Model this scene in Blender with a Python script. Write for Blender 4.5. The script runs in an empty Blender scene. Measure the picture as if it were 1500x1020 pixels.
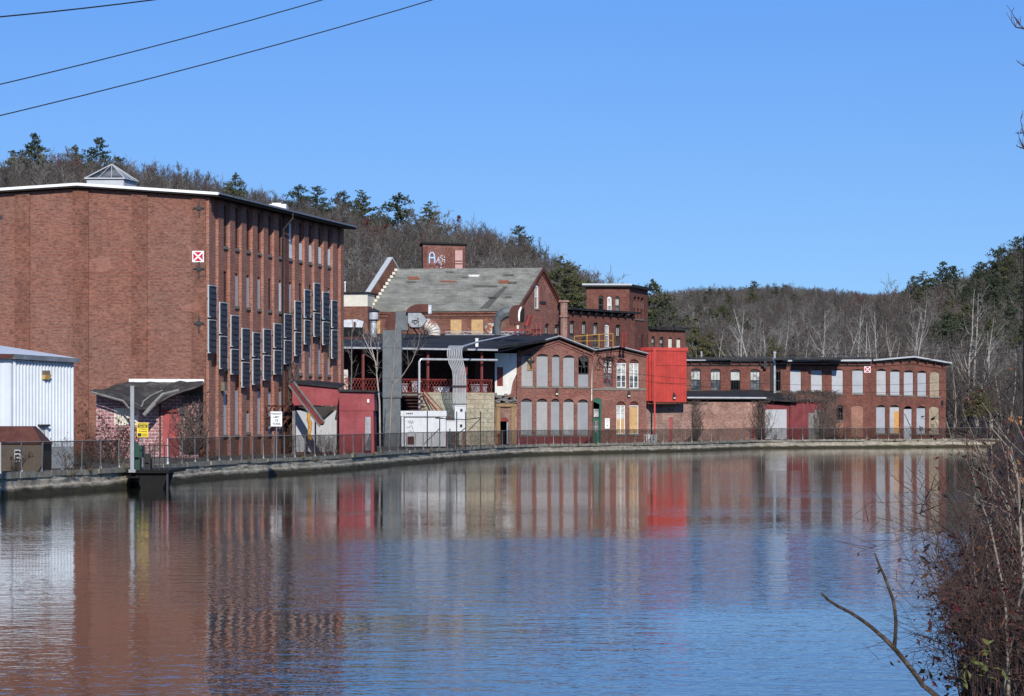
import bpy, math, random
from mathutils import Vector, geometry
R = math.radians
sc = bpy.context.scene
col = sc.collection
# ------------------------------------------------------------------ camera model
F, HZ, CX, ZC = 4000.0, 615.0, 750.0, 3.2     # photo pixels, eye height above the water in metres
def P(px, py, Y):
    return Vector(((px-CX)*Y/F, Y, ZC-(py-HZ)*Y/F))
def XA(px, Y): return (px-CX)*Y/F
cam = bpy.data.cameras.new('camera'); cam.lens = 96.0; cam.sensor_width = 36.0
cam.shift_y = 105.0/1500.0; cam.clip_end = 9000; cam.clip_start = .5
co = bpy.data.objects.new('camera', cam); col.objects.link(co)
co.location = (0, 0, ZC); co.rotation_euler = (R(90), 0, 0); sc.camera = co
# ------------------------------------------------------------------ light
SUN = Vector((.10, -.86, .49)).normalized()
el = math.asin(SUN.z); az = math.atan2(SUN.x, SUN.y)
sl = bpy.data.lights.new('sun', 'SUN'); sl.energy = 4.6; sl.angle = R(.55); sl.color = (1, .95, .87)
so = bpy.data.objects.new('sun', sl); col.objects.link(so)
so.rotation_euler = (-SUN).to_track_quat('-Z', 'Y').to_euler(); so.location = (0, -20, 60)
w = bpy.data.worlds.new('World'); sc.world = w; w.use_nodes = True
nt = w.node_tree; nt.nodes.clear()
out = nt.nodes.new('ShaderNodeOutputWorld'); bg = nt.nodes.new('ShaderNodeBackground')
sky = nt.nodes.new('ShaderNodeTexSky'); sky.sky_type = 'NISHITA'; sky.sun_disc = False
sky.sun_elevation = el; sky.sun_rotation = az; sky.altitude = 300; sky.air_density = 1.0; sky.dust_density = .25; sky.ozone_density = 5.0
tc = nt.nodes.new('ShaderNodeTexCoord'); mp = nt.nodes.new('ShaderNodeMapping'); mp.vector_type = 'POINT'
mp.inputs['Location'].default_value = (0, 0, .19); mp.inputs['Scale'].default_value = (1, 1, 1.5)
tint = nt.nodes.new('ShaderNodeMix'); tint.data_type = 'RGBA'; tint.blend_type = 'MULTIPLY'; tint.inputs[0].default_value = 1; 
sx = nt.nodes.new('ShaderNodeSeparateXYZ'); nt.links.new(tc.outputs['Generated'], sx.inputs[0])
mr = nt.nodes.new('ShaderNodeMapRange'); mr.inputs['From Min'].default_value = .04; mr.inputs['From Max'].default_value = .16; nt.links.new(sx.outputs['Z'], mr.inputs['Value'])
tm = nt.nodes.new('ShaderNodeMix'); tm.data_type = 'RGBA'; tm.inputs[6].default_value = (1.10, 1.12, 1.03, 1); tm.inputs[7].default_value = (.85, 1.13, 1.38, 1)   # paler, less blue towards the horizon
nt.links.new(mr.outputs[0], tm.inputs[0]); nt.links.new(tm.outputs[2], tint.inputs[7])
nrm = nt.nodes.new('ShaderNodeVectorMath'); nrm.operation = 'NORMALIZE'
nt.links.new(tc.outputs['Generated'], mp.inputs['Vector']); nt.links.new(mp.outputs[0], nrm.inputs[0]); nt.links.new(nrm.outputs[0], sky.inputs['Vector'])
nt.links.new(sky.outputs[0], tint.inputs[6]); nt.links.new(tint.outputs[2], bg.inputs['Color'])
bg.inputs['Strength'].default_value = .15
nt.links.new(bg.outputs[0], out.inputs[0])
vs = sc.view_settings; vs.view_transform = 'Standard'; vs.look = 'None'; vs.gamma = 1; vs.exposure = 0
cy = sc.cycles; cy.use_denoising = True; cy.max_bounces = 6; cy.transparent_max_bounces = 24; cy.diffuse_bounces = 2; cy.glossy_bounces = 3
cy.caustics_reflective = False; cy.caustics_refractive = False
# ------------------------------------------------------------------ materials
M = {}
def newmat(name):
    m = bpy.data.materials.new(name); m.use_nodes = True; M[name] = m
    n = m.node_tree.nodes; b = n['Principled BSDF']
    b.inputs['Specular IOR Level'].default_value = .3
    return m, m.node_tree, b
def N(t, kind, **kw):
    n = t.nodes.new(kind)
    for k, v in kw.items(): setattr(n, k, v)
    return n
def noise(t, scale, detail=4, vec=None, rough=.6):
    n = N(t, 'ShaderNodeTexNoise'); n.inputs['Scale'].default_value = scale; n.inputs['Detail'].default_value = detail; n.inputs['Roughness'].default_value = rough
    if vec is not None: t.links.new(vec, n.inputs['Vector'])
    return n
def ramp(t, src, stops):
    r = N(t, 'ShaderNodeValToRGB'); e = r.color_ramp.elements
    while len(e) < len(stops): e.new(.5)
    for el_, (p, c) in zip(e, stops):
        el_.position = p; el_.color = tuple(c)+(1,) if len(c) == 3 else c
    t.links.new(src, r.inputs[0]); return r
def mixc(t, fac, a, b, mode='MIX'):
    m = N(t, 'ShaderNodeMix', data_type='RGBA', blend_type=mode)
    for s, v in ((m.inputs[0], fac), (m.inputs[6], a), (m.inputs[7], b)):
        if isinstance(v, (int, float)): s.default_value = v
        elif isinstance(v, tuple): s.default_value = v+(1,) if len(v) == 3 else v
        else: t.links.new(v, s)
    return m.outputs[2]
def wallcoords(t):
    """metres along the wall, height: works on any vertical face"""
    g = N(t, 'ShaderNodeNewGeometry'); c = N(t, 'ShaderNodeVectorMath', operation='CROSS_PRODUCT')
    t.links.new(g.outputs['True Normal'], c.inputs[0]); c.inputs[1].default_value = (0, 0, 1)
    n = N(t, 'ShaderNodeVectorMath', operation='NORMALIZE'); t.links.new(c.outputs[0], n.inputs[0])
    d = N(t, 'ShaderNodeVectorMath', operation='DOT_PRODUCT'); t.links.new(n.outputs[0], d.inputs[0]); t.links.new(g.outputs['Position'], d.inputs[1])
    s = N(t, 'ShaderNodeSeparateXYZ'); t.links.new(g.outputs['Position'], s.inputs[0])
    k = N(t, 'ShaderNodeCombineXYZ'); t.links.new(d.outputs['Value'], k.inputs[0]); t.links.new(s.outputs[2], k.inputs[1])
    return k.outputs[0], g.outputs['Position']
def scaled(t, vec, s):
    m = N(t, 'ShaderNodeMapping'); m.inputs['Scale'].default_value = s; t.links.new(vec, m.inputs['Vector']); return m.outputs[0]
def brick(name, c1, c2, mortar, bw=.46, bh=.19, msize=.018, blotch=.35, stain=(.05, .035, .03), stain_amt=.45, pale=None):
    m, t, b = newmat(name); uv, pos = wallcoords(t)
    br = N(t, 'ShaderNodeTexBrick'); t.links.new(uv, br.inputs['Vector'])
    br.inputs['Scale'].default_value = 1; br.inputs['Brick Width'].default_value = bw; br.inputs['Row Height'].default_value = bh
    br.inputs['Mortar Size'].default_value = msize; br.inputs['Color1'].default_value = c1+(1,); br.inputs['Color2'].default_value = c2+(1,); br.inputs['Mortar'].default_value = mortar+(1,)
    br.inputs['Bias'].default_value = -.1
    n1 = noise(t, .9, 6, pos, .7); r1 = ramp(t, n1.outputs[0], [(.3, (1-blotch,)*3), (.7, (1+blotch*.6,)*3)])
    c = mixc(t, 1.0, br.outputs['Color'], r1.outputs[0], 'MULTIPLY')
    n0 = noise(t, 1, 3, scaled(t, uv, (3.6, 10.5, 1)), .75); r0 = ramp(t, n0.outputs[0], [(.36, (.56,)*3), (.48, (.98,)*3), (.66, (1.30,)*3)])
    c = mixc(t, 1.0, c, r0.outputs[0], 'MULTIPLY')
    n2 = noise(t, 1, 5, scaled(t, uv, (1.1, .16, 1)), .65); r2 = ramp(t, n2.outputs[0], [(.52, (0, 0, 0)), (.74, (stain_amt,)*3)])
    c = mixc(t, r2.outputs[0], c, stain)
    n5 = noise(t, .23, 4, pos, .6); r5 = ramp(t, n5.outputs[0], [(.36, (1.03, .96, .92)), (.5, (1, 1, 1)), (.64, (.95, 1.01, 1.02))])   # repairs fired from different clay
    c = mixc(t, 1.0, c, r5.outputs[0], 'MULTIPLY')
    n6 = noise(t, 1, 2, scaled(t, uv, (.28, .5, 1)), .5); r6 = ramp(t, n6.outputs[0], [(.66, (0, 0, 0)), (.675, (.45,)*3)])
    c = mixc(t, r6.outputs[0], c, tuple(min(1, v*1.25+.02) for v in c1))
    if pale:
        n3 = noise(t, .55, 7, pos, .75); r3 = ramp(t, n3.outputs[0], [(.56, (0, 0, 0)), (.7, (.6,)*3)])
        c = mixc(t, r3.outputs[0], c, pale)
    t.links.new(c, b.inputs['Base Color']); b.inputs['Roughness'].default_value = .9
    bp = N(t, 'ShaderNodeBump'); bp.inputs['Strength'].default_value = .5; bp.inputs['Distance'].default_value = .02
    t.links.new(n0.outputs[0], bp.inputs['Height']); t.links.new(bp.outputs[0], b.inputs['Normal'])
    return m
def plain(name, c, rough=.7, var=.25, scale=2.0, metal=0.0, c2=None, spread=(.45, .62), streak=None, bump=0.0):
    """solid colour with mottling; c2 = patches of a second colour; streak = vertical run marks of a colour"""
    m, t, b = newmat(name); uv, pos = wallcoords(t)
    n1 = noise(t, scale, 6, pos, .68); r1 = ramp(t, n1.outputs[0], [(.28, (1-var,)*3), (.72, (1+var*.7,)*3)])
    k = mixc(t, 1.0, c, r1.outputs[0], 'MULTIPLY')
    if c2:
        n2 = noise(t, scale*.6, 7, pos, .72); r2 = ramp(t, n2.outputs[0], [(spread[0], (0, 0, 0)), (spread[1], (1, 1, 1))])
        k = mixc(t, r2.outputs[0], k, c2)
    if streak:
        n3 = noise(t, 1, 5, scaled(t, uv, (3.0, .22, 1)), .7); r3 = ramp(t, n3.outputs[0], [(.55, (0, 0, 0)), (.72, (.7,)*3)])
        k = mixc(t, r3.outputs[0], k, streak)
    t.links.new(k, b.inputs['Base Color']); b.inputs['Roughness'].default_value = rough; b.inputs['Metallic'].default_value = metal
    if bump:
        bp = N(t, 'ShaderNodeBump'); bp.inputs['Strength'].default_value = bump; bp.inputs['Distance'].default_value = .05
        n4 = noise(t, scale*5, 5, pos, .7); t.links.new(n4.outputs[0], bp.inputs['Height']); t.links.new(bp.outputs[0], b.inputs['Normal'])
    return m
brick('mill_brick', (.250, .110, .078), (.19, .076, .054), (.18, .12, .095), blotch=.12, stain_amt=.22)
brick('pier_brick', (.225, .090, .060), (.150, .055, .038), (.16, .105, .08), bw=.30, bh=.22, blotch=.28, stain_amt=.45)
brick('side_brick', (.36, .165, .120), (.31, .135, .098), (.2, .13, .10), blotch=.22, stain=(.10, .06, .05), stain_amt=.35)
brick('office_brick', (.255, .105, .082), (.20, .078, .06), (.17, .11, .09), blotch=.25, stain_amt=.4)
brick('hall_brick', (.20, .075, .05), (.14, .052, .037), (.2, .13, .1), blotch=.35, stain_amt=.6, pale=(.27, .15, .11))
brick('tower_brick', (.205, .072, .050), (.145, .050, .036), (.14, .08, .065), blotch=.3, stain_amt=.5)
brick('long_brick', (.205, .074, .053), (.145, .05, .038), (.13, .075, .06), blotch=.3, stain_amt=.5)
brick('pink_brick', (.33, .15, .15), (.27, .115, .12), (.46, .36, .34), bw=.44, bh=.20, msize=.026, blotch=.25, stain=(.08, .05, .045), stain_amt=.5)
brick('worn_brick', (.33, .19, .155), (.24, .125, .1), (.34, .25, .21), bw=.35, bh=.16, blotch=.4, stain=(.09, .065, .05), stain_amt=.7, pale=(.42, .29, .25))
brick('infill_brick', (.33, .15, .10), (.27, .115, .08), (.3, .2, .16), blotch=.2, stain_amt=.2)
brick('buff_infill', (.40, .33, .23), (.34, .28, .19), (.3, .25, .18), blotch=.2, stain_amt=.2)
brick('block_wall', (.43, .38, .27), (.36, .32, .225), (.26, .23, .17), bw=.9, bh=.42, msize=.03, blotch=.25, stain=(.13, .11, .08), stain_amt=.6)
plain('white_paint', (.78, .78, .76), .6, .12, streak=(.55, .52, .46))
plain('white_metal', (.64, .68, .72), .5, .10, .6, streak=(.60, .60, .58))
plain('cream_board', (.62, .58, .48), .7, .12)
plain('white_stucco', (.72, .70, .64), .85, .15, c2=(.5, .45, .37), spread=(.6, .75), streak=(.3, .25, .2))
plain('grey_board', (.31, .31, .32), .8, .12, streak=(.22, .22, .22))
plain('pale_board', (.42, .43, .45), .8, .10, streak=(.32, .32, .32))
plain('plywood', (.52, .33, .15), .75, .3, 3, streak=(.32, .17, .07))
plain('orange_ply', (.62, .32, .10), .75, .2, 3)
plain('black_roof', (.016, .016, .019), .75, .4, 1.2, c2=(.035, .034, .035))
plain('roof_edge', (.02, .019, .018), .8, .3)
plain('soffit', (.022, .017, .015), .9, .3)
plain('steel_dark', (.03, .03, .032), .5, .3)
plain('galvanised', (.33, .34, .345), .42, .3, 2.5, metal=.55, c2=(.22, .225, .23))
plain('duct_grey', (.125, .138, .145), .6, .28, 1.3, metal=.15, streak=(.12, .125, .12))
plain('bright_tin', (.60, .60, .60), .35, .35, 3, metal=.35)
plain('post_grey', (.30, .31, .32), .6, .15)
plain('rust_brown', (.085, .028, .022), .75, .3, 1.2, c2=(.12, .045, .03))
plain('rusty_white', (.62, .58, .52), .7, .2, 1.6, c2=(.28, .09, .04), spread=(.5, .58))
plain('machine_red', (.26, .045, .035), .6, .3, 2, c2=(.12, .03, .025))
plain('red_post', (.20, .05, .045), .7, .25)
plain('shed_red', (.27, .058, .064), .8, .3, .9, streak=(.16, .05, .05), c2=(.33, .09, .095), spread=(.5, .7))
plain('old_red', (.19, .042, .045), .85, .4, 1.4, streak=(.17, .14, .13))
plain('door_red', (.33, .07, .07), .7, .2, streak=(.25, .05, .05))
plain('bright_red', (.49, .060, .048), .6, .28, .8, streak=(.33, .06, .05))
plain('sign_red', (.50, .012, .030), .5, .05)
plain('sign_white', (.80, .80, .78), .5, .03)
plain('sign_yellow', (.78, .58, .03), .5, .05)
plain('sign_black', (.015, .015, .015), .5, .05)
plain('green_paint', (.02, .11, .07), .55, .2)
plain('green_plastic', (.01, .06, .04), .5, .2)
plain('weathered_wood', (.20, .19, .175), .9, .4, 3, streak=(.1, .09, .08))
plain('ochre_stone', (.30, .20, .10), .9, .3, 1.5, streak=(.12, .08, .05))
plain('sill_stone', (.20, .185, .16), .9, .3)
plain('granite', (.29, .265, .21), .95, .5, 2, c2=(.15, .13, .09), spread=(.52, .66), bump=.6)
plain('beige_steel', (.17, .135, .10), .7, .15)
plain('pale_blue', (.45, .55, .62), .6, .15)
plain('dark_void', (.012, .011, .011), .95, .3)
plain('asphalt_roof', (.045, .043, .04), .9, .4, 1.3, c2=(.11, .10, .09), spread=(.52, .62), bump=.6)
plain('rail_yellow', (.42, .25, .05), .6, .2)
plain('lamp_glass', (.65, .40, .14), .4, .1)
plain('pole_paint', (.46, .48, .49), .5, .12)
plain('cabinet_white', (.58, .59, .60), .6, .12, streak=(.42, .36, .28))
plain('dull_trim', (.30, .31, .33), .6, .2)
plain('insulation', (.55, .27, .05), .95, .5, 4, c2=(.25, .09, .02), spread=(.5, .6))
plain('steel_pipe', (.50, .50, .50), .45, .25, 2, metal=.3, c2=(.22, .12, .08), spread=(.62, .72))
plain('wire', (.02, .02, .022), .6, .1)
plain('bark_grey', (.17, .16, .145), .95, .35, 2)
plain('bark_white', (.40, .37, .33), .9, .35, 2, c2=(.15, .13, .11), spread=(.5, .66))
plain('bark_dark', (.05, .043, .038), .95, .35, 2)
plain('twig_brown', (.086, .076, .068), .95, .3, .05)
plain('twig_red', (.100, .074, .064), .95, .3, .05)
plain('twig_near', (.070, .043, .035), .9, .45, 3)
plain('stem_pale', (.27, .225, .18), .85, .3, 3)
plain('vine', (.11, .082, .07), .95, .3, 2)
plain('branch_bark', (.10, .070, .048), .9, .6, 30, c2=(.20, .15, .11), spread=(.52, .58), bump=.8)
plain('tuft_grass', (.16, .13, .07), .95, .4, 1)
plain('leaf_red', (.085, .015, .018), .6, .4, 20)
plain('leaf_rust', (.13, .045, .022), .65, .4, 20)
plain('leaf_tan', (.40, .21, .10), .65, .3, 20)
plain('leaf_green', (.10, .11, .03), .6, .3, 20)
plain('leaf_dark', (.030, .019, .014), .7, .4, 10)
plain('conifer_dark', (.042, .056, .030), .9, .45, .7)
plain('conifer_green', (.075, .080, .034), .9, .45, .7)
plain('conifer_olive', (.105, .098, .042), .9, .4, .7)
plain('oak_red', (.12, .032, .026), .9, .35, .6)
plain('forest_floor', (.060, .047, .038), 1, .4, .06, c2=(.085, .068, .055))
plain('dirt', (.115, .098, .078), 1, .35, .4, c2=(.17, .15, .12), bump=.5)
plain('bank_earth', (.030, .024, .018), 1, .4, 1.2, c2=(.06, .048, .034), bump=.8)
def corrugated_glass():
    m, t, b = newmat('window_glass'); b.inputs['Base Color'].default_value = (.03, .034, .036, 1); b.inputs['Roughness'].default_value = .12
    b.inputs['Specular IOR Level'].default_value = .6
    g = N(t, 'ShaderNodeNewGeometry'); n = noise(t, .8, 2, g.outputs['Position']); r = ramp(t, n.outputs[0], [(.4, (.018, .02, .022)), (.62, (.16, .165, .165))])
    t.links.new(r.outputs[0], b.inputs['Base Color'])
corrugated_glass()
plain('reflection_pane', (.50, .50, .47), .35, .3, 1.5, c2=(.2, .21, .21), spread=(.5, .6))  # bright white reflection put into the pane colour, with darker patches
def cells():
    m, t, b = newmat('solar_cell'); uv, pos = wallcoords(t)
    n = noise(t, 3, 4, pos); r = ramp(t, n.outputs[0], [(.3, (.026, .031, .042)), (.7, (.066, .075, .092))])
    t.links.new(r.outputs[0], b.inputs['Base Color']); b.inputs['Roughness'].default_value = .35; b.inputs['Specular IOR Level'].default_value = .4
cells()
def slate():
    m, t, b = newmat('roof_slate'); g = N(t, 'ShaderNodeNewGeometry'); pos = g.outputs['Position']
    br = N(t, 'ShaderNodeTexBrick'); t.links.new(scaled(t, pos, (1, 0, 1)), br.inputs['Vector'])
    s = N(t, 'ShaderNodeSeparateXYZ'); t.links.new(pos, s.inputs[0]); k = N(t, 'ShaderNodeCombineXYZ'); t.links.new(s.outputs[0], k.inputs[0]); t.links.new(s.outputs[2], k.inputs[1])
    t.links.new(k.outputs[0], br.inputs['Vector']); br.inputs['Scale'].default_value = 1; br.inputs['Brick Width'].default_value = .55; br.inputs['Row Height'].default_value = .17
    br.inputs['Mortar Size'].default_value = .012
    br.inputs['Color1'].default_value = (.225, .220, .185, 1); br.inputs['Color2'].default_value = (.175, .172, .147, 1); br.inputs['Mortar'].default_value = (.09, .09, .085, 1)
    n = noise(t, .7, 7, scaled(t, k.outputs[0], (.6, 1.7, 1)), .78); r = ramp(t, n.outputs[0], [(.34, (.62,)*3), (.5, (1.0,)*3), (.66, (1.45,)*3)])
    c = mixc(t, 1.0, br.outputs['Color'], r.outputs[0], 'MULTIPLY')
    n2 = noise(t, 1, 3, scaled(t, k.outputs[0], (.6, 4.6, 1)), .5); r2 = ramp(t, n2.outputs[0], [(.69, (0, 0, 0)), (.71, (.8,)*3)])
    n3 = noise(t, .5, 1, k.outputs[0]); r3 = ramp(t, n3.outputs[0], [(.42, (.07, .065, .06)), (.5, (.25, .09, .05)), (.58, (.42, .41, .39))])
    c = mixc(t, r2.outputs[0], c, r3.outputs[0]); t.links.new(c, b.inputs['Base Color']); b.inputs['Roughness'].default_value = .8
slate()
def concrete():
    m, t, b = newmat('canal_concrete'); uv, pos = wallcoords(t)
    s = N(t, 'ShaderNodeSeparateXYZ'); t.links.new(pos, s.inputs[0])
    n1 = noise(t, 1.6, 8, pos, .75); base = ramp(t, n1.outputs[0], [(.3, (.17, .14, .095)), (.5, (.36, .32, .245)), (.72, (.53, .50, .43))])
    n2 = noise(t, .5, 6, scaled(t, pos, (1, 1, 2.5)), .7)
    z = N(t, 'ShaderNodeMath', operation='MULTIPLY_ADD'); t.links.new(n2.outputs[0], z.inputs[0]); z.inputs[1].default_value = -.42; t.links.new(s.outputs[2], z.inputs[2])
    wet = ramp(t, z.outputs[0], [(0.0, (1, 1, 1)), (.16, (.0,)*3)])   # algae and damp band along the waterline
    c = mixc(t, wet.outputs[0], base.outputs[0], (.045, .04, .022))
    n3 = noise(t, 1, 5, scaled(t, uv, (2.4, .3, 1)), .7); r3 = ramp(t, n3.outputs[0], [(.55, (0, 0, 0)), (.75, (.75,)*3)])
    c = mixc(t, r3.outputs[0], c, (.08, .07, .045))
    t.links.new(c, b.inputs['Base Color']); b.inputs['Roughness'].default_value = .92
    bp = N(t, 'ShaderNodeBump'); bp.inputs['Strength'].default_value = .9; bp.inputs['Distance'].default_value = .06
    n4 = noise(t, 4, 8, pos, .75); t.links.new(n4.outputs[0], bp.inputs['Height']); t.links.new(bp.outputs[0], b.inputs['Normal'])
concrete()
def chain():
    m, t, b = newmat('chain_link'); b.inputs['Base Color'].default_value = (.019, .017, .016, 1); b.inputs['Roughness'].default_value = .9; b.inputs['Specular IOR Level'].default_value = 0
    uv, pos = wallcoords(t); s = N(t, 'ShaderNodeSeparateXYZ'); t.links.new(uv, s.inputs[0])
    def diag(op):
        a = N(t, 'ShaderNodeMath', operation=op); t.links.new(s.outputs[0], a.inputs[0]); t.links.new(s.outputs[1], a.inputs[1])
        k = N(t, 'ShaderNodeMath', operation='MULTIPLY'); k.inputs[1].default_value = 16.0; t.links.new(a.outputs[0], k.inputs[0])
        f = N(t, 'ShaderNodeMath', operation='FRACT'); t.links.new(k.outputs[0], f.inputs[0])
        l = N(t, 'ShaderNodeMath', operation='LESS_THAN'); l.inputs[1].default_value = .31; t.links.new(f.outputs[0], l.inputs[0]); return l
    a, c = diag('ADD'), diag('SUBTRACT'); mx = N(t, 'ShaderNodeMath', operation='MAXIMUM'); t.links.new(a.outputs[0], mx.inputs[0]); t.links.new(c.outputs[0], mx.inputs[1])
    t.links.new(mx.outputs[0], b.inputs['Alpha'])
chain()
def water():
    m, t, b = newmat('canal_water'); b.inputs['Base Color'].default_value = (.020, .021, .014, 1); b.inputs['Roughness'].default_value = .03; b.inputs['IOR'].default_value = 1.333
    b.inputs['Specular IOR Level'].default_value = .5
    g = N(t, 'ShaderNodeNewGeometry'); pos = g.outputs['Position']
    n1 = noise(t, 1.0, 3, scaled(t, pos, (.9, 1.5, 1)), .55)       # wavelets
    n2 = noise(t, 1.0, 2, scaled(t, pos, (4.2, 5.2, 1)), .5)          # fine ripples
    n3 = noise(t, 1.0, 3, scaled(t, pos, (.035, .05, 1)), .55)      # where the breeze touches
    br = ramp(t, n3.outputs[0], [(.42, (.38,)*3), (.62, (1.0,)*3)])
    def mul(a, k):
        q = N(t, 'ShaderNodeMath', operation='MULTIPLY'); t.links.new(a, q.inputs[0])
        if isinstance(k, float): q.inputs[1].default_value = k
        else: t.links.new(k, q.inputs[1])
        return q.outputs[0]
    n7 = noise(t, 1.0, 2, scaled(t, pos, (.16, .34, 1)), .5)
    ad = N(t, 'ShaderNodeMath', operation='ADD'); t.links.new(mul(n1.outputs[0], WAVE_A), ad.inputs[0]); t.links.new(mul(n2.outputs[0], WAVE_B), ad.inputs[1])
    sp = N(t, 'ShaderNodeSeparateXYZ'); t.links.new(pos, sp.inputs[0])
    wob = N(t, 'ShaderNodeMath', operation='MULTIPLY_ADD'); t.links.new(n3.outputs[0], wob.inputs[0]); wob.inputs[1].default_value = 22.0; t.links.new(sp.outputs[1], wob.inputs[2])
    mr_ = N(t, 'ShaderNodeMapRange'); mr_.inputs['From Min'].default_value = 40; mr_.inputs['From Max'].default_value = 100; t.links.new(wob.outputs[0], mr_.inputs['Value'])
    gust = ramp(t, mr_.outputs[0], [(0, (.0,)*3), (.24, (.10,)*3), (.42, (1,)*3), (.70, (1,)*3), (.80, (.05,)*3), (1, (0,)*3)])   # a breeze lane across mid canal
    tot = N(t, 'ShaderNodeMath', operation='MULTIPLY_ADD'); t.links.new(gust.outputs[0], tot.inputs[0]); tot.inputs[1].default_value = 3.6; t.links.new(br.outputs[0], tot.inputs[2])
    lee = N(t, 'ShaderNodeMapRange'); lee.inputs['From Min'].default_value = -9; lee.inputs['From Max'].default_value = 1; t.links.new(sp.outputs[0], lee.inputs['Value'])   # the mill side lies in the lee
    t.links.new(mul(gust.outputs[0], lee.outputs[0]), tot.inputs[0])
    sw = N(t, 'ShaderNodeMath', operation='MULTIPLY_ADD'); t.links.new(n7.outputs[0], sw.inputs[0]); sw.inputs[1].default_value = .005; t.links.new(mul(ad.outputs[0], tot.outputs[0]), sw.inputs[2]); h = sw.outputs[0]
    bp = N(t, 'ShaderNodeBump'); bp.inputs['Strength'].default_value = 1; bp.inputs['Distance'].default_value = 1
    t.links.new(h, bp.inputs['Height']); t.links.new(bp.outputs[0], b.inputs['Normal'])
WAVE_A, WAVE_B = .0125, .0052
water()
# ------------------------------------------------------------------ building blocks
LOC = {}
class MB:
    def __init__(s): s.v = []; s.f = []; s.m = []; s.mats = []
    def mi(s, m):
        if m not in s.mats: s.mats.append(m)
        return s.mats.index(m)
    def poly(s, pts, m=None):
        i = len(s.v); s.v += [tuple(p) for p in pts]; s.f.append(tuple(range(i, i+len(pts)))); s.m.append(s.mi(m) if m else -1)
    def hexa(s, p, m=None):
        """p: 4 bottom then 4 top points"""
        i = len(s.v); s.v += [tuple(q) for q in p]; k = s.mi(m) if m else -1
        for f in ((3, 2, 1, 0), (4, 5, 6, 7), (0, 1, 5, 4), (1, 2, 6, 5), (2, 3, 7, 6), (3, 0, 4, 7)):
            s.f.append(tuple(i+j for j in f)); s.m.append(k)
    def box(s, x0, x1, y0, y1, z0, z1, m=None):
        s.hexa([(x0, y0, z0), (x1, y0, z0), (x1, y1, z0), (x0, y1, z0), (x0, y0, z1), (x1, y0, z1), (x1, y1, z1), (x0, y1, z1)], m)
    def fbox(s, fa, u0, u1, z0, z1, o0, o1, m=None):
        """box on a facade: o = offset outwards"""
        if o0 > o1: o0, o1 = o1, o0
        s.hexa([fa.w(u0, z0, o1), fa.w(u1, z0, o1), fa.w(u1, z0, o0), fa.w(u0, z0, o0), fa.w(u0, z1, o1), fa.w(u1, z1, o1), fa.w(u1, z1, o0), fa.w(u0, z1, o0)], m)
    def bar(s, a, b, w_, h_=None, m=None):
        """rectangular bar from a to b"""
        a, b = Vector(a), Vector(b); h_ = h_ or w_; d = (b-a).normalized()
        up = Vector((0, 0, 1)) if abs(d.z) < .95 else Vector((0, 1, 0))
        x = d.cross(up).normalized()*w_/2; y = x.cross(d).normalized()*h_/2
        s.hexa([a-x-y, a+x-y, b+x-y, b-x-y, a-x+y, a+x+y, b+x+y, b-x+y], m)
    def tube(s, pts, r, n=6, m=None, caps=True):
        pts = [Vector(p) for p in pts]; rs = r if isinstance(r, (list, tuple)) else [r]*len(pts); k = s.mi(m) if m else -1
        base = len(s.v); ref = None
        for j, p in enumerate(pts):
            d = (pts[min(j+1, len(pts)-1)]-pts[max(j-1, 0)]).normalized()
            if ref is None: ref = Vector((0, 0, 1)) if abs(d.z) < .9 else Vector((1, 0, 0))
            x = d.cross(ref)
            if x.length < 1e-4: x = d.cross(Vector((.3, .8, .2)))
            x.normalize(); y = x.cross(d); ref = y
            for q in range(n):
                a = 2*math.pi*q/n; s.v.append(tuple(p+(x*math.cos(a)+y*math.sin(a))*rs[j]))
        for j in range(len(pts)-1):
            for q in range(n):
                s.f.append((base+j*n+q, base+j*n+(q+1) % n, base+(j+1)*n+(q+1) % n, base+(j+1)*n+q)); s.m.append(k)
        if caps and n > 2:
            s.f.append(tuple(base+q for q in range(n-1, -1, -1))); s.m.append(k)
            e = base+(len(pts)-1)*n; s.f.append(tuple(e+q for q in range(n))); s.m.append(k)
    def prism(s, fa, outl, o0, o1, m=None, front=True, back=True):
        k = s.mi(m) if m else -1
        a = [fa.w(u, z, o0) for u, z in outl]; b = [fa.w(u, z, o1) for u, z in outl]; n = len(outl)
        if front: s.poly(a, m)
        if back: s.poly(b[::-1], m)
        for i in range(n): s.poly([a[i], b[i], b[(i+1) % n], a[(i+1) % n]], m)
    def band(s, fa, pts, t, o0, o1, m=None):
        """roof slab following a (u, z) polyline; t = thickness downwards"""
        for (u0, z0), (u1, z1) in zip(pts, pts[1:]):
            s.hexa([fa.w(u0, z0-t, o0), fa.w(u1, z1-t, o0), fa.w(u1, z1-t, o1), fa.w(u0, z0-t, o1), fa.w(u0, z0, o0), fa.w(u1, z1, o0), fa.w(u1, z1, o1), fa.w(u0, z0, o1)], m)
    def holed(s, fa, outl, holes, depth, m=None, rm=None):
        """flat wall with openings and their reveals"""
        loops = [outl]+holes
        tri = geometry.tessellate_polygon([[Vector((u, z, 0)) for u, z in lp] for lp in loops])
        flat = [p for lp in loops for p in lp]; k = s.mi(m) if m else -1; i = len(s.v)
        s.v += [tuple(fa.w(u, z, 0)) for u, z in flat]
        for t in tri: s.f.append(tuple(i+j for j in t)); s.m.append(k)
        for h in holes:
            n = len(h)
            for j in range(n):
                (u0, z0), (u1, z1) = h[j], h[(j+1) % n]
                s.poly([fa.w(u0, z0, 0), fa.w(u1, z1, 0), fa.w(u1, z1, -depth), fa.w(u0, z0, -depth)], rm or m)
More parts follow.
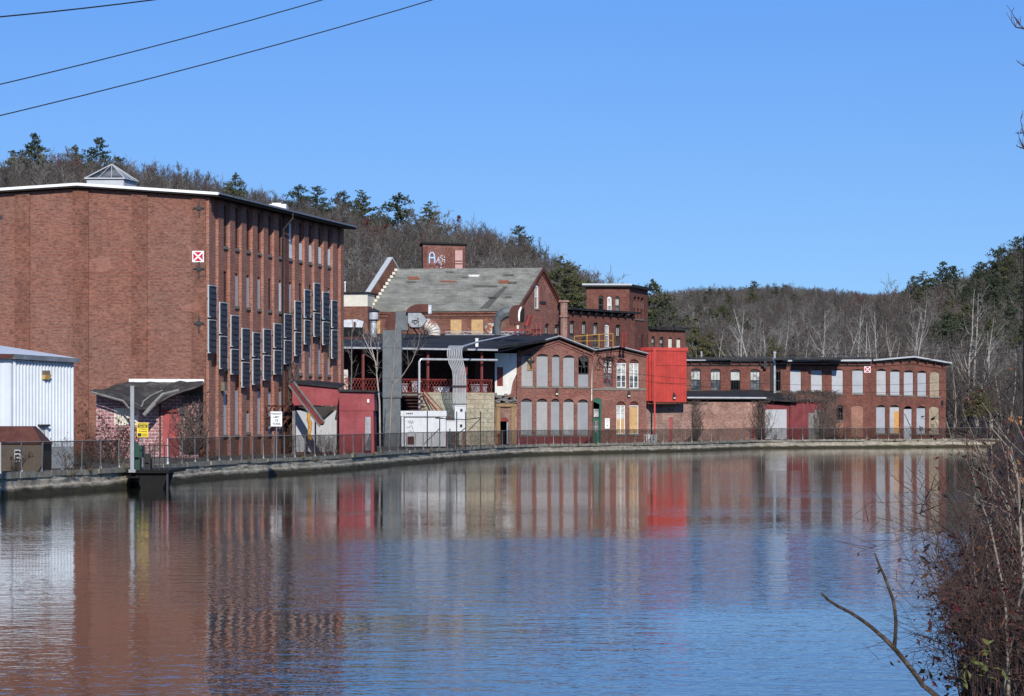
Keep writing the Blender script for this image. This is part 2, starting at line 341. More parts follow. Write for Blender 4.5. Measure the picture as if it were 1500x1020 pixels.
    def build(s, name, m=None, parent=None, smooth=False, loc=None):
        off = LOC.get(parent.name, Vector((0, 0, 0))) if parent else (Vector(loc) if loc else Vector((0, 0, 0)))
        me = bpy.data.meshes.new(name); me.from_pydata([(x-off.x, y-off.y, z-off.z) for x, y, z in s.v], [], s.f)
        names = ([m] if m else [])+s.mats; sh = 1 if m else 0
        for q in names: me.materials.append(M[q])
        if s.mats: me.polygons.foreach_set('material_index', [max(0, k+sh) for k in s.m])
        if smooth: me.polygons.foreach_set('use_smooth', [True]*len(me.polygons))
        me.update(); o = bpy.data.objects.new(name, me); col.objects.link(o)
        if parent: o.parent = parent; LOC[o.name] = off
        else: o.location = off; LOC[o.name] = off
        return o
class Fac:
    """vertical plane from a to b (ground points); u along, z up, offset outwards (towards the viewer's side)"""
    def __init__(s, a, b):
        s.a = Vector((a[0], a[1])); s.b = Vector((b[0], b[1])); s.L = (s.b-s.a).length; s.d = (s.b-s.a)/s.L; s.n = Vector((s.d.y, -s.d.x))
    def w(s, u, z, o=0.0):
        p = s.a+s.d*u+s.n*o; return Vector((p.x, p.y, z))
    def uz(s, px, py):
        r = Vector(((px-CX)/F, 1.0)); den = r.dot(s.n); t = s.a.dot(s.n)/den
        return (r*t-s.a).dot(s.d), ZC-(py-HZ)*t/F
    def u(s, px): return s.uz(px, 600)[0]
    def back(s, o): return s.w(0, 0, -o), s.w(s.L, 0, -o)
def arch(u0, u1, z0, z1, rise, n=8):
    """opening loop with a segmental top; z1 = crown"""
    if rise <= 0: return [(u0, z0), (u1, z0), (u1, z1), (u0, z1)]
    c = (u0+u1)/2; hw = (u1-u0)/2; p = [(u0, z0), (u1, z0)]
    for i in range(n+1):
        t = math.pi*i/n; p.append((c+hw*math.cos(t), z1-rise+rise*math.sin(t)))
    return p
def tag(o, label=None, cat=None, group=None, kind=None):
    if label: o['label'] = label
    if cat: o['category'] = cat
    if group: o['group'] = group
    if kind: o['kind'] = kind
    return o
def thing(name, label, cat, loc, group=None):
    o = bpy.data.objects.new(name, None); col.objects.link(o); o.location = loc; o.empty_display_size = .5
    LOC[o.name] = Vector(loc); return tag(o, label, cat, group)
def pxrect(fa, x0, x1, yt, yb):
    """opening on a facade from photo measurements: (u0, u1, zbottom, ztop)"""
    xm = (x0+x1)/2; return fa.u(x0), fa.u(x1), fa.uz(xm, yb)[1], fa.uz(xm, yt)[1]
plain('grey_board_worn', (.34, .335, .33), .8, .18, 1.2, streak=(.20, .19, .18)); plain('grey_board_dark', (.27, .275, .285), .8, .15, .8, streak=(.36, .36, .36))
plain('pale_board_worn', (.45, .45, .44), .8, .16, 1.2, streak=(.27, .26, .25)); plain('pale_board_dark', (.37, .385, .41), .8, .12, .8, streak=(.45, .45, .45))
BOARDS = {k: [k, k+'_worn', k+'_dark'] for k in ('grey_board', 'pale_board')}
for k in list(M): BOARDS.setdefault(k, [k]*3)
def window(fa, par, r, kind, rise=.0, rec=.14, sill=True, mat=None, cover=1.0):
    """fill one opening. board: sheet over it; sash: frame, glazing bars and panes; infill: bricked up; open: bare frame"""
    u0, u1, z0, z1 = r; zt = z1-rise; o = None
    if kind == 'board':
        b = MB(); b.fbox(fa, u0+.015, u1-.015, z0+.01, z0+(zt-z0)*cover+rise*.25, -rec-.03, -rec); um = (u0+u1)/2
        o = b.build('window_board', BOARDS[mat or 'grey_board'][int(abs(u0*7.3+z0*3.1)) % 3], par)
        if rise > 0:
            q = MB(); q.prism(fa, [(u, z) for u, z in arch(u0, u1, zt-.0, z1, rise)[1:]], -rec-.12, -rec-.08); q.build('arch_panel', 'steel_dark', o)
    elif kind == 'infill':
        b = MB(); b.prism(fa, arch(u0, u1, z0, z1, rise), -rec*.5, -rec*.5-.05); o = b.build('brick_infill', mat or 'infill_brick', par)
    elif kind in ('sash', 'twin', 'open', 'bars'):
        fm = mat or 'white_paint'; t = .07; b = MB(); zm = z0+(zt-z0)*.52
        b.fbox(fa, u0, u0+t, z0, zt, -rec-.08, -rec); b.fbox(fa, u1-t, u1, z0, zt, -rec-.08, -rec)
        b.fbox(fa, u0+t, u1-t, z0, z0+t, -rec-.08, -rec); b.fbox(fa, u0+t, u1-t, zt-t, zt, -rec-.08, -rec)
        if kind == 'twin':
            um = (u0+u1)/2; b.fbox(fa, um-.05, um+.05, z0+t, zt-t, -rec-.08, -rec+.003)
            for (a, c) in ((u0+t, um-.05), (um+.05, u1-t)):
                for k in range(1, 4): zz = z0+(zt-z0)*k/4; b.fbox(fa, a, c, zz-.02, zz+.02, -rec-.07, -rec-.01)
        elif kind == 'bars':
            for k in range(1, 6): uu = u0+(u1-u0)*k/6; b.fbox(fa, uu-.018, uu+.018, z0+t, zm, -rec-.05, -rec-.02)
            b.fbox(fa, u0+t, u1-t, zm-.04, zm+.04, -rec-.08, -rec+.003)
        else:
            b.fbox(fa, u0+t, u1-t, zm-.04, zm+.04, -rec-.08, -rec+.003)
            for k in (1, 2): uu = u0+(u1-u0)*k/3; b.fbox(fa, uu-.018, uu+.018, z0+t, zt-t, -rec-.05, -rec-.02)
        o = b.build('window', fm, par)
        if kind != 'open':
            b = MB()
            lo = zm if kind == 'bars' else z0
            b.fbox(fa, u0+.01, u1-.01, zm, zt, -rec-.10, -rec-.09, 'reflection_pane')
            if kind != 'bars': b.fbox(fa, u0+.01, u1-.01, z0+.01, zm-.001, -rec-.10, -rec-.09, 'window_glass')
            b.build('pane', None, o)
        if rise > 0:
            q = MB(); q.prism(fa, [(u, z) for u, z in arch(u0, u1, zt, z1, rise)[1:]], -rec-.03, -rec-.06); q.build('arch_panel', mat or 'rust_brown', o)
    if sill:
        b = MB(); b.fbox(fa, u0-.08, u1+.08, z0-.16, z0-.003, -.02, .09); b.build('sill', 'sill_stone', o or par)
    return o
def text_mb(txt, size, fa, u, z, o, mat, parent, name='lettering', depth=.004):
    cu = bpy.data.curves.new('t', 'FONT'); cu.body = txt; cu.size = size; cu.align_x = 'CENTER'; cu.align_y = 'CENTER'; cu.extrude = depth; cu.offset = size*.02
    to = bpy.data.objects.new('t', cu); col.objects.link(to); dg = bpy.context.evaluated_depsgraph_get()
    me = bpy.data.meshes.new_from_object(to.evaluated_get(dg)); b = MB()
    b.v = [tuple(fa.w(u+v.co.x, z+v.co.y, o+v.co.z)) for v in me.vertices]; b.f = [tuple(p.vertices) for p in me.polygons]
    bpy.data.objects.remove(to); b.m = [0]*len(b.f); bpy.data.meshes.remove(me)
    return b.build(name, mat, parent)
rnd = random.Random(7)
GZ = .88                                           # yard level above the water
# ================================================================== tall brick mill at left
C0 = Vector((-19.26, 172.0)); SD = Vector((.2251, .9743)); GE = Vector((1, 0))
def mill(u, t, z):
    """u across the gable (0 = left end, 15.9 = corner), t along the long side"""
    p = C0+GE*(u-15.9)+SD*t; return Vector((p.x, p.y, z))
C1 = C0+SD*29.76
fg = Fac((-35.16, 172), (-19.26, 172)); fs = Fac(C0, C1)
T = thing('brick_mill', 'tall four storey red brick mill with blank gable wall and rows of narrow windows', 'building', (-19.26, 172, GZ))
b = MB(); go = [(0, GZ), (15.9, GZ), (15.9, 17.24), (7.95, 17.77), (0, 17.24)]
b.poly([fg.w(u, z) for u, z in go]); b.build('gable_wall', 'mill_brick', T)
BAY = 29.76/13; rows = [(2.24, 5.3), (6.45, 9.1), (10.6, 12.75), (14.34, 17.0)]
holes = []; slots = []
for k in range(1, 12):
    for ri, (z0, z1) in enumerate(rows):
        if ri == 0 and k > 7: continue
        zb = z0 if not (ri == 0 and k == 3) else 2.4; zt = z1 if not (ri == 0 and k == 3) else 3.8
        uc = (k+.5)*BAY; holes.append(arch(uc-.46, uc+.5, zb, zt, .22)); slots.append((k, ri, uc-.46, uc+.5, zb, zt))
b = MB(); b.holed(fs, [(0, GZ), (fs.L, GZ), (fs.L, 17.24), (0, 17.24)], holes, .3)
A0, A1 = mill(0, 0, 0), mill(0, 29.76, 0)
for p, q in ((mill(15.9, 29.76, 0), A1), (A1, A0)):
    b.poly([(p.x, p.y, GZ), (q.x, q.y, GZ), (q.x, q.y, 17.24), (p.x, p.y, 17.24)])
b.build('side_wall', 'side_brick', T)
for k, ri, u0, u1, zb, zt in slots:
    kind = rnd.random()
    wm = 'pale_board' if ri == 0 or (kind < .5 and ri != 3) else ('rust_brown' if kind < .75 else 'white_paint')
    m = MB(); m.fbox(fs, u0, u1, zb, zt-.2, -.12, -.04)
    o = m.build('window_board', wm, T)
    m = MB(); m.fbox(fs, u0-.06, u1+.06, zb-.18, zb-.003, -.02, .10); m.build('sill', 'sill_stone', o)
    if ri == 3 and k >= 7:
        m = MB(); m.fbox(fs, u0+.05, u1-.02, zb+.03, zb+1.2, -.038, .04); m.build('white_panel', 'white_paint', o)
for k in range(0, 14):
    u0, u1 = k*BAY-.5, k*BAY+.5
    if k == 0: u0 = .003; u1 = .42
    if k == 13: u1 = fs.L-.003; u0 = fs.L-.8
    m = MB(); m.fbox(fs, u0, u1, GZ, 17.2, -.05, .19); m.build('pilaster', 'tower_brick' if k == 7 else 'side_brick', T)
for xl, xr in ((22, 44), (107, 130), (193, 216), (281, 301.7)):
    m = MB(); u0, u1 = fg.u(xl), fg.u(xr); zt = 17.24+.53*(1-abs((u0+u1)/2-7.95)/7.95)
    m.fbox(fg, u0, u1, GZ, zt-.12, -.03, .13); m.build('pilaster', 'pier_brick', T)
m = MB()
def rz(u): return 18.05-.0667*abs(u-7.95)
for ua, ub in ((-.9, 7.95), (7.95, 16.82)):
    za, zb = rz(ua), rz(ub)
    m.hexa([mill(ua, -.5, za-.24), mill(ub, -.5, zb-.24), mill(ub, 30.3, zb-.24), mill(ua, 30.3, za-.24), mill(ua, -.5, za), mill(ub, -.5, zb), mill(ub, 30.3, zb), mill(ua, 30.3, za)])
roof = m.build('roof', 'soffit', T)
m = MB()
for ua, ub in ((-.9, 7.95), (7.95, 16.84)):
    za, zb = rz(ua)+.03, rz(ub)+.03
    m.hexa([mill(ua, -.56, za-.17), mill(ub, -.56, zb-.17), mill(ub, -.505, zb-.17), mill(ua, -.505, za-.17), mill(ua, -.56, za), mill(ub, -.56, zb), mill(ub, -.505, zb), mill(ua, -.505, za)])
m.build('fascia', 'white_paint', roof)
m = MB(); za = rz(16.84)+.03
m.hexa([mill(16.83, -.5, za-.12), mill(16.9, -.5, za-.12), mill(16.9, 30.32, za-.12), mill(16.83, 30.32, za-.12), mill(16.83, -.5, za), mill(16.9, -.5, za), mill(16.9, 30.32, za), mill(16.83, 30.32, za)])
m.build('gutter', 'galvanised', roof)
m = MB(); tg = 14.8                                 # downspout elbow under the eave
m.tube([mill(16.86, tg, za-.1), mill(16.86, tg, za-.55), mill(16.3, tg-.25, za-1.3), mill(16.25, tg-.3, GZ+.4)], .07, 6); m.build('downspout', 'steel_dark', T)
for py in (307, 395.6, 475.6):
    u, z = fg.uz(291.8, py); m = MB()
    m.fbox(fg, u-.05, u+.05, z-.52, z+.5, .131, .19); m.fbox(fg, u-.34, u+.34, z-.05+.08, z+.05+.08, .192, .23); m.fbox(fg, u-.13, u+.13, z-.05, z+.2, .232, .25)
    m.build('wall_anchor', 'steel_dark', T)
# skylight
def sky_box(u, t, z): return mill(u, t, z)
m = MB(); U0, U1, T0, T1, ZB = 6.3, 8.7, 5.5, 7.8, 18.85
m.hexa([mill(U0, T0, 17.7), mill(U1, T0, 17.7), mill(U1, T1, 17.7), mill(U0, T1, 17.7), mill(U0, T0, ZB), mill(U1, T0, ZB), mill(U1, T1, ZB), mill(U0, T1, ZB)])
skl = m.build('skylight', 'pole_paint', T)
ap = mill((U0+U1)/2+.0, (T0+T1)/2, 19.9); c4 = [mill(U0-.1, T0-.1, ZB+.02), mill(U1+.1, T0-.1, ZB+.02), mill(U1+.1, T1+.1, ZB+.02), mill(U0-.1, T1+.1, ZB+.02)]
m = MB()
for i in range(4): m.poly([c4[i], c4[(i+1) % 4], ap])
m.build('glazing', 'window_glass', skl)
m = MB()
for i in range(4):
    p, q = c4[i], c4[(i+1) % 4]; m.bar(p, ap, .07, .07); m.bar(p, q, .08, .08)
    for f in (.33, .67): m.bar(p.lerp(q, f), p.lerp(q, f).lerp(ap, .93), .03, .04)
m.build('glazing_bars', 'pole_paint', skl)
m = MB(); m.box(-16.75, -15.55, 188, 190, 17.2, 18.05); m.box(-16.55, -15.95, 188.3, 189.5, 18.053, 18.15); m.build('roof_curb', 'white_paint', T)
# red X sign on the mill
def x_sign(name, label, fa, x0, x1, yt, yb, off):
    u0, u1, z0, z1 = pxrect(fa, x0, x1, yt, yb)
    t = thing(name, label, 'sign', fa.w((u0+u1)/2, z0, off), 'red and white X signs on mill walls')
    m = MB(); m.fbox(fa, u0, u1, z0, z1, off, off+.03); m.build('sign_plate', 'sign_white', t)
    m = MB(); e = (u1-u0)*.09; um, zm = (u0+u1)/2, (z0+z1)/2; g = (u1-u0)*.085
    for tri in ([(u0+e+g, z0+e), (u1-e-g, z0+e), (um, zm-g)], [(u0+e+g, z1-e), (u1-e-g, z1-e), (um, zm+g)], [(u0+e, z0+e+g), (u0+e, z1-e-g), (um-g, zm)], [(u1-e, z0+e+g), (u1-e, z1-e-g), (um+g, zm)]):
        m.prism(fa, tri, off+.032, off+.036)
    m.build('red_field', 'sign_red', t)
x_sign('building_marker_sign', 'square red sign with a white X high on the tall mill gable', fg, 282, 299, 368, 384.5, .135)
# solar columns
fp = Fac(C0+fs.n*.42, C1+fs.n*.42)
cols = [(305.5, 317, 418, 467, 518), (322, 333, 443, 491, 541), (338.5, 350, 462, 510, 549), (354.5, 366, 481, 529, 568), (370.5, 381.5, 487, 524.5, 564), (386, 397, 482, 519, 557.5), (401.5, 412.5, 474, 511.5, 549), (416.5, 427.5, 460, 497, 534), (432, 441.5, 441, 485, 522), (446, 455, 424.5, 467.5, 505), (460, 469.5, 415, 457, 494), (473, 482.5, 428, 470, 506), (486, 494.5, 440, 482, 526)]
ords = ['first', 'second', 'third', 'fourth', 'fifth', 'sixth', 'seventh', 'eighth', 'ninth', 'tenth', 'eleventh', 'twelfth', 'last']
for i, (xl, xr, yt, ys, yb) in enumerate(cols):
    u0, u1 = fp.u(xl), fp.u(xr); zt, zs, zb = [fp.uz((xl+xr)/2, y)[1] for y in (yt, ys, yb)]
    extra = {0: ', nearest the blank gable', 4: ', hanging lowest with its neighbour', 10: ', hanging highest of all', 12: ', at the far end'}.get(i, '')
    if i == 10: extra = ', highest of all'
    t = thing('solar_panel', '%s dark solar panel column from left on mill wall%s' % (ords[i], extra), 'solar panel', fp.w((u0+u1)/2, zb), 'solar panel columns on the mill side wall')
    for za, zc_ in ((zs+.06, zt), (zb, zs-.06)):
        m = MB(); fr = .07
        m.fbox(fp, u0, u1, za, zc_, -.06, -.02)
        m.fbox(fp, u0, u0+fr, za, zc_, -.018, .015); m.fbox(fp, u1-fr, u1, za, zc_, -.018, .03); m.fbox(fp, u0+fr, u1-fr, za, za+fr, -.018, .04); m.fbox(fp, u0+fr, u1-fr, zc_-fr, zc_, -.018, .04)
        o = m.build('panel', 'pole_paint', t)
        n = 5; h = (zc_-za-2*fr)/n; m = MB()
        for k in range(n): m.fbox(fp, u0+fr, u1-fr, za+fr+k*h+.01, za+fr+(k+1)*h-.05, -.016, .018+rnd.uniform(0, .03))
        m.build('solar_cells', 'solar_cell', o)
        m = MB()
        for k in range(n+1): m.fbox(fp, u0+fr+.25, u1-fr-.12, za+fr+k*h-.05, za+fr+k*h+.01, .05, .075)
        m.build('clamp_bars', 'steel_dark', o)
    for z in (zb+.5, zt-.5):
        m = MB(); m.fbox(fp, u0+.15, u1-.15, z-.03, z+.03, -.18, -.061); m.build('bracket', 'galvanised', t)
# ground floor iron brackets beside the weight sign
m = MB(); t = thing('iron_rack', 'rusty iron pipe brackets fixed low on the mill side wall', 'bracket', fs.w(13, 2.6))
ua, ub = fs.u(380), fs.u(426)
for py in (595, 611.5):
    z = fs.uz(402, py)[1]; m.fbox(fs, ua, ub, z-.06, z+.06, .45, .6)
    for k in range(4):
        uu = ua+(ub-ua)*(k+.3)/4; m.bar(fs.w(uu, z, .25), fs.w(uu, z, .8), .1); m.bar(fs.w(uu, z-.7, .25), fs.w(uu, z, .75), .09)
m.build('bracket_frame', 'rust_brown', t)
m = MB(); u, z = fs.uz(320, 567); m.fbox(fs, u-.25, u+.35, z-.25, z+.3, .245, .5); tag(m.build('utility_box', 'beige_steel', loc=fs.w(u, z)), 'small beige utility box on the mill side wall above first low window', 'utility box')
# ================================================================== collapsed brick shed at the foot of the gable
fh = Fac((XA(141, 166), 166), (XA(291, 166.6), 166.6)); T = thing('brick_shed', 'small pink painted brick shed with sagging black roof against the mill gable', 'shed', fh.w(0, GZ))
rb = pxrect(fh, 167, 204, 598, 623); rd = pxrect(fh, 238, 262, 604, 668)
b = MB(); ol = [(0, GZ), (fh.L, GZ), (fh.L, fh.uz(298, 575)[1]), (fh.u(250), fh.uz(250, 580)[1]), (fh.u(225), fh.uz(225, 592)[1]), (fh.u(200), fh.uz(200, 596)[1]), (fh.u(165), fh.uz(165, 584)[1]), (0, fh.uz(141, 576)[1])]
b.holed(fh, ol, [arch(*rb, 0), arch(rd[0], rd[1], GZ+.1, rd[3], 0)], .2)
for (u,) in ((0,), (fh.L,)): b.poly([fh.w(u, GZ), fh.w(u, GZ, -5.9), fh.w(u, 4.7, -5.9), fh.w(u, 4.6)])
b.build('wall', 'pink_brick', T)
m = MB(); m.fbox(fh, rb[0], rb[1], rb[2], rb[3], -.08, -.02); m.build('window_board', 'cream_board', T)
m = MB(); m.fbox(fh, rd[0], rd[1], GZ+.1, rd[3], -.14, -.09); d = m.build('door', 'door_red', T)
m = MB(); m.fbox(fh, rd[0]-.12, rd[1]+.12, rd[3]+.003, rd[3]+.16, -.02, .1); m.build('lintel', 'old_red', d)
m = MB(); u0, u1, z0, z1 = pxrect(fh, 263, 270, 597, 607); m.fbox(fh, u0, u1, z0, z1, .002, .25); m.build('vent_box', 'steel_dark', T)
m = MB(); u0, u1, z0, z1 = pxrect(fh, 233, 236, 588, 655); m.fbox(fh, u0, u1, GZ, z1, .002, .07); m.build('downspout', 'rust_brown', T)
# sagging roof sheet
fr_ = [(132, 572.5), (150, 577), (168, 582), (188, 590), (204, 597.5), (218, 597), (232, 589), (250, 578.5), (270, 571), (286, 566.5), (298, 561)]
m = MB(); nx, ny = len(fr_), 8; g = []
for j in range(ny):
    f = j/(ny-1); row = []
    for i, (x, y) in enumerate(fr_):
        a = P(x, y, 164.9); bk = P(188+(298-188)*i/(nx-1), 558.5, 171.9)
        q = a.lerp(bk, f); q.z -= .35*math.sin(math.pi*f)*(1 if 2 < i < 9 else .2)
        if 0 < j: q.z += rnd.uniform(-.09, .09)
        row.append(q)
    g.append(row)
for j in range(ny-1):
    for i in range(nx-1):
        p = [g[j][i], g[j][i+1], g[j+1][i+1], g[j+1][i]]; dz = Vector((0, 0, -.1))
        m.hexa([q+dz for q in p]+p)
rf = m.build('roof', 'asphalt_roof', T)
m = MB(); m.bar(P(189, 557.5, 171.85), P(299, 558, 171.85), .12, .2); m.build('flashing', 'white_paint', rf)
m = MB()
for pl, r in (([(133, 574.5, 164.7), (160, 582, 164.7), (180, 587.5, 164.7), (191, 600, 164.6)], .07), ([(207, 597, 164.8), (210, 588, 165), (222, 579, 165.5), (238, 572, 166)], .05), ([(210, 608, 164.4), (224, 592, 164.6), (238, 578, 165), (262, 572, 165.4)], .10), ([(211, 609, 164.3), (228, 591, 164.5)], .08)):
    m.tube([P(*q) for q in pl], r, 5)
m.build('bent_gutter', 'weathered_wood', rf)
# ================================================================== white metal shed at the left edge
fw0 = P(18, 600, 128); fw1 = P(107, 600, 131.5); fl = Fac((fw0.x, fw0.y), (fw1.x, fw1.y)); fl2 = Fac((XA(-70, 126.4), 126.4), (fw0.x-.02, fw0.y-.05))
T = thing('metal_shed', 'white corrugated metal shed at the left edge beside the tall mill', 'shed', (fw0.x, fw0.y, GZ))
zc_ = fl.uz(66, 655)[1]; ze0, ze1 = fl.uz(19, 526)[1], fl.uz(107, 531)[1]
def corrug(mb, fa, u0, u1, z0, z1f, pitch=.215, d=.07, off=0):
    n = max(2, int((u1-u0)/pitch)); h = (u1-u0)/n
    for k in range(n):
        a = u0+k*h; pr = [(a, 0), (a+h*.5, 0), (a+h*.62, d), (a+h*.88, d), (a+h, 0)]
        for (ua, oa), (ub, ob) in zip(pr, pr[1:]):
            mb.poly([fa.w(ua, z0, off+oa), fa.w(ub, z0, off+ob), fa.w(ub, z1f(ub), off+ob), fa.w(ua, z1f(ua), off+oa)])
b = MB(); corrug(b, fl, 0, fl.L, zc_, lambda u: ze0+(ze1-ze0)*u/fl.L)
b.build('ribbed_wall', 'white_metal', T)
b = MB(); corrug(b, fl2, 0, fl2.L, GZ, lambda u: ze0, .9, .02); q0, q1 = fl.w(fl.L, GZ), fl.w(fl.L+.0, GZ, -14)
b.poly([q0, q1, (q1.x, q1.y, ze1+.8), (q0.x, q0.y, ze1)]); b.build('side_wall', 'white_metal', T)
b = MB(); b.fbox(fl, 0, fl.L-.003, GZ, zc_-.003, -.2, .05); b.build('block_base', 'pole_paint', T)
b = MB(); p0, p1 = fl.w(-.1, ze0+.22, .25), fl.w(fl.L+.12, ze1+.2, .25); k0 = P(-80, 498, 150); k1 = P(2, 506.5, 150)
e0 = fl2.w(0, ze0+.25, .3)
b.poly([e0, p0, p1, k1, k0]); b.poly([q-Vector((0, 0, .1)) for q in (e0, p0, p1, k1, k0)]); b.build('roof', 'white_metal', T)
b = MB(); b.bar(fl.w(-.1, ze0+.1, .22), fl.w(fl.L+.12, ze1+.08, .22), .2, .2); b.build('gutter', 'galvanised', T)
b = MB(); b.bar(fl2.w(0, ze0+.12, .25), fl2.w(fl2.L-.1, ze0+.12, .25), .2, .2); b.build('rusty_gutter', 'rust_brown', T)
r = pxrect(fl, 55, 64.5, 625, 690); b = MB(); b.fbox(fl, r[0], r[1], GZ+.05, r[3], .055, .1); d = b.build('door', 'pole_paint', T)
b = MB(); b.fbox(fl, r[1]+.003, r[1]+.1, GZ+.05, r[3], .055, .13); b.fbox(fl, r[0]-.05, r[1]+.12, r[3]+.003, r[3]+.1, .055, .3, 'steel_dark'); b.build('frame', 'white_paint', d)
r = pxrect(fl, 60, 69, 543, 556); b = MB(); b.prism(fl, [(r[0], (r[2]+r[3])/2), (r[1], (r[2]+r[3])/2), (r[1], r[3]), (r[0], r[3])], .04, .2)
lp = b.build('wall_lamp', 'beige_steel', T)
b = MB(); um = (r[0]+r[1])/2; zm = (r[2]+r[3])/2; b.hexa([fl.w(r[0]+.04, r[2], .2), fl.w(r[1]-.04, r[2], .2), fl.w(r[1]-.04, r[2], .06), fl.w(r[0]+.04, r[2], .06), fl.w(r[0], zm-.003, .3), fl.w(r[1], zm-.003, .3), fl.w(r[1], zm-.003, .06), fl.w(r[0], zm-.003, .06)]); b.build('lamp_glass', 'lamp_glass', lp)
# roof-topped brown bin enclosure
T = thing('bin_enclosure', 'brown steel enclosure with a hipped rust red lid in front of the white shed', 'container', P(20, 690, 118)*1)
Yb = 119; x0, x1 = XA(-60, Yb), XA(62, Yb); zt = ZC-(651-HZ)*Yb/F
b = MB(); b.box(x0, x1, Yb, Yb+2.4, GZ+.08, zt); b.build('body', 'beige_steel', T)
b = MB(); zr = ZC-(624.5-HZ)*Yb/F; xr = XA(43, Yb)
p = [(x0-.05, Yb-.06, zt+.003), (x1+.06, Yb-.06, zt+.003), (x1+.06, Yb+2.46, zt+.003), (x0-.05, Yb+2.46, zt+.003)]
b.poly([p[0], p[1], (xr, Yb+.75, zr), (x0, Yb+.75, zr)]); b.poly([p[1], p[2], (xr, Yb+1.65, zr), (xr, Yb+.75, zr)]); b.poly([(x0, Yb+.75, zr), (xr, Yb+.75, zr), (xr, Yb+1.65, zr), (x0, Yb+1.65, zr)]); b.poly([p[2], p[3], (x0, Yb+1.65, zr), (xr, Yb+1.65, zr)])
b.build('lid', 'rust_brown', T)
fb = Fac((x0, Yb), (x1, Yb)); r = pxrect(fb, 21, 30, 659, 677); b = MB()
b.fbox(fb, r[0], r[1], r[2], r[3], .003, .02); o = b.build('notice', 'sign_white', T)
b = MB(); h = (r[3]-r[2])
for f0, f1 in ((.72, .92), (.42, .58), (.12, .3)): b.fbox(fb, r[0]+.03, r[1]-.03, r[2]+h*f0, r[2]+h*f1, .021, .026)
b.build('notice_marks', 'sign_black', o)
# ================================================================== canal edge: ground, water, wall, fence
WP = [(-60, 104), (0, 112.3), (90, 119.5), (178, 127), (250, 137.5), (320, 148), (405, 158.5), (490, 171), (560, 188), (627, 206), (700, 226), (760, 243), (830, 252), (900, 260.5), (960, 269), (1020, 278), (1094, 297), (1165, 304), (1240, 310), (1350, 316), (1472, 320), (1560, 323)]
wl = [Vector((XA(x, Y), Y)) for x, Y in WP]
wl = [Vector((-34, -60)), Vector((-31, 20)), Vector((-27.5, 70))]+wl
def smooth_line(pts, n):
    o = []
    for i in range(len(pts)-1):
        p0, p1, p2, p3 = pts[max(i-1, 0)], pts[i], pts[i+1], pts[min(i+2, len(pts)-1)]
        for k in range(n):
            t = k/n; o.append(.5*((2*p1)+(p2-p0)*t+(2*p0-5*p1+4*p2-p3)*t*t+(3*p1-p0-3*p2+p3)*t**3))
    return o+[pts[-1]]
wl2 = smooth_line(wl, 12)
def line_at(px):
    """point of the canal wall face seen at this photo column"""
    for a, c in zip(wl2[20:], wl2[21:]):
        if a.y < 60: continue
        xa, xc = CX+F*a.x/a.y, CX+F*c.x/c.y
        if xa <= px <= xc: return a.lerp(c, (px-xa)/(xc-xa))
    return wl2[-1]
def nrm2(i, L):
    d = (L[min(i+1, len(L)-1)]-L[max(i-1, 0)]).normalized(); return Vector((d.y, -d.x))
rw = random.Random(3)
T = thing('canal_wall', 'long weathered concrete retaining wall along the far canal bank', 'wall', (wl2[60].x, wl2[60].y, 0))
prof = [(-.02, GZ-.002), (-.02, .62), (.03, .60), (.04, .42), (.16, .36), (.20, .10), (.22, -.6)]
b = MB(); dense = []
for a, c in zip(wl2, wl2[1:]):
    n = max(1, int((c-a).length/.8))
    for k in range(n): dense.append(a.lerp(c, k/n))
dense.append(wl2[-1]); idx = []
for i, p in enumerate(dense):
    n = nrm2(i, dense); ring = []
    lump = rw.uniform(-.04, .04)
    for j, (o, z) in enumerate(prof):
        oo = o+rw.uniform(-.045, .045)+(lump*1.2 if 2 <= j <= 5 else 0); zz = z+(rw.uniform(-.05, .05) if 0 < j < 6 else 0); ring.append(len(b.v)); b.v.append((p.x+n.x*oo, p.y+n.y*oo, zz))
    idx.append(ring)
for r0, r1 in zip(idx, idx[1:]):
    for j in range(len(prof)-1): b.f.append((r0[j], r1[j], r1[j+1], r0[j+1])); b.m.append(-1)
b.build('wall_face', 'canal_concrete', T)
b = MB(); step = 3
for i in range(0, len(dense)-step, step):                      # coping blocks, a little uneven
    a, c = dense[i], dense[i+step]; n0, n1 = nrm2(i, dense), nrm2(i+step, dense); g = (c-a).normalized()*.012
    o = .07+rw.uniform(-.05, .06); z1 = GZ+.10+rw.uniform(-.03, .03); z0 = GZ-.12+rw.uniform(-.04, .03)
    a0, c0 = a+g, c-g
    pts = [a0+n0*o, c0+n1*o, c0-n1*.5, a0-n0*.5]
    b.hexa([(q.x, q.y, z0) for q in pts]+[(q.x, q.y, z1) for q in pts])
b.build('coping', 'granite', T)
# yard behind the wall
b = MB(); n = len(dense)
top = [(p.x-nrm2(i, dense).x*.02, p.y-nrm2(i, dense).y*.02, GZ) for i, p in enumerate(dense)]
far = []
for i, p in enumerate(dense):
    far.append((-260+(p.x+34)*3.1, max(345, 345+p.y*.02), GZ))
for i in range(n-1): b.poly([top[i], top[i+1], far[i+1], far[i]])
tag(b.build('mill_yard', 'dirt'), kind='structure')
# water
b = MB(); b.poly([(-140, -200, 0), (260, -200, 0), (260, 420, 0), (-140, 420, 0)])
tag(b.build('water', 'canal_water'), kind='structure')
b = MB(); b.poly([(-4000, -600, -1.5), (4000, -600, -1.5), (4000, 6000, -1.5), (-4000, 6000, -1.5)])
tag(b.build('ground', 'bank_earth'), kind='structure')
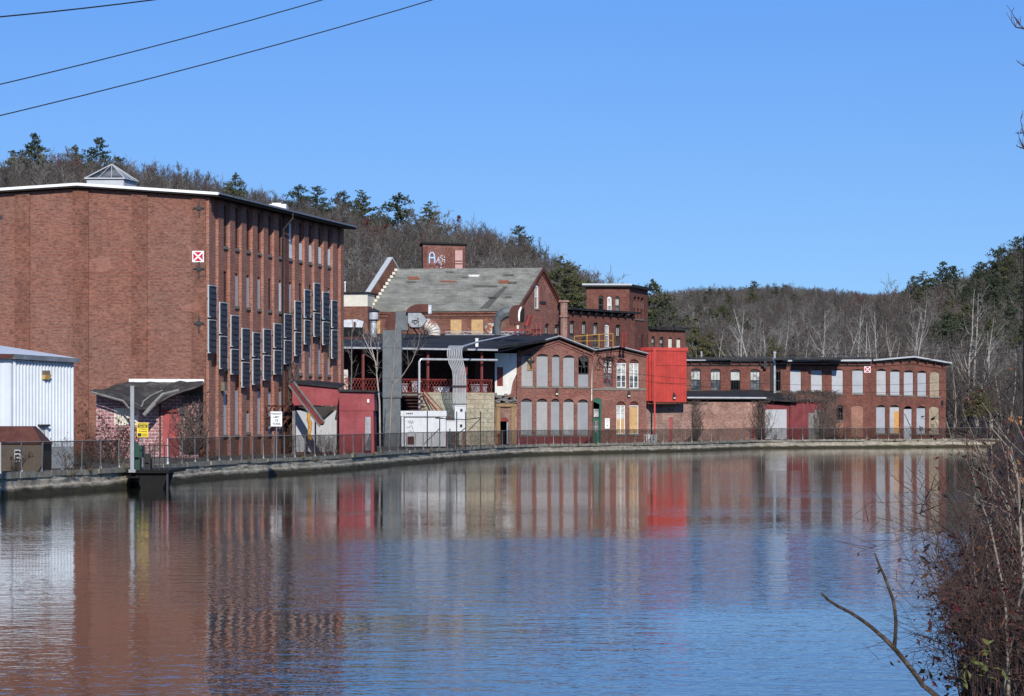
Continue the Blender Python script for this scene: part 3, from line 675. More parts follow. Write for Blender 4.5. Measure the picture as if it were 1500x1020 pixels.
# right bank
SH = [Vector(p) for p in ((1.9, 6), (3.1, 14), (4.4, 24), (8.0, 50), (14.5, 85), (23.5, 135), (34, 195), (47, 270), (57, 322), (66, 345))]
sh = smooth_line(SH, 8); b = MB(); ids = []
for i, p in enumerate(sh):
    nn = nrm2(i, sh); row = []
    for o, z in ((-1.0, -.5), (.1, .05), (.8, .7), (2.0, 1.25), (4, 1.7), (9, 2.3), (30, 4), (140, 9)):
        q = p+nn*o; row.append(len(b.v)); b.v.append((q.x+rw.uniform(-.1, .1), q.y+rw.uniform(-.1, .1), z+rw.uniform(-.1, .1)))
    ids.append(row)
for r0, r1 in zip(ids, ids[1:]):
    for j in range(7): b.f.append((r0[j], r1[j], r1[j+1], r0[j+1])); b.m.append(-1)
tag(b.build('near_bank', 'bank_earth'), kind='structure')
# fence
def spacing(px):
    tb = [(-60, 33), (0, 31), (150, 27), (200, 24), (270, 19), (320, 16.5), (490, 14), (627, 11.8), (700, 11.2), (760, 12.5), (900, 13.5), (1020, 14.3), (1240, 15.8), (1480, 16.3)]
    for (a, va), (c, vc) in zip(tb, tb[1:]):
        if a <= px <= c: return va+(vc-va)*(px-a)/(c-a)
    return 16
T = thing('canal_fence', 'long low chain link fence with pale posts on top of the canal wall', 'fence', (line_at(600).x, line_at(600).y, GZ))
RH = 1.27; px = 2.5; posts = []
while px < 1470:
    posts.append(px); px += spacing(px)
n_ = 0
railpts = []; meshsegs = []; prev = None
for px in posts:
    p = line_at(px); i = min(range(len(dense)), key=lambda k: (dense[k]-p).length); n = nrm2(i, dense); q = p-n*.06
    if 184 < px < 240: prev = None; continue
    lean = rw.uniform(-.03, .03); r_ = .030 if px < 300 else .036
    m = MB(); m.tube([(q.x, q.y, GZ+.02), (q.x+lean, q.y, GZ+.1+RH)], r_, 6); m.box(q.x-.05, q.x+.05, q.y-.05, q.y+.05, GZ+.06, GZ+.2)
    o = m.build('post', 'pole_paint', T); n_ += 1
    cur = Vector((q.x+lean, q.y, GZ+.1+RH))
    if prev is not None: meshsegs.append((prev, cur))
    prev = cur
m = MB(); k = MB(); last = None
def fence_run():
    m.build('top_rail', 'weathered_wood', T); k.build('mesh_panel', 'chain_link', T)
for a, c in meshsegs:
    if last is not None and (a-last).length > .01: fence_run(); m = MB(); k = MB()
    last = c; m.tube([a, c], .026, 5)
    d = Vector((0, 0, -RH-.02)); off = Vector(((c-a).y, -(c-a).x, 0)).normalized()*.04
    k.poly([a+off+d, c+off+d, c+off, a+off])
fence_run()
# outfall platform with trash chute
T = thing('outfall_platform', 'dark steel platform with trash chute projecting from the canal wall', 'platform', P(217, 690, 130))
fo = Fac((XA(185, 126.6), 126.6), (XA(248, 126.6), 126.6)); b = MB()
b.fbox(fo, 0, fo.L, .72, .86, -6.5, 0); b.fbox(fo, 0, fo.L*.3, .50, .62, -.5, .12); b.build('deck', 'dark_void', T)
b = MB(); b.prism(fo, [(fo.L*.22, .70), (fo.L*.95, .70), (fo.L*.78, -.4), (fo.L*.38, -.4)], -2.5, -.2); b.build('chute', 'dark_void', T)
b = MB(); b.bar(fo.w(fo.L*.95, .7, -.1), fo.w(fo.L*.95, -.5, -.1), .09); b.build('leg', 'steel_dark', T)
b = MB()
for k in range(7): u = fo.L*(.3+.7*k/6); b.bar(fo.w(u, .86, -.1), fo.w(u, 2.0, -.1), .045)
for z in (1.45, 2.0): b.bar(fo.w(fo.L*.3, z, -.1), fo.w(fo.L, z, -.1), .045)
b.build('railing', 'steel_dark', T)
b = MB(); b.fbox(fo, fo.L*.05, fo.L*.33, 1.45, 2.0, -1.3, -.5); b.fbox(fo, fo.L*.10, fo.L*.28, .865, 1.447, -1.1, -.7); b.bar(fo.w(fo.L*.16, 2.0, -.8), fo.w(fo.L*.16, 2.17, -.8), .22)
tag(b.build('gate_machine', 'green_plastic', loc=fo.w(fo.L*.15, .845, -.7)), 'dark green gate machine standing on the outfall platform', 'machine')
b = MB(); b.fbox(fo, fo.L*.36, fo.L*.52, .865, 1.4, -1.3, -.6); b.fbox(fo, fo.L*.38, fo.L*.49, 1.403, 1.6, -1.2, -.75)
tag(b.build('black_box', 'sign_black', loc=fo.w(fo.L*.45, .845, -.7)), 'black equipment box beside the green gate machine', 'box')
# square white post
p = P(194, 690, 126.3); T = thing('white_post', 'tall plain pale post rising beside the outfall platform', 'post', (p.x, p.y, GZ))
b = MB(); zt = ZC-(567-HZ)*126.3/F; b.box(p.x-.085, p.x+.085, p.y-.085, p.y+.085, GZ-.1, zt); b.build('shaft', 'post_grey', T)
b = MB(); b.box(p.x-.10, p.x+.10, p.y-.10, p.y+.10, zt, zt+.05); b.box(p.x-.16, p.x+.16, p.y-.16, p.y+.16, GZ-.12, GZ+.02); b.build('cap', 'post_grey', T)
# yellow warning sign
Y = 131.0; fy = Fac((XA(200.5, Y), Y), (XA(217.5, Y), Y+.02)); r = pxrect(fy, 200.8, 217.2, 619.5, 640.5)
T = thing('warning_sign', 'yellow and black warning sign beside the pale post', 'sign', fy.w(fy.L/2, GZ))
b = MB(); b.fbox(fy, r[0], r[1], r[2], r[3], .0, .02); pl = b.build('sign_plate', 'sign_yellow', T)
h = r[3]-r[2]; u0, u1 = r[0]+.03, r[1]-.03; b = MB(); b.fbox(fy, u0, u1, r[2]+h*.66, r[3]-.03, .021, .025); b.fbox(fy, u0, u0+(u1-u0)*.38, r[2]+.03, r[2]+h*.27, .021, .025)
for k in range(3): b.fbox(fy, u0+(u1-u0)*.46, u1-.02*k, r[2]+h*(.07+.07*k), r[2]+h*(.10+.07*k), .021, .025)
b.build('black_field', 'sign_black', pl); um = (u0+u1)/2
text_mb('DANGER', .115, fy, um, r[2]+h*.88, .027, 'sign_yellow', pl); text_mb('WATER', .105, fy, um, r[2]+h*.735, .027, 'sign_yellow', pl)
text_mb('No Fishing', .085, fy, um, r[2]+h*.56, .022, 'sign_black', pl); text_mb('No Boating', .085, fy, um, r[2]+h*.40, .022, 'sign_black', pl)
b = MB(); b.tube([fy.w(um, GZ, -.04), fy.w(um, r[3]-.05, -.04)], .03, 6); b.build('post', 'galvanised', T)
# weight limit sign
Y = 151.5; fy = Fac((XA(396, Y), Y), (XA(414, Y), Y)); r = pxrect(fy, 396.6, 413.2, 603, 624.8)
T = thing('weight_limit_sign', 'white traffic sign reading WEIGHT LIMIT 15 TONS behind the fence', 'sign', fy.w(fy.L/2, GZ))
b = MB(); b.fbox(fy, r[0], r[1], r[2], r[3], 0, .015); pl = b.build('sign_plate', 'sign_white', T); um = (r[0]+r[1])/2; h = r[3]-r[2]
for s, f, q in (('WEIGHT', .84, .15), ('LIMIT', .62, .15), ('15', .39, .20), ('TONS', .16, .17)): text_mb(s, q, fy, um, r[2]+h*f, .018, 'sign_black', pl)
b = MB(); b.tube([fy.w(um, GZ, -.04), fy.w(um, r[3]-.05, -.04)], .035, 6); b.build('post', 'galvanised', T)
# ================================================================== red sheds against the mill
f1 = Fac((XA(428, 187), 187), (XA(497.5, 187), 187)); T = thing('lean_to_shed', 'low red painted lean-to with broken white doors below the panelled mill wall', 'shed', f1.w(0, GZ))
zl, zr_ = f1.uz(430, 562)[1], f1.uz(497, 569)[1]; ro = pxrect(f1, 432, 494, 594, 668)
b = MB(); b.holed(f1, [(0, GZ), (f1.L, GZ), (f1.L, zr_), (0, zl)], [arch(ro[0], ro[1], GZ+.05, ro[3], 0)], .25)
q = [f1.w(0, GZ), f1.w(0, GZ, -5)]; b.poly([q[0], q[1], q[1]+Vector((0, 0, zl-GZ)), q[0]+Vector((0, 0, zl-GZ))])
b.build('wall', 'shed_red', T)
b = MB(); b.hexa([f1.w(-.15, zl+.003, .2), f1.w(f1.L, zr_+.003, .2), f1.w(f1.L, zr_+.3, -6), f1.w(-.15, zl+.3, -6), f1.w(-.15, zl+.12, .2), f1.w(f1.L, zr_+.12, .2), f1.w(f1.L, zr_+.42, -6), f1.w(-.15, zl+.42, -6)]); b.build('roof', 'black_roof', T)
for a, c in ((.02, .46), (.5, .98)):
    b = MB(); u0 = ro[0]+(ro[1]-ro[0])*a; u1 = ro[0]+(ro[1]-ro[0])*c; b.fbox(f1, u0, u1, GZ+.1, ro[3]-.35, -.2, -.14)
    for k in range(1, 4): uu = u0+(u1-u0)*k/4; b.fbox(f1, uu-.02, uu+.02, GZ+.12, ro[3]-.37, -.139, -.12)
    b.build('door_leaf', 'pale_board', T)
b = MB(); pts = [(436, 596), (493, 596), (475, 612), (455, 602)]
b.prism(f1, [f1.uz(*q) for q in pts], .1, .2); b.build('broken_canopy', 'asphalt_roof', T)
f2 = Fac((XA(497, 184), 184), (XA(548, 184), 184)); T = thing('red_shed', 'boxy red painted plywood shed with flat dark roof between mill and terrace', 'shed', f2.w(0, GZ))
z1 = f2.uz(520, 575)[1]; zm = f2.uz(520, 602)[1]
b = MB(); b.prism(f2, [(0, GZ), (f2.L, GZ), (f2.L-.05, zm), (0, zm)], 0, -4); b.build('wall', 'shed_red', T)
b = MB(); b.prism(f2, [(0, zm+.004), (f2.L+.03, zm+.004), (f2.L+.0, z1), (0, z1+.05)], .04, -4); b.build('upper_panel', 'shed_red', T)
b = MB(); b.prism(f2, [(-.1, z1+.06), (f2.L+.12, z1+.0), (f2.L+.12, z1+.12), (-.1, z1+.22)], .25, -4.2); b.build('roof', 'black_roof', T)
r = pxrect(f2, 535, 543, 611, 660); b = MB(); b.fbox(f2, r[0], r[1], r[2], r[3], .003, .05); b.build('grey_panel', 'galvanised', T)
r = pxrect(f2, 538, 541, 585, 590); b = MB(); b.fbox(f2, r[0], r[1], r[2], r[3], .042, .14); b.build('lamp', 'white_paint', T)
# fallen conveyor chute
T = thing('fallen_beam', 'long red trough beam with white edges leaning diagonally over the lean-to doors', 'beam', P(450, 600, 183))
a, c = P(427, 562, 184.5), P(472, 622, 183.2); d = (c-a).normalized(); pr = Vector((d.z, 0, -d.x)).normalized()
b = MB(); b.bar(a, c, .34, .16); b.build('trough', 'old_red', T)
b = MB()
for s in (-.2, .2): b.bar(a+pr*s-Vector((0, .1, 0)), c+pr*s-Vector((0, .1, 0)), .06, .12)
b.build('edge_strip', 'weathered_wood', T)
b = MB(); rr = random.Random(4); pts = []; rs = []
for i in range(9): q = P(453+rr.uniform(-2, 1)+i*.2, 605+i*5.0, 183.4); pts.append(q); rs.append(.10+.06*rr.random())
b.tube(pts, rs, 8); tag(b.build('insulation_roll', 'insulation', smooth=True, loc=pts[-1]), 'ragged yellow strip of insulation hanging below the leaning red trough', 'insulation')
b = MB(); p = P(430.5, 648, 181); b.box(p.x-.1, p.x+.1, p.y-.1, p.y+.1, GZ, ZC-(602-HZ)*181/F)
p2 = P(430.5, 602, 181); b.box(p.x-.16, p.x+.16, p.y-.16, p.y+.16, GZ, GZ+.15); tag(b.build('wooden_post', 'weathered_wood', loc=(p.x, p.y, GZ)), 'short weathered wooden post beside the lean-to doors', 'post')
# orange traffic cone-like rag on ground by mill wall
# ================================================================== dark roofed loading terrace
T = thing('loading_terrace', 'open loading terrace with flat black roof, red posts and lattice railing', 'building', P(610, 655, 245))
fr = Fac((XA(497, 241), 241), (XA(727, 249.5), 249.5)); zg = fr.uz(600, 509)[1]
bk0, bk1 = Vector((XA(490, 284.5), 284.5)), Vector((XA(745, 284.8), 284.8)); zb = ZC+(HZ-489)*284.5/F
b = MB(); a, c = fr.w(0, zg), fr.w(fr.L, zg)
pts = [a, c, Vector((bk1.x, bk1.y, zb)), Vector((bk0.x, bk0.y, zb))]; dn = Vector((0, 0, -.25))
b.hexa([q+dn for q in pts]+pts); b.hexa([q+dn for q in (P(727.3, 508, 249.8), P(813, 495.2, 258.2), P(813, 489.5, 284), P(745.5, 488.8, 284.5))]+[P(727.3, 508, 249.8), P(813, 495.2, 258.2), P(813, 489.5, 284), P(745.5, 488.8, 284.5)])
rf = b.build('roof', 'black_roof', T)
b = MB()
for x0, x1 in ((498, 556), (588, 610), (614, 660), (684, 728)): b.bar(fr.w(fr.u(x0), zg-.12, .1), fr.w(fr.u(x1), zg-.12, .1), .12, .16)
b.build('gutter', 'steel_pipe', rf)
zf = fr.uz(650, 575)[1]
b = MB(); p0, p1 = fr.w(.1, 0, -.5), fr.w(fr.L+.4, 0, -.5); q0, q1 = fr.w(.1, 0, -26), fr.w(fr.L+2, 0, -26)
b.hexa([(p.x, p.y, zf-.3) for p in (p0, p1, q1, q0)]+[(p.x, p.y, zf-.01) for p in (p0, p1, q1, q0)]); b.build('floor_slab', 'weathered_wood', T)
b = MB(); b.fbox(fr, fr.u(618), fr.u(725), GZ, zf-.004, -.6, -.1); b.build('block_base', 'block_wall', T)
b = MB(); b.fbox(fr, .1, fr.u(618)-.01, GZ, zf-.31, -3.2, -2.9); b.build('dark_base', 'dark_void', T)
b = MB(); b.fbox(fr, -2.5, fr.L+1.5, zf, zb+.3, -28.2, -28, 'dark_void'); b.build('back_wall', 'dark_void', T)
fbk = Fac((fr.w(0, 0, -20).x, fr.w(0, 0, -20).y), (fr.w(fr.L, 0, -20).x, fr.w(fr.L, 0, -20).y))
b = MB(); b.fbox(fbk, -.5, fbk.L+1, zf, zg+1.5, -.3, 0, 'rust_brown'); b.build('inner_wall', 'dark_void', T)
for x in (499, 537, 632, 711): # red posts
    u = fr.u(x); b = MB(); b.fbox(fr, u-.09, u+.09, zf, zg-.26, -.75, -.57); b.fbox(fr, u-.16, u+.16, zf, zf+.1, -.82, -.5); b.build('roof_post', 'red_post', T)
b = MB(); u0, u1 = fr.u(592), fr.u(724); zr = fr.uz(650, 556)[1]
def lattice(mb, fa, u0, u1, z0, z1, o, st=.32):
    mb.bar(fa.w(u0, z1, o), fa.w(u1, z1, o), .06); mb.bar(fa.w(u0, z0, o), fa.w(u1, z0, o), .05); h = z1-z0; u = u0
    while u < u1-.05:
        e = min(u1, u+st*2)
        for k in (0, 1):
            zz = z0+h*k/2; mb.bar(fa.w(u, zz, o), fa.w(min(u1, u+st), zz+h/2, o), .035); mb.bar(fa.w(u, zz+h/2, o), fa.w(min(u1, u+st), zz, o), .035)
        u += st
lattice(b, fr, u0, u1, zf+.02, zr, -.35); lattice(b, fr, fr.u(499), fr.u(558), zf+.02, zr, -.35); b.build('lattice_railing', 'machine_red', T)
b = MB(); zt = fr.uz(650, 527)[1]; b.tube([fr.w(fr.u(613), GZ+1.2, .15), fr.w(fr.u(613), zt-.2, .15), fr.w(fr.u(615), zt, .15), fr.w(fr.u(727), zt+.02, .15)], .10, 8)
tag(b.build('steam_pipe', 'bright_tin', loc=fr.w(fr.u(613), GZ+1.2, .15)), 'pale insulated pipe bending along the front of the loading terrace', 'pipe')
for x0, x1, yt, yb_, m_, lab in ((497.5, 527, 541, 566, 'rusty_white', 'rusty orange and white sheet metal box on the left of the terrace'), (692, 703, 535, 567, 'machine_red', 'dark red machine cabinet on the right of the terrace'), (587, 596, 543, 570, 'cream_board', 'pale upright panel on the terrace behind the grey duct')):
    r = pxrect(fr, x0, x1, yt, yb_); b = MB(); b.fbox(fr, r[0], r[1], zf+.01, r[3], -3.2, -2.2); b.fbox(fr, r[0]+.1, r[1]-.1, r[3]-.5, r[3]-.2, -2.197, -2.15); tag(b.build('machine_cabinet', m_, loc=fr.w(r[0], zf, -2.7)), lab, 'cabinet')
# white clutter behind the lattice
for x, hgt, m_, lab in ((598, .7, 'pale_board', 'pale crate behind the left lattice railing of terrace'), (622.5, .95, 'white_paint', 'slim white drum behind the lattice beside the pale pipe'), (660, .45, 'white_paint', 'low white crate behind the lattice at the conduits'), (715, .7, 'pale_board', 'grey crate behind the right end of the lattice railing')):
    u = fr.u(x); b = MB(); wd = .2 if x == 622.5 else .6; b.fbox(fr, u-wd, u+wd, zf+.01, zf+hgt, -2.0, -1.2); b.fbox(fr, u-wd-.05, u+wd+.05, zf+hgt+.003, zf+hgt+.08, -2.05, -1.15); tag(b.build('crate', m_, loc=fr.w(u, zf, -1.6)), lab, 'crate')
# stairs at the left of the block base
T = thing('yard_stairs', 'dark steel stairs rising to the terrace behind the grey duct', 'stairs', P(605, 640, 241))
b = MB(); ua, ub = fr.u(588), fr.u(616); n = 9
for k in range(n):
    z = zf-.1-(zf-GZ)*.55*k/n; b.fbox(fr, ua, ub, z-.06, z, .1+.28*k, .4+.28*k)
b.build('treads', 'rust_brown', T); b = MB(); b.bar(fr.w(ub+.1, zf+.3, .2), fr.w(ub+1.6, GZ+2.3, 2.7), .07); b.bar(fr.w(ub+.1, zf-.1, .2), fr.w(ub+1.6, GZ+1.6, 2.7), .12); b.build('handrail', 'machine_red', T)
# tall grey duct
T = thing('duct_tower', 'tall square grey sheet metal duct rising past the terrace roof', 'duct', P(575, 655, 234))
fd = Fac((XA(560.5, 234), 234), (XA(588, 234), 234)); um = fd.u(577.5); ztop = fd.uz(574, 484)[1]
b = MB(); b.fbox(fd, 0, um-.004, fd.uz(570, 583)[1], ztop, -1.5, 0); b.fbox(fd, um, fd.L, fd.uz(570, 583)[1], ztop, -1.55, -.02); b.build('duct_shaft', 'duct_grey', T)
b = MB(); zq = fd.uz(570, 583)[1]; b.fbox(fd, .02, fd.L-.1, GZ, zq-.06, -1.5, -.1); b.build('duct_base', 'duct_grey', T)
b = MB()
for y in (509, 553, 581): z = fd.uz(570, y)[1]; b.fbox(fd, -.03, fd.L+.03, z-.04, z+.04, -1.6, .03)
b.build('flange', 'duct_grey', T)
# conduits
T = thing('conduit_bundle', 'bundle of steel conduits curving down from terrace roof to white boxes', 'conduits', P(672, 600, 241))
b = MB(); n = 9
for k in range(n):
    x0 = 656.5+k*2.55; x1 = 664+k*2.25
    pl = [(x0+8-k*.3, 508.0, 242.4), (x0+2, 507.2, 241.3), (x0-.6, 511, 240.9), (x0-1, 520, 240.8), (x0+1.5, 532, 240.8), (x1-1, 543, 240.8), (x1, 552, 240.8), (x1, 600, 240.8)]
    b.tube([P(*q) for q in pl], .055, 6)
b.build('conduits', 'steel_pipe', T); b = MB(); b.bar(P(661, 565.5, 240.6), P(684.5, 565.5, 240.6), .12, .10); b.bar(P(661, 592, 240.6), P(684, 592, 240.6), .05); b.build('strap', 'steel_dark', T)
b = MB(); b.tube([P(677, 508, 242), P(700, 501, 247), P(740, 493, 258), P(768, 487, 268)], .09, 6); tag(b.build('roof_pipe', 'steel_pipe', loc=P(677, 508, 242)), 'rusty white pipe climbing across the black terrace roof', 'pipe')
b = MB(); p = P(698.5, 501, 252); b.box(p.x-.13, p.x+.13, p.y-.1, p.y+.1, p.z-.5, p.z+.28); b.box(p.x-.17, p.x+.17, p.y-.14, p.y+.14, p.z+.283, p.z+.33); tag(b.build('roof_vent', 'white_paint', loc=p), 'small white vent box on the black terrace roof', 'vent')
# white switchgear
fk = Fac((XA(588, 226), 226), (XA(653, 226), 226)); T = thing('switchgear_cabinet', 'long white rust streaked switchgear cabinet standing behind the fence', 'cabinet', fk.w(0, GZ))
zt = fk.uz(620, 602)[1]; zlid = fk.uz(620, 610)[1]
b = MB(); b.fbox(fk, 0, fk.L, GZ+.1, zlid-.004, -2.2, 0); b.build('body', 'cabinet_white', T)
b = MB(); b.fbox(fk, -.06, fk.L+.06, zlid, zt, -2.3, .06); b.build('hood', 'cabinet_white', T)
b = MB()
for k in range(4): u = fk.u(596+k*2.6); b.fbox(fk, u-.05, u+.05, zt-.28, zt-.17, .061, .075)
for k in range(2): u = fk.u(638+k*6); b.fbox(fk, u, u+.28, zlid-.2, zlid-.1, .0015, .02)
b.build('vents', 'sign_black', T)
r = pxrect(fk, 594, 607, 615, 655); b = MB(); b.fbox(fk, r[0], r[1], GZ+.2, r[3], .002, .04); d = b.build('door', 'cabinet_white', T)
b = MB(); rr = random.Random(9)
for s in range(4):
    x, y = 596+rr.random()*3, 619+s*7; pts = []
    for k in range(9): pts.append(fk.w(*fk.uz(x+k*1.1, y+rr.uniform(-3, 3)), .05))
    b.tube(pts, .018, 4)
b.build('graffiti', 'wire', d)
r = pxrect(fk, 596, 607, 636, 646); b = MB(); b.fbox(fk, r[0]+.05, r[1]-.02, GZ+.25, r[2]+.35, .041, .045); b.build('rust_patch', 'rust_brown', d)
r = pxrect(fk, 612, 618, 611, 655)
b = MB()
for x in (612, 625, 637, 646): u = fk.u(x); b.fbox(fk, u-.012, u+.012, GZ+.1, zlid-.05, .001, .02)
b.build('seams', 'pole_paint', T)
fk2 = Fac((XA(650, 229), 229), (XA(684, 229), 229))
for (x0, x1, yt, yb_, nm, lab, o, lg) in ((650.5, 682.5, 617.5, 632, 'junction_cabinet', 'wide white junction box on stilts below the conduits', 0, 1), (666, 682.5, 595, 616, 'meter_box', 'upright white box at the foot of the conduit bundle', -10.7, 0)):
    fx = fk2 if lg else Fac((XA(650, 239.9), 239.9), (XA(684, 239.9), 239.9)); r = pxrect(fx, x0, x1, yt, yb_); T = thing(nm, lab, 'box', fx.w(r[0], r[2]))
    b = MB(); b.fbox(fx, r[0], r[1], r[2], r[3], -.6, 0); b.build('body', 'cabinet_white', T)
    b = MB(); b.fbox(fx, r[0]-.03, r[1]+.03, r[3]+.003, r[3]+.06, -.65, .05); b.build('lid', 'white_paint', T)
    if lg:
        b = MB()
        for u in (r[0]+.2, (r[0]+r[1])/2, r[1]-.2): b.fbox(fx, u-.09, u+.09, GZ, r[2]-.003, -.4, -.2)
        b.build('legs', 'old_red', T)
    b = MB(); b.fbox(fx, r[1]-.5, r[1]-.3, r[3]-.5, r[3]-.25, .001, .02); b.build('label_plate', 'sign_black', T)
# inner yard pipe fence
T = thing('yard_pipe_fence', 'taller rusty pipe frame fence around the switchgear', 'fence', P(640, 655, 214)); b = MB()
def yz(px, y): return P(px, y, 214)
for x, yt in ((592, 611), (626, 602), (644, 611), (659, 628), (669, 603), (682, 603), (704, 603)): q = P(x, yt, 214); b.tube([q, (q.x, q.y, GZ)], .045, 6)
b.build('posts', 'steel_dark', T); b = MB()
for a, c in (((592, 611.5), (644, 611.5)), ((644, 613), (682, 615)), ((682, 615), (704, 612)), ((704, 613), (686, 631)), ((620, 652), (644, 628)), ((660, 644), (682, 627))): b.tube([yz(*a), yz(*c)], .035, 5)
b.build('rails', 'steel_dark', T)
# ------------------------------------------------------------------ rooftop machinery
T = thing('vent_stack', 'shiny metal vent stack with black conical cap on the terrace roof', 'vent', P(547, 490, 272))
def lathe(mb, c, prof_, n=14, m=None):
    base = len(mb.v); k = mb.mi(m) if m else -1
    for r_, z in prof_:
        for q in range(n): a = 2*math.pi*q/n; mb.v.append((c[0]+r_*math.cos(a), c[1]+r_*math.sin(a), z))
    for j in range(len(prof_)-1):
        for q in range(n): mb.f.append((base+j*n+q, base+j*n+(q+1) % n, base+(j+1)*n+(q+1) % n, base+(j+1)*n+q)); mb.m.append(k)
c = P(547.5, 490, 272); zz = lambda y, Y=272: ZC-(y-HZ)*Y/F
b = MB(); lathe(b, c, [(.3, zz(494)), (.3, zz(473)), (.36, zz(472)), (.36, zz(470)), (.45, zz(469)), (.47, zz(458)), (.1, zz(457))]); b.build('pipe', 'bright_tin', T, smooth=False)
b = MB(); lathe(b, c, [(.45, zz(470.5)), (.49, zz(470)), (.49, zz(468.5)), (.45, zz(468))]); lathe(b, c, [(.05, zz(457)), (.62, zz(456.5)), (.58, zz(455.5)), (.02, zz(451.5))]); b.build('cap', 'steel_dark', T)
T = thing('exhaust_blower', 'rusty and grey exhaust blower with duct elbow beside the slate roof', 'blower', P(600, 490, 262)); Yb = 262
b = MB()
pts = [(563.5, 484, Yb), (563.5, 474, Yb), (566, 465, Yb), (571, 459, Yb), (579, 456.5, Yb), (579, 484, Yb)]
f_ = [P(*q) for q in pts]; bk = [q+Vector((0, 2.0, 0)) for q in f_]; b.poly(f_); b.poly(bk[::-1])
for i in range(len(f_)): b.poly([f_[i], bk[i], bk[(i+1) % len(f_)], f_[(i+1) % len(f_)]])
b.build('elbow', 'rust_brown', T)
b = MB(); p, q = P(579.2, 484, Yb-.3), P(597.5, 457, Yb-.3); b.box(p.x, q.x, Yb-.1, Yb+1.8, p.z, q.z); b.build('duct_box', 'duct_grey', T)
b = MB(); o8 = [(597.6, 458), (616, 458), (621, 463), (625, 469), (620, 476), (616, 479.5), (603, 479.5), (597.6, 473)]
f_ = [P(x, y, Yb-.5) for x, y in o8]; bk = [q+Vector((0, 2.2, 0)) for q in f_]; b.poly(f_); b.poly(bk[::-1])
for i in range(8): b.poly([f_[i], bk[i], bk[(i+1) % 8], f_[(i+1) % 8]])
b.build('fan_housing', 'galvanised', T)
b = MB(); fq = Fac((XA(590, Yb-.52), Yb-.52), (XA(620, Yb-.52), Yb-.52)); rr = random.Random(5)
for s in range(3):
    pts = [fq.w(*fq.uz(603+k*1.6, 468+s*2.5+rr.uniform(-2.4, 2.4)), .03) for k in range(8)]; b.tube(pts, .03, 4)
b.build('graffiti', 'wire', T)
b = MB(); o9 = [(594.5, 458), (597, 452.5), (602, 448.5), (610, 446), (627, 445.5), (627, 457.8)]
f_ = [P(x, y, Yb-.6) for x, y in o9]; bk = [q+Vector((0, 2.2, 0)) for q in f_]; b.poly(f_); b.poly(bk[::-1])
for i in range(6): b.poly([f_[i], bk[i], bk[(i+1) % 6], f_[(i+1) % 6]])
b.build('hood', 'rust_brown', T); b = MB(); p, q = P(627.3, 459.5, Yb-.6), P(632, 447, Yb-.6); b.box(p.x, q.x, Yb-.55, Yb+1.5, p.z, q.z); b.build('outlet', 'bright_tin', T)
b = MB()
for x, x2 in ((598, 597), (604, 612), (612, 618), (620, 622)): b.bar(P(x, 479, Yb), P(x2, 490, Yb+.5), .1)
b.bar(P(596, 480.5, Yb), P(622, 480.5, Yb), .16); b.build('support_frame', 'rust_brown', T)
T = thing('segmented_elbow', 'white rust stained segmented duct elbow on the terrace roof', 'duct', P(637, 489, 268)); b = MB(); cen = P(621, 489.5, 268)
pts = []; 
for k in range(7): a = R(82-15*k); pts.append(cen+Vector((math.cos(a)*1.0, 0, math.sin(a)*.95)))
b.tube(pts, [.62, .66, .66, .66, .66, .66, .66], 12); b.build('elbow', 'rusty_white', T); b = MB()
for p in pts[1:]: d = (p-cen).normalized(); b.bar(p-Vector((0, .67, 0))-d*.6, p-Vector((0, .67, 0))+d*.64, .03)
b.build('seams', 'rust_brown', T)
b = MB(); pl = [(497.5, 470), (507, 468.5), (522, 468), (533, 471), (528, 488), (497.5, 489)]
f_ = [P(x, y, 274) for x, y in pl]; bk = [q+Vector((0, 1.6, 0)) for q in f_]; b.poly(f_, 'bright_tin'); b.poly(bk[::-1], 'bright_tin')
for i in range(6): b.poly([f_[i], bk[i], bk[(i+1) % 6], f_[(i+1) % 6]], 'bright_tin')
for x in (501, 519.5): p = P(x, 487, 273.97); b.box(p.x-.12, p.x+.12, 273.95, 273.99, p.z, p.z+1.05, 'rust_brown')
tag(b.build('roof_duct', None, loc=P(515, 489, 274)), 'rusty pale sheet metal duct section on the terrace roof beside the mill', 'duct')
T = thing('curved_duct', 'grey curved duct rising to the red fan on the roof', 'duct', P(735, 490, 266)); b = MB()
b.tube([P(729, 491, 266), P(728.5, 480, 266), P(729.5, 470, 266), P(733, 463.5, 266), P(739, 459, 266), P(747, 457.5, 266)], [.32, .34, .42, .55, .6, .6], 10); b.build('elbow', 'duct_grey', T)
b = MB(); p = P(718, 486, 268); lathe(b, p, [(.55, p.z-.2), (.55, zz(476, 268)), (.6, zz(475.5, 268)), (.6, zz(474.5, 268)), (.02, zz(474, 268))]); tag(b.build('roof_tank', 'rusty_white', loc=p), 'short round rusty white tank beside the curved grey duct', 'tank')
T = thing('roof_fan', 'big dark red centrifugal fan on a red steel platform above the terrace', 'fan', P(760, 484, 262)); Yf = 261
b = MB(); n = 16; rim = []
for k in range(n+1):
    a = R(200-230*k/n); rim.append((756.5+11.5*math.cos(a), 461-13.5*math.sin(a)))
rim.append((768.6, 447)); 
out_ = [(745.5, 473), (745.5, 460), (747, 453), (751, 448.5), (756, 447), (769, 447), (769, 462), (767, 470), (761, 474.5), (752, 475)]
f_ = [P(x, y, Yf) for x, y in out_]; bk = [q+Vector((0, 1.4, 0)) for q in f_]; b.poly(bk[::-1]); b.poly(f_)
for i in range(len(f_)): b.poly([f_[i], bk[i], bk[(i+1) % len(f_)], f_[(i+1) % len(f_)]])
b.build('scroll_housing', 'rust_brown', T)
b = MB(); arcp = [(759.5, 470.5), (758.8, 462), (759.6, 455), (762, 450.5), (764.5, 449), (763.5, 453.5), (761.8, 458), (761.2, 470.5)]
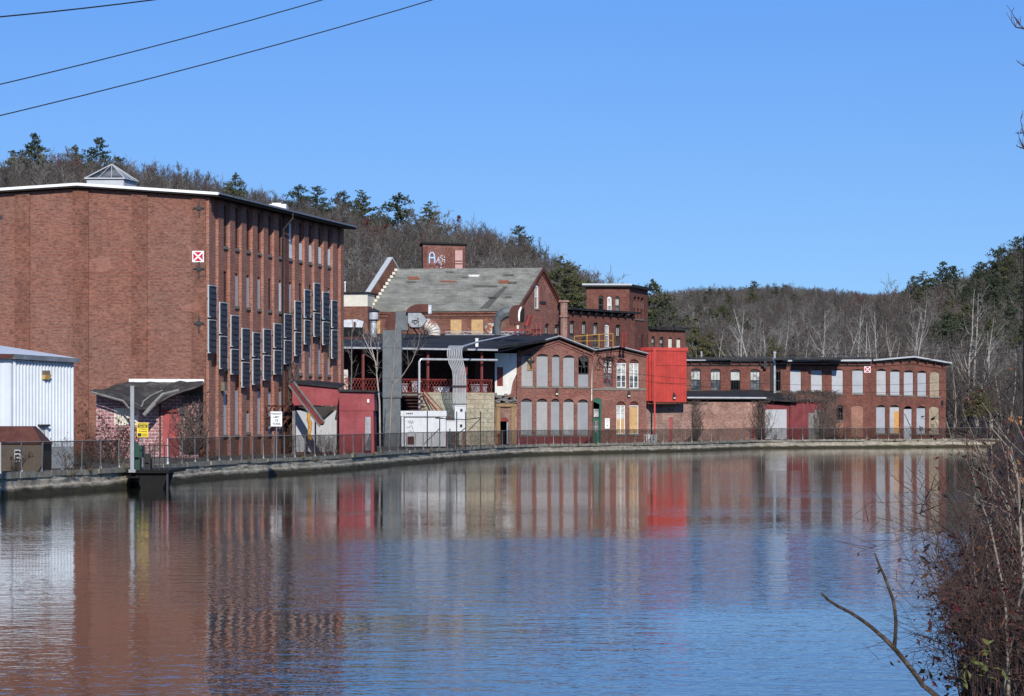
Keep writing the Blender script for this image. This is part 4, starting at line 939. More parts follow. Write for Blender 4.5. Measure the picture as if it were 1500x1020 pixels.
f_ = [P(x, y, Yf-.02) for x, y in arcp]; g_ = [q-Vector((0, .05, 0)) for q in f_]; b.poly(g_)
for i in range(len(f_)): b.poly([f_[i], g_[i], g_[(i+1) % len(f_)], f_[(i+1) % len(f_)]])
b.build('white_lining', 'white_paint', T)
b = MB(); o_ = [(762, 470), (762.5, 460), (765, 453), (768, 451), (768, 472), (764, 473)]; f_ = [P(x, y, Yf-.03) for x, y in o_]; g_ = [q-Vector((0, .02, 0)) for q in f_]; b.poly(g_)
for i in range(len(f_)): b.poly([f_[i], g_[i], g_[(i+1) % len(f_)], f_[(i+1) % len(f_)]])
b.build('inlet', 'dark_void', T)
b = MB(); b.tube([P(771, 478, Yf-.6), P(776, 462, Yf-.6)], .26, 9); b.build('motor', 'machine_red', T)
b = MB(); b.box(XA(757, Yf), XA(760, Yf), Yf-.4, Yf, zz(482.5, Yf), zz(477, Yf)); b.build('base_block', 'cream_board', T)
T = thing('fan_platform', 'red steel platform and guard rail frame carrying the roof fan', 'platform', P(766, 492, 261)); b = MB()
def rp(x, y, o=0): return P(x, y, 260.4+o)
b.bar(rp(741, 483.5), rp(778, 483.5), .16, .2); b.bar(rp(741, 483.5, 2), rp(792, 483.5, 2), .12, .16); b.bar(rp(778, 483.3), rp(793, 484.5, 2), .1)
b.build('deck_beams', 'machine_red', T); b = MB()
for x, y0, y1 in ((769, 474, 492), (779, 464, 492), (792, 465, 492), (786, 474, 490), (748, 475, 483), (754, 475, 483)): b.bar(rp(x, y0, 1), rp(x, y1, 1), .09)
for y in (465.5, 474): b.bar(rp(770, y, 1), rp(792, y, 1), .07)
for x in (752, 762, 771, 781): b.bar(rp(x, 483, 1), rp(x+5, 492, 1), .07); b.bar(rp(x+5, 483, 1), rp(x, 492, 1), .07)
b.build('guard_rail', 'machine_red', T)
b = MB(); Yt = 276
b.bar(P(652, 486, Yt), P(760, 486, Yt), .07); b.bar(P(652, 490.5, Yt), P(760, 490.5, Yt), .07)
for k in range(18): x = 652+k*6; b.bar(P(x, 490.5 if k % 2 else 486, Yt), P(x+6, 486 if k % 2 else 490.5, Yt), .06)
tag(b.build('roof_truss', 'galvanised', loc=P(700, 490, Yt)), 'light steel lattice truss lying along the back of the terrace roof', 'truss')
# ================================================================== gabled office with grey boarded windows
fB = Fac((XA(757.2, 257), 257), (XA(867.6, 258.2), 258.2)); T = thing('gabled_brick_office', 'two storey brick building with shallow gable and grey boarded arched windows', 'building', fB.w(0, GZ))
ups = [(764, 781, 518, 566), (786, 803, 518.5, 566.5), (808.5, 820, 519.5, 566), (825, 841.7, 520.5, 566.5), (847, 862.5, 521.5, 566.8)]
los = [(763, 780, 584, 637), (786, 802.5, 584, 637), (807, 820, 584, 637), (825, 841, 584.5, 637), (846, 862, 585, 637)]
ho = []; wi = []
for i, q in enumerate(ups): r = pxrect(fB, *q); ho.append(arch(*r, .34)); wi.append((r, 'up', i))
for i, q in enumerate(los): r = pxrect(fB, *q); ho.append(arch(*r, .42)); wi.append((r, 'lo', i))
pk = fB.uz(818, 497); zl_ = fB.uz(757.2, 516.5)[1]; zr_ = fB.uz(867.6, 517)[1]
b = MB(); b.holed(fB, [(0, GZ), (fB.L, GZ), (fB.L, zr_), pk, (0, zl_)], ho, .35)
for u, z in ((0, zl_), (fB.L, zr_)): b.poly([fB.w(u, GZ), fB.w(u, GZ, -26), fB.w(u, z, -26), fB.w(u, z)])
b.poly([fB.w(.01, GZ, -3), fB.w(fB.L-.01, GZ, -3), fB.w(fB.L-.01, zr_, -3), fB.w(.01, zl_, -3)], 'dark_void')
b.build('wall', 'office_brick', T)
for r, k, i in wi:
    if k == 'up' and i == 4: window(fB, T, r, 'board', .34, cover=.42); q = (r[0], r[1], r[2]+(r[3]-r[2])*.42, r[3]); window(fB, T, q, 'open', .34, sill=False, mat='steel_dark')
    else: window(fB, T, r, 'board', .34 if k == 'up' else .42)
b = MB(); ov = [(fB.u(727), fB.uz(727, 513.5)[1]-.1), (fB.u(740), fB.uz(740, 513)[1]), (pk[0], fB.uz(818, 492.2)[1]), (fB.u(870.5), fB.uz(870.5, 512.5)[1])]
b.band(fB, ov, .2, .55, -28); rf = b.build('roof', 'black_roof', T)
b = MB(); b.band(fB, [(u, z+.03) for u, z in ov], .10, .60, .553); b.build('rake_trim', 'dull_trim', rf)
b = MB(); b.band(fB, [(u, z-.25) for u, z in [(0, zl_+.15), (pk[0], pk[1]+.25), (fB.L, zr_+.18)]], .2, .16, .003); b.band(fB, [(u, z-.62) for u, z in [(0, zl_+.2), (pk[0], pk[1]+.25), (fB.L, zr_+.2)]], .09, .08, .003); b.build('corbel', 'office_brick', T)
b = MB(); b.fbox(fB, 0, fB.L, GZ+.0, GZ+.85, .003, .05); b.build('plinth', 'old_red', T)
def wall_lamp(fa, par, x, y):
    u, z = fa.uz(x, y); b = MB(); b.fbox(fa, u-.14, u+.14, z-.22, z+.24, .003, .2); b.fbox(fa, u-.08, u+.08, z+.243, z+.45, .003, .12); b.fbox(fa, u-.11, u+.11, z-.16, z-.02, .203, .215, 'cream_board'); b.build('wall_lamp', 'steel_dark', par)
wall_lamp(fB, T, 815.5, 576)
for x in (778, 855):
    u, z = fB.uz(x, 527); b = MB(); b.fbox(fB, u-.07, u+.07, z-.8, z+.95, .01, .12); b.bar(fB.w(u-.5, z+.25, .1), fB.w(u+.05, z-.65, .1), .1); b.bar(fB.w(u, z+.8, .1), fB.w(u+.55, z+1.0, .1), .08); b.fbox(fB, u-.3, u+.3, z-.2, z-.05, .121, .2); b.build('iron_bracket', 'steel_dark', T)
u, z = fB.uz(775, 531); b = MB(); b.fbox(fB, u-.15, u+.35, z-.75, z+.4, -.1, -.05); b.build('ply_patch', 'ochre_stone', T)
b = MB(); b.prism(fB, [fB.uz(*q) for q in ((866, 588), (867.4, 586), (867.5, 530), (866.6, 556))], .004, .03); b.build('bare_mortar', 'white_stucco', T)
# left annex: stuccoed bay over the ochre doorway
fA = Fac((XA(725, 255.6), 255.6), (XA(757, 256.7), 256.7)); T = thing('stucco_bay', 'white stuccoed bay above a broken ochre doorway left of the boarded office', 'building', fA.w(0, GZ))
zs = fA.uz(740, 579)[1]; rW = pxrect(fA, 728, 737, 538, 566); zt = zg-.26
b = MB(); ol = [(0, zs), (fA.L*.6, zs), fA.uz(748, 577), fA.uz(751, 560), fA.uz(756.7, 548), (fA.L, zt), (0, zt)]
b.holed(fA, ol, [arch(*rW, 0)], .15); b.build('stucco_wall', 'white_stucco', T)
window(fA, T, rW, 'board', 0, .05, False, 'machine_red')
b = MB(); b.fbox(fA, fA.L*.45, fA.L-.003, zs-.2, zt-.01, -.5, -.06); b.build('inner_brick', 'office_brick', T)
b = MB(); rr = random.Random(12)
for k in range(26): u = rr.uniform(0, fA.L-.3); z = rr.uniform(zs-.75, zs-.05); b.fbox(fA, u, u+rr.uniform(.15, .6), z, z+rr.uniform(.06, .22), -.3, rr.uniform(.0, .25))
b.build('broken_ledge', 'weathered_wood', T)
rO = pxrect(fA, 733, 745, 612, 655); rO = (rO[0], rO[1], GZ, rO[3])
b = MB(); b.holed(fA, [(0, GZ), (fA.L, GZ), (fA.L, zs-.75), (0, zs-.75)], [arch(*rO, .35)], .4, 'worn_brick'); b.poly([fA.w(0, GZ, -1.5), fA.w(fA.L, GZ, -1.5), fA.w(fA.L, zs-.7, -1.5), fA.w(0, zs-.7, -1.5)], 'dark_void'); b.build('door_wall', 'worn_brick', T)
b = MB()
for x0, x1 in ((726, 731.5), (748, 753.5)): b.fbox(fA, fA.u(x0), fA.u(x1), GZ, fA.uz(740, 596)[1], .004, .14)
b.fbox(fA, fA.u(726)-.05, fA.u(753.5)+.05, fA.uz(740, 596)[1]+.003, fA.uz(740, 591.5)[1], .004, .2); b.build('door_surround', 'ochre_stone', T)
b = MB(); b.prism(fA, [(rO[0], rO[3]-.35), (rO[1], rO[3]-.35), (rO[1], rO[3]-.12), ((rO[0]+rO[1])/2, rO[3]+.05), (rO[0], rO[3]-.12)], -.05, -.15); b.build('fanlight', 'machine_red', T)
b = MB(); b.hexa([fA.w(rO[1]-.03, GZ+.05, .0), fA.w(rO[1]-.42, GZ+.05, .55), fA.w(rO[1]-.46, GZ+.05, .52), fA.w(rO[1]-.07, GZ+.05, -.03), fA.w(rO[1]-.03, rO[3]-.4, .0), fA.w(rO[1]-.42, rO[3]-.4, .55), fA.w(rO[1]-.46, rO[3]-.4, .52), fA.w(rO[1]-.07, rO[3]-.4, -.03)]); b.build('door', 'pale_blue', T)
for x, m_, lab in ((722, 'green_paint', 'green hydrant like valve post by the ochre doorway'), (731, 'old_red', 'dull red valve post by the ochre doorway')):
    p = P(x, 655, 252); b = MB(); lathe(b, p, [(.16, GZ), (.16, GZ+.1), (.09, GZ+.12), (.09, GZ+.75), (.16, GZ+.78), (.14, GZ+.98), (.02, GZ+1.1)], 8); tag(b.build('valve_post', m_, loc=(p.x, p.y, GZ)), lab, 'valve')
# ================================================================== brick annex with green door
fC = Fac((XA(868.1, 269.0), 269.0), (XA(946.5, 270.2), 270.2)); T = thing('green_door_annex', 'narrow gabled brick annex with green door, twin sash windows and plywood panels', 'building', fC.w(0, GZ))
W = {'w1': (884, 897.5, 523, 567), 'w2': (903.3, 917.5, 526, 568), 'w3': (922, 935.5, 526.5, 569), 'd': (868.6, 881, 583, 649), 'w4': (903, 916, 588, 636), 'w5': (922, 935.5, 588, 636)}
Q = {k: pxrect(fC, *v) for k, v in W.items()}; Q['d'] = (Q['d'][0]+.02, Q['d'][1], GZ+.02, Q['d'][3])
rise = {'w1': .3, 'w2': .42, 'w3': .42, 'd': .35, 'w4': .42, 'w5': .42}
pk = fC.uz(906, 511); zl_ = fC.uz(869, 516)[1]; zr_ = fC.uz(946, 521)[1]
b = MB(); b.holed(fC, [(0, GZ), (fC.L, GZ), (fC.L, zr_), pk, (0, zl_)], [arch(*Q[k], rise[k]) for k in W], .3)
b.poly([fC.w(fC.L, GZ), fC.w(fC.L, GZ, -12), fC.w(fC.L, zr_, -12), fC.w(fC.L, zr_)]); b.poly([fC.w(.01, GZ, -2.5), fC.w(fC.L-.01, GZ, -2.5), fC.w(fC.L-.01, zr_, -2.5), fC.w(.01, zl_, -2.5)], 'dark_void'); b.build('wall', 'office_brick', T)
window(fC, T, Q['w1'], 'twin', .3, mat='machine_red'); window(fC, T, Q['w2'], 'twin', .42); window(fC, T, Q['w3'], 'twin', .42)
for k in ('w4', 'w5'):
    o = window(fC, T, Q[k], 'twin' if k == 'w4' else 'open', .42); r = Q[k]; m = MB(); um = (r[0]+r[1])/2
    if k == 'w4': m.fbox(fC, r[0]+.07, um-.06, r[2]+.08, r[2]+1.5, -.16, -.12); m.fbox(fC, um+.06, r[1]-.07, r[2]+.08, r[2]+1.5, -.16, -.12)
    else: m.fbox(fC, r[0]+.03, r[1]-.07, r[2]+.08, r[3]-.55, -.13, -.10)
    m.build('plywood_panel', 'plywood', o)
r = Q['d']; m = MB(); m.fbox(fC, r[0]+.03, r[1]-.2, r[2], r[2]+2.45, -.2, -.14); d = m.build('door', 'green_paint', T)
m = MB(); m.fbox(fC, r[1]-.19, r[1], r[2], r[3]-.35, -.2, -.05); m.prism(fC, arch(r[0], r[1], r[3]-.7, r[3], .35)[1:], -.06, -.2); m.build('frame', 'green_paint', d)
m = MB(); m.fbox(fC, r[0]+.1, r[1]-.28, r[2]+1.0, r[2]+2.2, -.138, -.12, 'window_glass'); m.fbox(fC, r[0]+.08, r[1]-.26, r[2]+2.55, r[2]+3.35, -.13, -.1, 'reflection_pane'); m.build('pane', None, d)
m = MB()
for k in (1, 2): uu = r[0]+.1+(r[1]-.38-r[0])*k/3; m.fbox(fC, uu-.015, uu+.015, r[2]+1.0, r[2]+2.2, -.119, -.1)
m.fbox(fC, r[0]+.1, r[1]-.28, r[2]+1.58, r[2]+1.62, -.119, -.1); m.build('door_bars', 'pole_paint', d)
b = MB(); zc1 = fC.uz(900, 570.5)[1]; b.fbox(fC, .02, fC.L, zc1-.1, zc1+.08, .003, .08); b.build('string_course', 'sill_stone', T)
b = MB(); ov = [(fC.u(870), fC.uz(870, 512.5)[1]), (pk[0], fC.uz(906, 507.3)[1]), (fC.u(948), fC.uz(948, 517.8)[1])]; b.band(fC, ov, .16, .5, -14); rf = b.build('roof', 'black_roof', T)
b = MB(); b.band(fC, [(u, z+.03) for u, z in ov], .10, .55, .503); b.build('rake_trim', 'dull_trim', rf)
b = MB(); b.band(fC, [(0.02, zl_+.03), (pk[0], pk[1]), (fC.L, zr_+.03)], .2, .14, .003); b.build('corbel', 'office_brick', T)
wall_lamp(fC, T, 921, 579)
r = pxrect(fC, 886, 893, 613, 628); b = MB(); b.fbox(fC, r[0], r[1], r[2], r[3], .004, .03); t = b.build('wall_notice', 'sign_white', loc=fC.w(r[0], r[2])); tag(t, 'white notice board on the brick annex right of the green door', 'sign')
b = MB(); um = (r[0]+r[1])/2; b.prism(fC, [(um-.07, r[2]+.32), (um, r[2]+.22), (um+.07, r[2]+.32), (um, r[2]+.38)], .031, .034)
for k in range(3): b.fbox(fC, r[0]+.08, r[1]-.08, r[3]-.15-.12*k, r[3]-.12-.12*k, .031, .034)
b.build('notice_marks', 'sign_black', t)
b = MB(); u, z = fC.uz(886, 532); rr = random.Random(2)
for k in range(16):
    pts = [fC.w(u+rr.uniform(-.6, .5), z+rr.uniform(.3, .9), .1)]
    for j in range(5): q = pts[-1]+Vector((rr.uniform(-.35, .5), rr.uniform(-.15, .05), rr.uniform(-.5, .2))); pts.append(q)
    b.tube(pts, .03, 4)
tag(b.build('dangling_cables', 'steel_dark', loc=fC.w(u, z)), 'tangle of dark cables over the upper left window of the annex', 'cables')
# ================================================================== bright red metal box on brick base
fD = Fac((XA(957, 275.3), 275.3), (XA(1005.5, 276.6), 276.6)); fD0 = Fac((XA(940, 276.2), 276.2), (XA(957, 275.3), 275.3))
T = thing('red_metal_block', 'bright red corrugated metal block overhanging a worn brick base', 'building', fD.w(0, GZ))
zb_, zt_ = fD.uz(980, 589)[1], fD.uz(980, 512.5)[1]
b = MB(); corrug(b, fD, 0, fD.L, zb_, lambda u: zt_, .15, .06); corrug(b, fD0, 0, fD0.L, zb_+.1, lambda u: zt_, .3, .08); e = fD.w(fD.L, 0); e2 = fD.w(fD.L, 0, -10)
b.poly([(e.x, e.y, zb_), (e2.x, e2.y, zb_), (e2.x, e2.y, zt_), (e.x, e.y, zt_)]); b.build('metal_cladding', 'bright_red', T)
b = MB(); b.fbox(fD, -.1, fD.L+.15, zt_-.1, zt_+.22, -11, .12); b.fbox(fD0, 0, fD0.L, zt_-.1, zt_+.24, -1, .13); b.build('roof_flashing', 'bright_red', T)
b = MB(); b.fbox(fD, 0, fD.L, zb_-.14, zb_-.004, -1, -.05); b.build('floor_edge', 'rust_brown', T)
b = MB(); b.bar(fD.w(.1, GZ+.2, .12), fD.w(.1, zt_, .12), .16, .16); b.build('downspout', 'bright_red', T)
b = MB()
for zz_ in (zb_+(zt_-zb_)*.36, zb_+(zt_-zb_)*.7): b.fbox(fD, .02, fD.L-.02, zz_-.012, zz_+.012, .061, .066)
b.build('panel_joints', 'rust_brown', T)
fE = Fac((XA(944, 276.9), 276.9), (XA(1013, 278.6), 278.6)); rD = pxrect(fE, 980.5, 985.5, 612, 650)
b = MB(); b.holed(fE, [(0, GZ), (fE.L, GZ), (fE.L, zb_-.2), (0, zb_-.2)], [arch(rD[0], rD[1], GZ+.02, rD[3], 0)], .3); b.build('base_wall', 'worn_brick', T)
b = MB(); b.fbox(fE, rD[0], rD[1], GZ+.02, rD[3], -.12, -.06); b.build('door', 'door_red', T)
wall_lamp(fD, T, 987, 582)
b = MB(); p = P(951, 655, 270.5); rr = random.Random(8)
for k in range(4): x = p.x+k*.33-.5; b.box(x, x+.26, p.y-.3, p.y+.3, GZ+.03*k, GZ+.75+.1*(k % 2)); b.box(x-.03, x+.29, p.y-.34, p.y+.34, GZ+.76+.1*(k % 2), GZ+.82+.1*(k % 2))
tag(b.build('white_barrier', 'white_paint', loc=(p.x, p.y, GZ)), 'broken white barrier stacked below the red metal block', 'barrier')
b = MB()
for x in (901, 907, 913.5): pass
for i, (x, y) in enumerate(((911.5, 487), (916.5, 486.5))):
    b = MB(); Yp = 268; b.tube([P(x, 509, Yp), P(x, y+2, Yp), P(x+1, y, Yp), P(x+2.2, y+1.5, Yp)], .1, 8); b.tube([P(x, 509, Yp), P(x, 506, Yp)], .16, 8)
    tag(b.build('vent_pipe', 'machine_red', loc=P(x, 509, Yp)), ('left' if i == 0 else 'right')+' one of two hooked red vent pipes on the annex roof', 'vent pipe', 'hooked red vent pipes on the annex roof')
T = thing('yellow_guardrail', 'yellow pipe guard rail on the annex roof below the arched windows', 'railing', P(870, 508, 268)); b = MB()
for x in (841, 860, 877.5, 898): b.tube([P(x, 510, 268), P(x, 489 if x > 850 else 493, 268)], .05, 5)
b.build('posts', 'rail_yellow', T); b = MB(); b.tube([P(841, 493, 268), P(860, 491.5, 268), P(898, 489, 268)], .045, 5); b.tube([P(841, 500, 268), P(898, 499, 268)], .035, 5); b.build('rails', 'rail_yellow', T)
# ================================================================== long low mill at right
fK = Fac((XA(1004, 314.5), 314.5), (XA(1275, 316.5), 316.5)); fK2 = Fac((XA(1275, 316.5), 316.5), (XA(1385.5, 322), 322))
T = thing('long_brick_mill', 'long two storey brick mill at right with pale boarded arched windows', 'building', fK.w(0, GZ))
K1 = [('sash', (1012, 1026.5, 540, 572)), ('sash', (1041, 1055.5, 540.5, 572)), ('bars', (1070, 1084.5, 541, 572)), ('sash', (1099, 1113.5, 541, 572)), ('open', (1135, 1144, 541, 573)), ('board', (1157.5, 1173.5, 540.5, 576)), ('board', (1188, 1204.5, 540.5, 576)), ('board', (1218.5, 1235, 540.5, 576.5)), ('board', (1248.5, 1264.5, 541, 576.5)), ('low', (1225, 1235, 594, 640)), ('infill', (1247, 1264.5, 594, 640))]
K2 = [('board', (1284, 1298.7, 540.5, 578)), ('board', (1304, 1318.7, 541.5, 578.5)), ('board', (1324, 1338.4, 542.5, 579)), ('board', (1344, 1357.6, 543.2, 580)), ('buff', (1362, 1376, 544.5, 581)), ('board', (1283.5, 1297.5, 593.5, 635)), ('ply', (1303.3, 1318, 593.5, 635)), ('door', (1324, 1336.2, 595, 643)), ('board', (1342.6, 1356.2, 595, 635.5)), ('buff', (1361, 1375.5, 595.5, 635.5))]
zK0, zK1 = fK.uz(1010, 529)[1], fK.uz(1272, 530)[1]
b = MB(); r1 = [(k, pxrect(fK, *q)) for k, q in K1]
b.holed(fK, [(0, GZ), (fK.L, GZ), (fK.L, zK1), (0, zK0)], [arch(*r, .24) for k, r in r1], .3)
pk = fK2.uz(1335, 526); zR = fK2.uz(1384, 534)[1]; r2 = [(k, pxrect(fK2, *q)) for k, q in K2]; r2 = [(k, (r[0], r[1], max(r[2], GZ+.02), r[3])) for k, r in r2]
b.holed(fK2, [(0, GZ), (fK2.L, GZ), (fK2.L, zR), pk, (0, zK1)], [arch(*r, .36) for k, r in r2], .3)
e = fK2.w(fK2.L, GZ); e2 = fK2.w(fK2.L, GZ, -22); b.poly([e, e2, (e2.x, e2.y, zR), (e.x, e.y, zR)])
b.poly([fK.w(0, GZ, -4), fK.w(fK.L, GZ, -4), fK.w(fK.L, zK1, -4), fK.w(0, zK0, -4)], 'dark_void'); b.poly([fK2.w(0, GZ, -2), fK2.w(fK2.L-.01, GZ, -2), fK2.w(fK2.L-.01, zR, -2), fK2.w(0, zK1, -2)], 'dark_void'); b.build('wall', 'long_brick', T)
for k, r in r1:
    if k == 'low':
        window(fK, T, (r[0], r[1], r[2]+1.9, r[3]), 'open', .24, mat='steel_dark'); m = MB(); m.fbox(fK, r[0], r[1], r[2], r[2]+1.7, -.1, -.04); m.build('brick_infill', 'infill_brick', T)
    elif k == 'infill': window(fK, T, r, 'infill', .24, sill=False)
    elif k == 'board': window(fK, T, r, 'board', .24, mat='pale_board')
    else: window(fK, T, r, k, .24, mat='steel_dark')
for i, (k, r) in enumerate(r2):
    if k == 'buff': window(fK2, T, r, 'infill', .36, mat='buff_infill')
    elif k == 'door':
        m = MB(); m.fbox(fK2, r[0]+.03, r[1]-.03, r[2], r[3]-.36, -.16, -.1); d = m.build('door', 'pale_board', T); m = MB(); m.bar(fK2.w(r[0]+.15, r[3]-.9, -.06), fK2.w(r[1]+.1, r[2]+.9, -.06), .05); m.fbox(fK2, r[1]-.3, r[1]-.2, r[2]+1.9, r[2]+2.05, -.098, -.04, 'white_paint'); m.build('door_bar', 'steel_dark', d)
    else:
        o = window(fK2, T, r, 'board', .36, mat='pale_board')
        if k == 'ply': m = MB(); m.fbox(fK2, (r[0]+r[1])/2, r[1]-.03, r[2]+.02, r[3]-.75, -.138, -.115); m.build('plywood_panel', 'orange_ply', o)
rr = random.Random(21)
for x, y in ((1349.5, 627), (1366, 624)):          # small tags sprayed on the boards
    b = MB(); u, z = fK2.uz(x, y)
    for s in range(3):
        pts = [fK2.w(u+rr.uniform(-.35, .35), z+rr.uniform(-.35, .35), -.06) for k in range(5)]; b.tube(pts, .022, 4)
    b.build('graffiti', 'wire', T)
# roof
b = MB(); p = lambda fa, u, z, o: fa.w(u, z, o)
zg0, zg1 = fK.uz(1006, 527)[1], fK.uz(1275, 527.6)[1]; zpk = fK2.uz(1335, 523)[1]; zrr = fK2.uz(1390, 532.4)[1]
def slab(mb, q, t=.2, m=None): mb.hexa([v-Vector((0, 0, t)) for v in q]+list(q), m)
bk = Vector((0, 22, .75))
q0 = fK.w(-.4, zg0, .45); q1 = fK.w(fK.L, zg1, .45); slab(b, [q0, q1, q1+bk, q0+bk])
q2 = fK2.w(pk[0], zpk, .45); q3 = fK2.w(fK2.L+.45, zrr, .45); q1b = fK2.w(0.02, zg1+.004, .45)
slab(b, [q1b, q2, q2+Vector((0, 22, .1)), q1b+bk]); slab(b, [q2, q3, q3+Vector((0, 22, 0)), q2+Vector((0, 22, .1))])
rf = b.build('roof', 'black_roof', T)
b = MB(); b.bar(fK.w(-.4, zg0-.05, .53), fK.w(fK.u(1065), fK.uz(1065, 527)[1]-.05, .53), .1, .14); b.build('gutter', 'pole_paint', rf); b = MB(); b.bar(fK.w(fK.u(1145), fK.uz(1145, 528)[1]-.05, .53), fK.w(fK.L, zg1-.05, .53), .1, .2); b.bar(fK2.w(0, zg1-.03, .53), fK2.w(pk[0], zpk+.02, .53), .1, .17); b.bar(fK2.w(pk[0], zpk+.02, .53), fK2.w(fK2.L+.45, zrr+.02, .53), .1, .17)
b.build('gutter', 'pole_paint', rf)
b = MB(); rr = random.Random(6)                     # lifted roofing sheets along the edge
for k in range(16):
    x = rr.uniform(1010, 1270); q = P(x, 526, 313+rr.uniform(0, 5)); l = rr.uniform(1, 4); b.hexa([(q.x, q.y, q.z-.1), (q.x+l, q.y, q.z-.1), (q.x+l, q.y+1.5, q.z+.1), (q.x, q.y+1.5, q.z+.1), (q.x, q.y, q.z-.02), (q.x+l, q.y, q.z+.1*rr.random()), (q.x+l, q.y+1.5, q.z+.25), (q.x, q.y+1.5, q.z+.2)])
b.build('loose_roofing', 'asphalt_roof', rf)
b = MB()
for k in range(18): u = .6+k*(fK.L-1)/18; b.fbox(fK, u-.06, u+.06, zK0-.32, zK0-.1, .003, .4)
b.fbox(fK, 0, fK.L, zK0-.55, zK0-.4, .003, .10)
for k in range(9): u = fK2.L*(k+.5)/9; z = (zK1+(pk[1]-zK1)*u/pk[0]) if u < pk[0] else pk[1]+(zR-pk[1])*(u-pk[0])/(fK2.L-pk[0]); b.fbox(fK2, u-.06, u+.06, z-.3, z-.06, .003, .4)
b.build('eave_brackets', 'roof_edge', T)
b = MB(); b.band(fK2, [(0.02, zK1-.5), (pk[0], pk[1]-.45), (fK2.L, zR-.45)], .12, .09, .003); b.build('corbel', 'long_brick', T)
b = MB(); x = 1133.5; b.tube([fK.w(fK.u(x), fK.uz(x, 577)[1], .5), fK.w(fK.u(x), fK.uz(x, 517)[1], .5)], .13, 8); b.tube([fK.w(fK.u(x), fK.uz(x, 518)[1], .5), fK.w(fK.u(x), fK.uz(x, 515.5)[1], .5)], .19, 8); tag(b.build('flue_pipe', 'bright_tin', loc=fK.w(fK.u(x), 3, .5)), 'tall pale flue pipe against the long mill wall', 'pipe')
b = MB(); b.fbox(fK, fK.u(1128), fK.u(1132), fK.uz(1130, 573)[1], zK0-.2, .003, .2); b.build('pipe_shadow_strip', 'sign_black', T)  # black strip added as the pipe's shadow on the wall
u, z = fK.uz(1120, 535); b = MB(); b.fbox(fK, u-.2, u+.15, z-.4, z+.45, .01, .6); b.fbox(fK, u-.45, u-.2, z-.15, z+.1, .1, .5); b.build('wall_fan', 'steel_dark', T)
b = MB(); u, z = fK2.uz(1379.5, 590); b.fbox(fK2, u-.12, u+.12, z-.25, z+.25, .003, .2); b.build('wall_lamp', 'steel_dark', T)
p_ = P(1027.5, 526, 318); b = MB(); b.tube([(p_.x, p_.y, p_.z-.3), (p_.x, p_.y, p_.z+.75)], .09, 6); b.tube([(p_.x, p_.y, p_.z+.75), (p_.x, p_.y, p_.z+.85)], .14, 6); tag(b.build('roof_vent', 'bright_tin', loc=p_), 'thin pale vent pipe on the left end of the long mill roof', 'vent')
x_sign('building_marker_sign', 'smaller red and white X sign high on the long right hand mill', fK, 1266, 1275.2, 536.5, 546, .01)
# lean-to in front of it
fN = Fac((XA(1007, 301), 301), (XA(1118, 303), 303)); T = thing('worn_brick_lean_to', 'low worn pale brick lean-to with black roof in front of the long mill', 'shed', fN.w(0, GZ))
zt = fN.uz(1060, 589)[1]
b = MB(); b.fbox(fN, 0, fN.u(1110), GZ, zt, -.3, 0); b.fbox(fN, fN.u(1110)-.3, fN.u(1110), GZ, zt, -9, -.303); b.build('wall', 'worn_brick', T)
b = MB(); ze = fN.uz(1060, 583)[1]; q = [fN.w(-.2, ze, .5), fN.w(fN.u(1120), ze-.02, .5), fK.w(fK.u(1118), fK.uz(1115, 571.5)[1], -.0), fK.w(0, fK.uz(1010, 572.5)[1], -.0)]
slab(b, q, .18); q2 = [P(1119, 584.5, 309.4), P(1168, 587.5, 309.8), fK.w(fK.u(1166), fK.uz(1166, 580)[1], 0), fK.w(fK.u(1118)+.01, fK.uz(1115, 571.5)[1], 0)]; slab(b, q2, .16)
rf = b.build('roof', 'black_roof', T); b = MB(); b.bar(fN.w(-.2, ze+.02, .56), fN.w(fN.u(1120), ze, .56), .1, .16); b.build('gutter', 'steel_pipe', rf)
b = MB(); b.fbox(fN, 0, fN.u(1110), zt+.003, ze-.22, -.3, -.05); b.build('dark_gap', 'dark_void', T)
r = pxrect(fN, 1099, 1105, 626, 641); b = MB(); b.fbox(fN, r[0], r[1], r[2], r[3], .003, .08); b.build('hatch', 'old_red', T)
fO = Fac((XA(1119, 310), 310), (XA(1211.5, 311), 311)); T = thing('old_red_shed', 'faded red plank shed with pale sliding door and vines, under the lean-to roof end', 'shed', fO.w(0, GZ))
zt = fO.uz(1185, 588)[1]; zs = fO.uz(1135, 592)[1]; ua = fO.u(1157)
b = MB(); b.fbox(fO, 0, ua-.01, GZ, zs, -.4, -.15)
n = 22; w_ = (fO.L-ua)/n
for k in range(n): b.fbox(fO, ua+k*w_+.005, ua+(k+1)*w_-.005, GZ, zt-rr.random()*.05, -.1, .02+rr.random()*.02)
e = fO.w(fO.L, GZ); e2 = fO.w(fO.L, GZ, -9); b.poly([e, e2, (e2.x, e2.y, zt), (e.x, e.y, zt)]); b.build('plank_wall', 'old_red', T)
b = MB(); q = [fO.w(ua-.1, zt+.1, .15), fO.w(fO.L+.15, zt+.05, .15), fO.w(fO.L+.15, zt+.5, -9), fO.w(ua-.1, zt+.5, -9)]; slab(b, q, .09); b.build('roof', 'asphalt_roof', T)
r = pxrect(fO, 1121, 1152.5, 600, 640); b = MB(); b.fbox(fO, r[0], r[1], GZ+.1, r[3], -.14, -.08); b.fbox(fO, (r[0]+r[1])/2-.02, (r[0]+r[1])/2+.02, GZ+.1, r[3], -.079, -.06); b.build('sliding_door', 'pale_board', T)
r = pxrect(fO, 1184, 1202.5, 605, 641); b = MB(); um = (r[0]+r[1])/2; b.fbox(fO, r[0], um-.01, GZ+.05, r[3], .045, .08); b.fbox(fO, um+.01, r[1], GZ+.05, r[3]+.35, .045, .085); b.build('plank_door', 'weathered_wood', T)
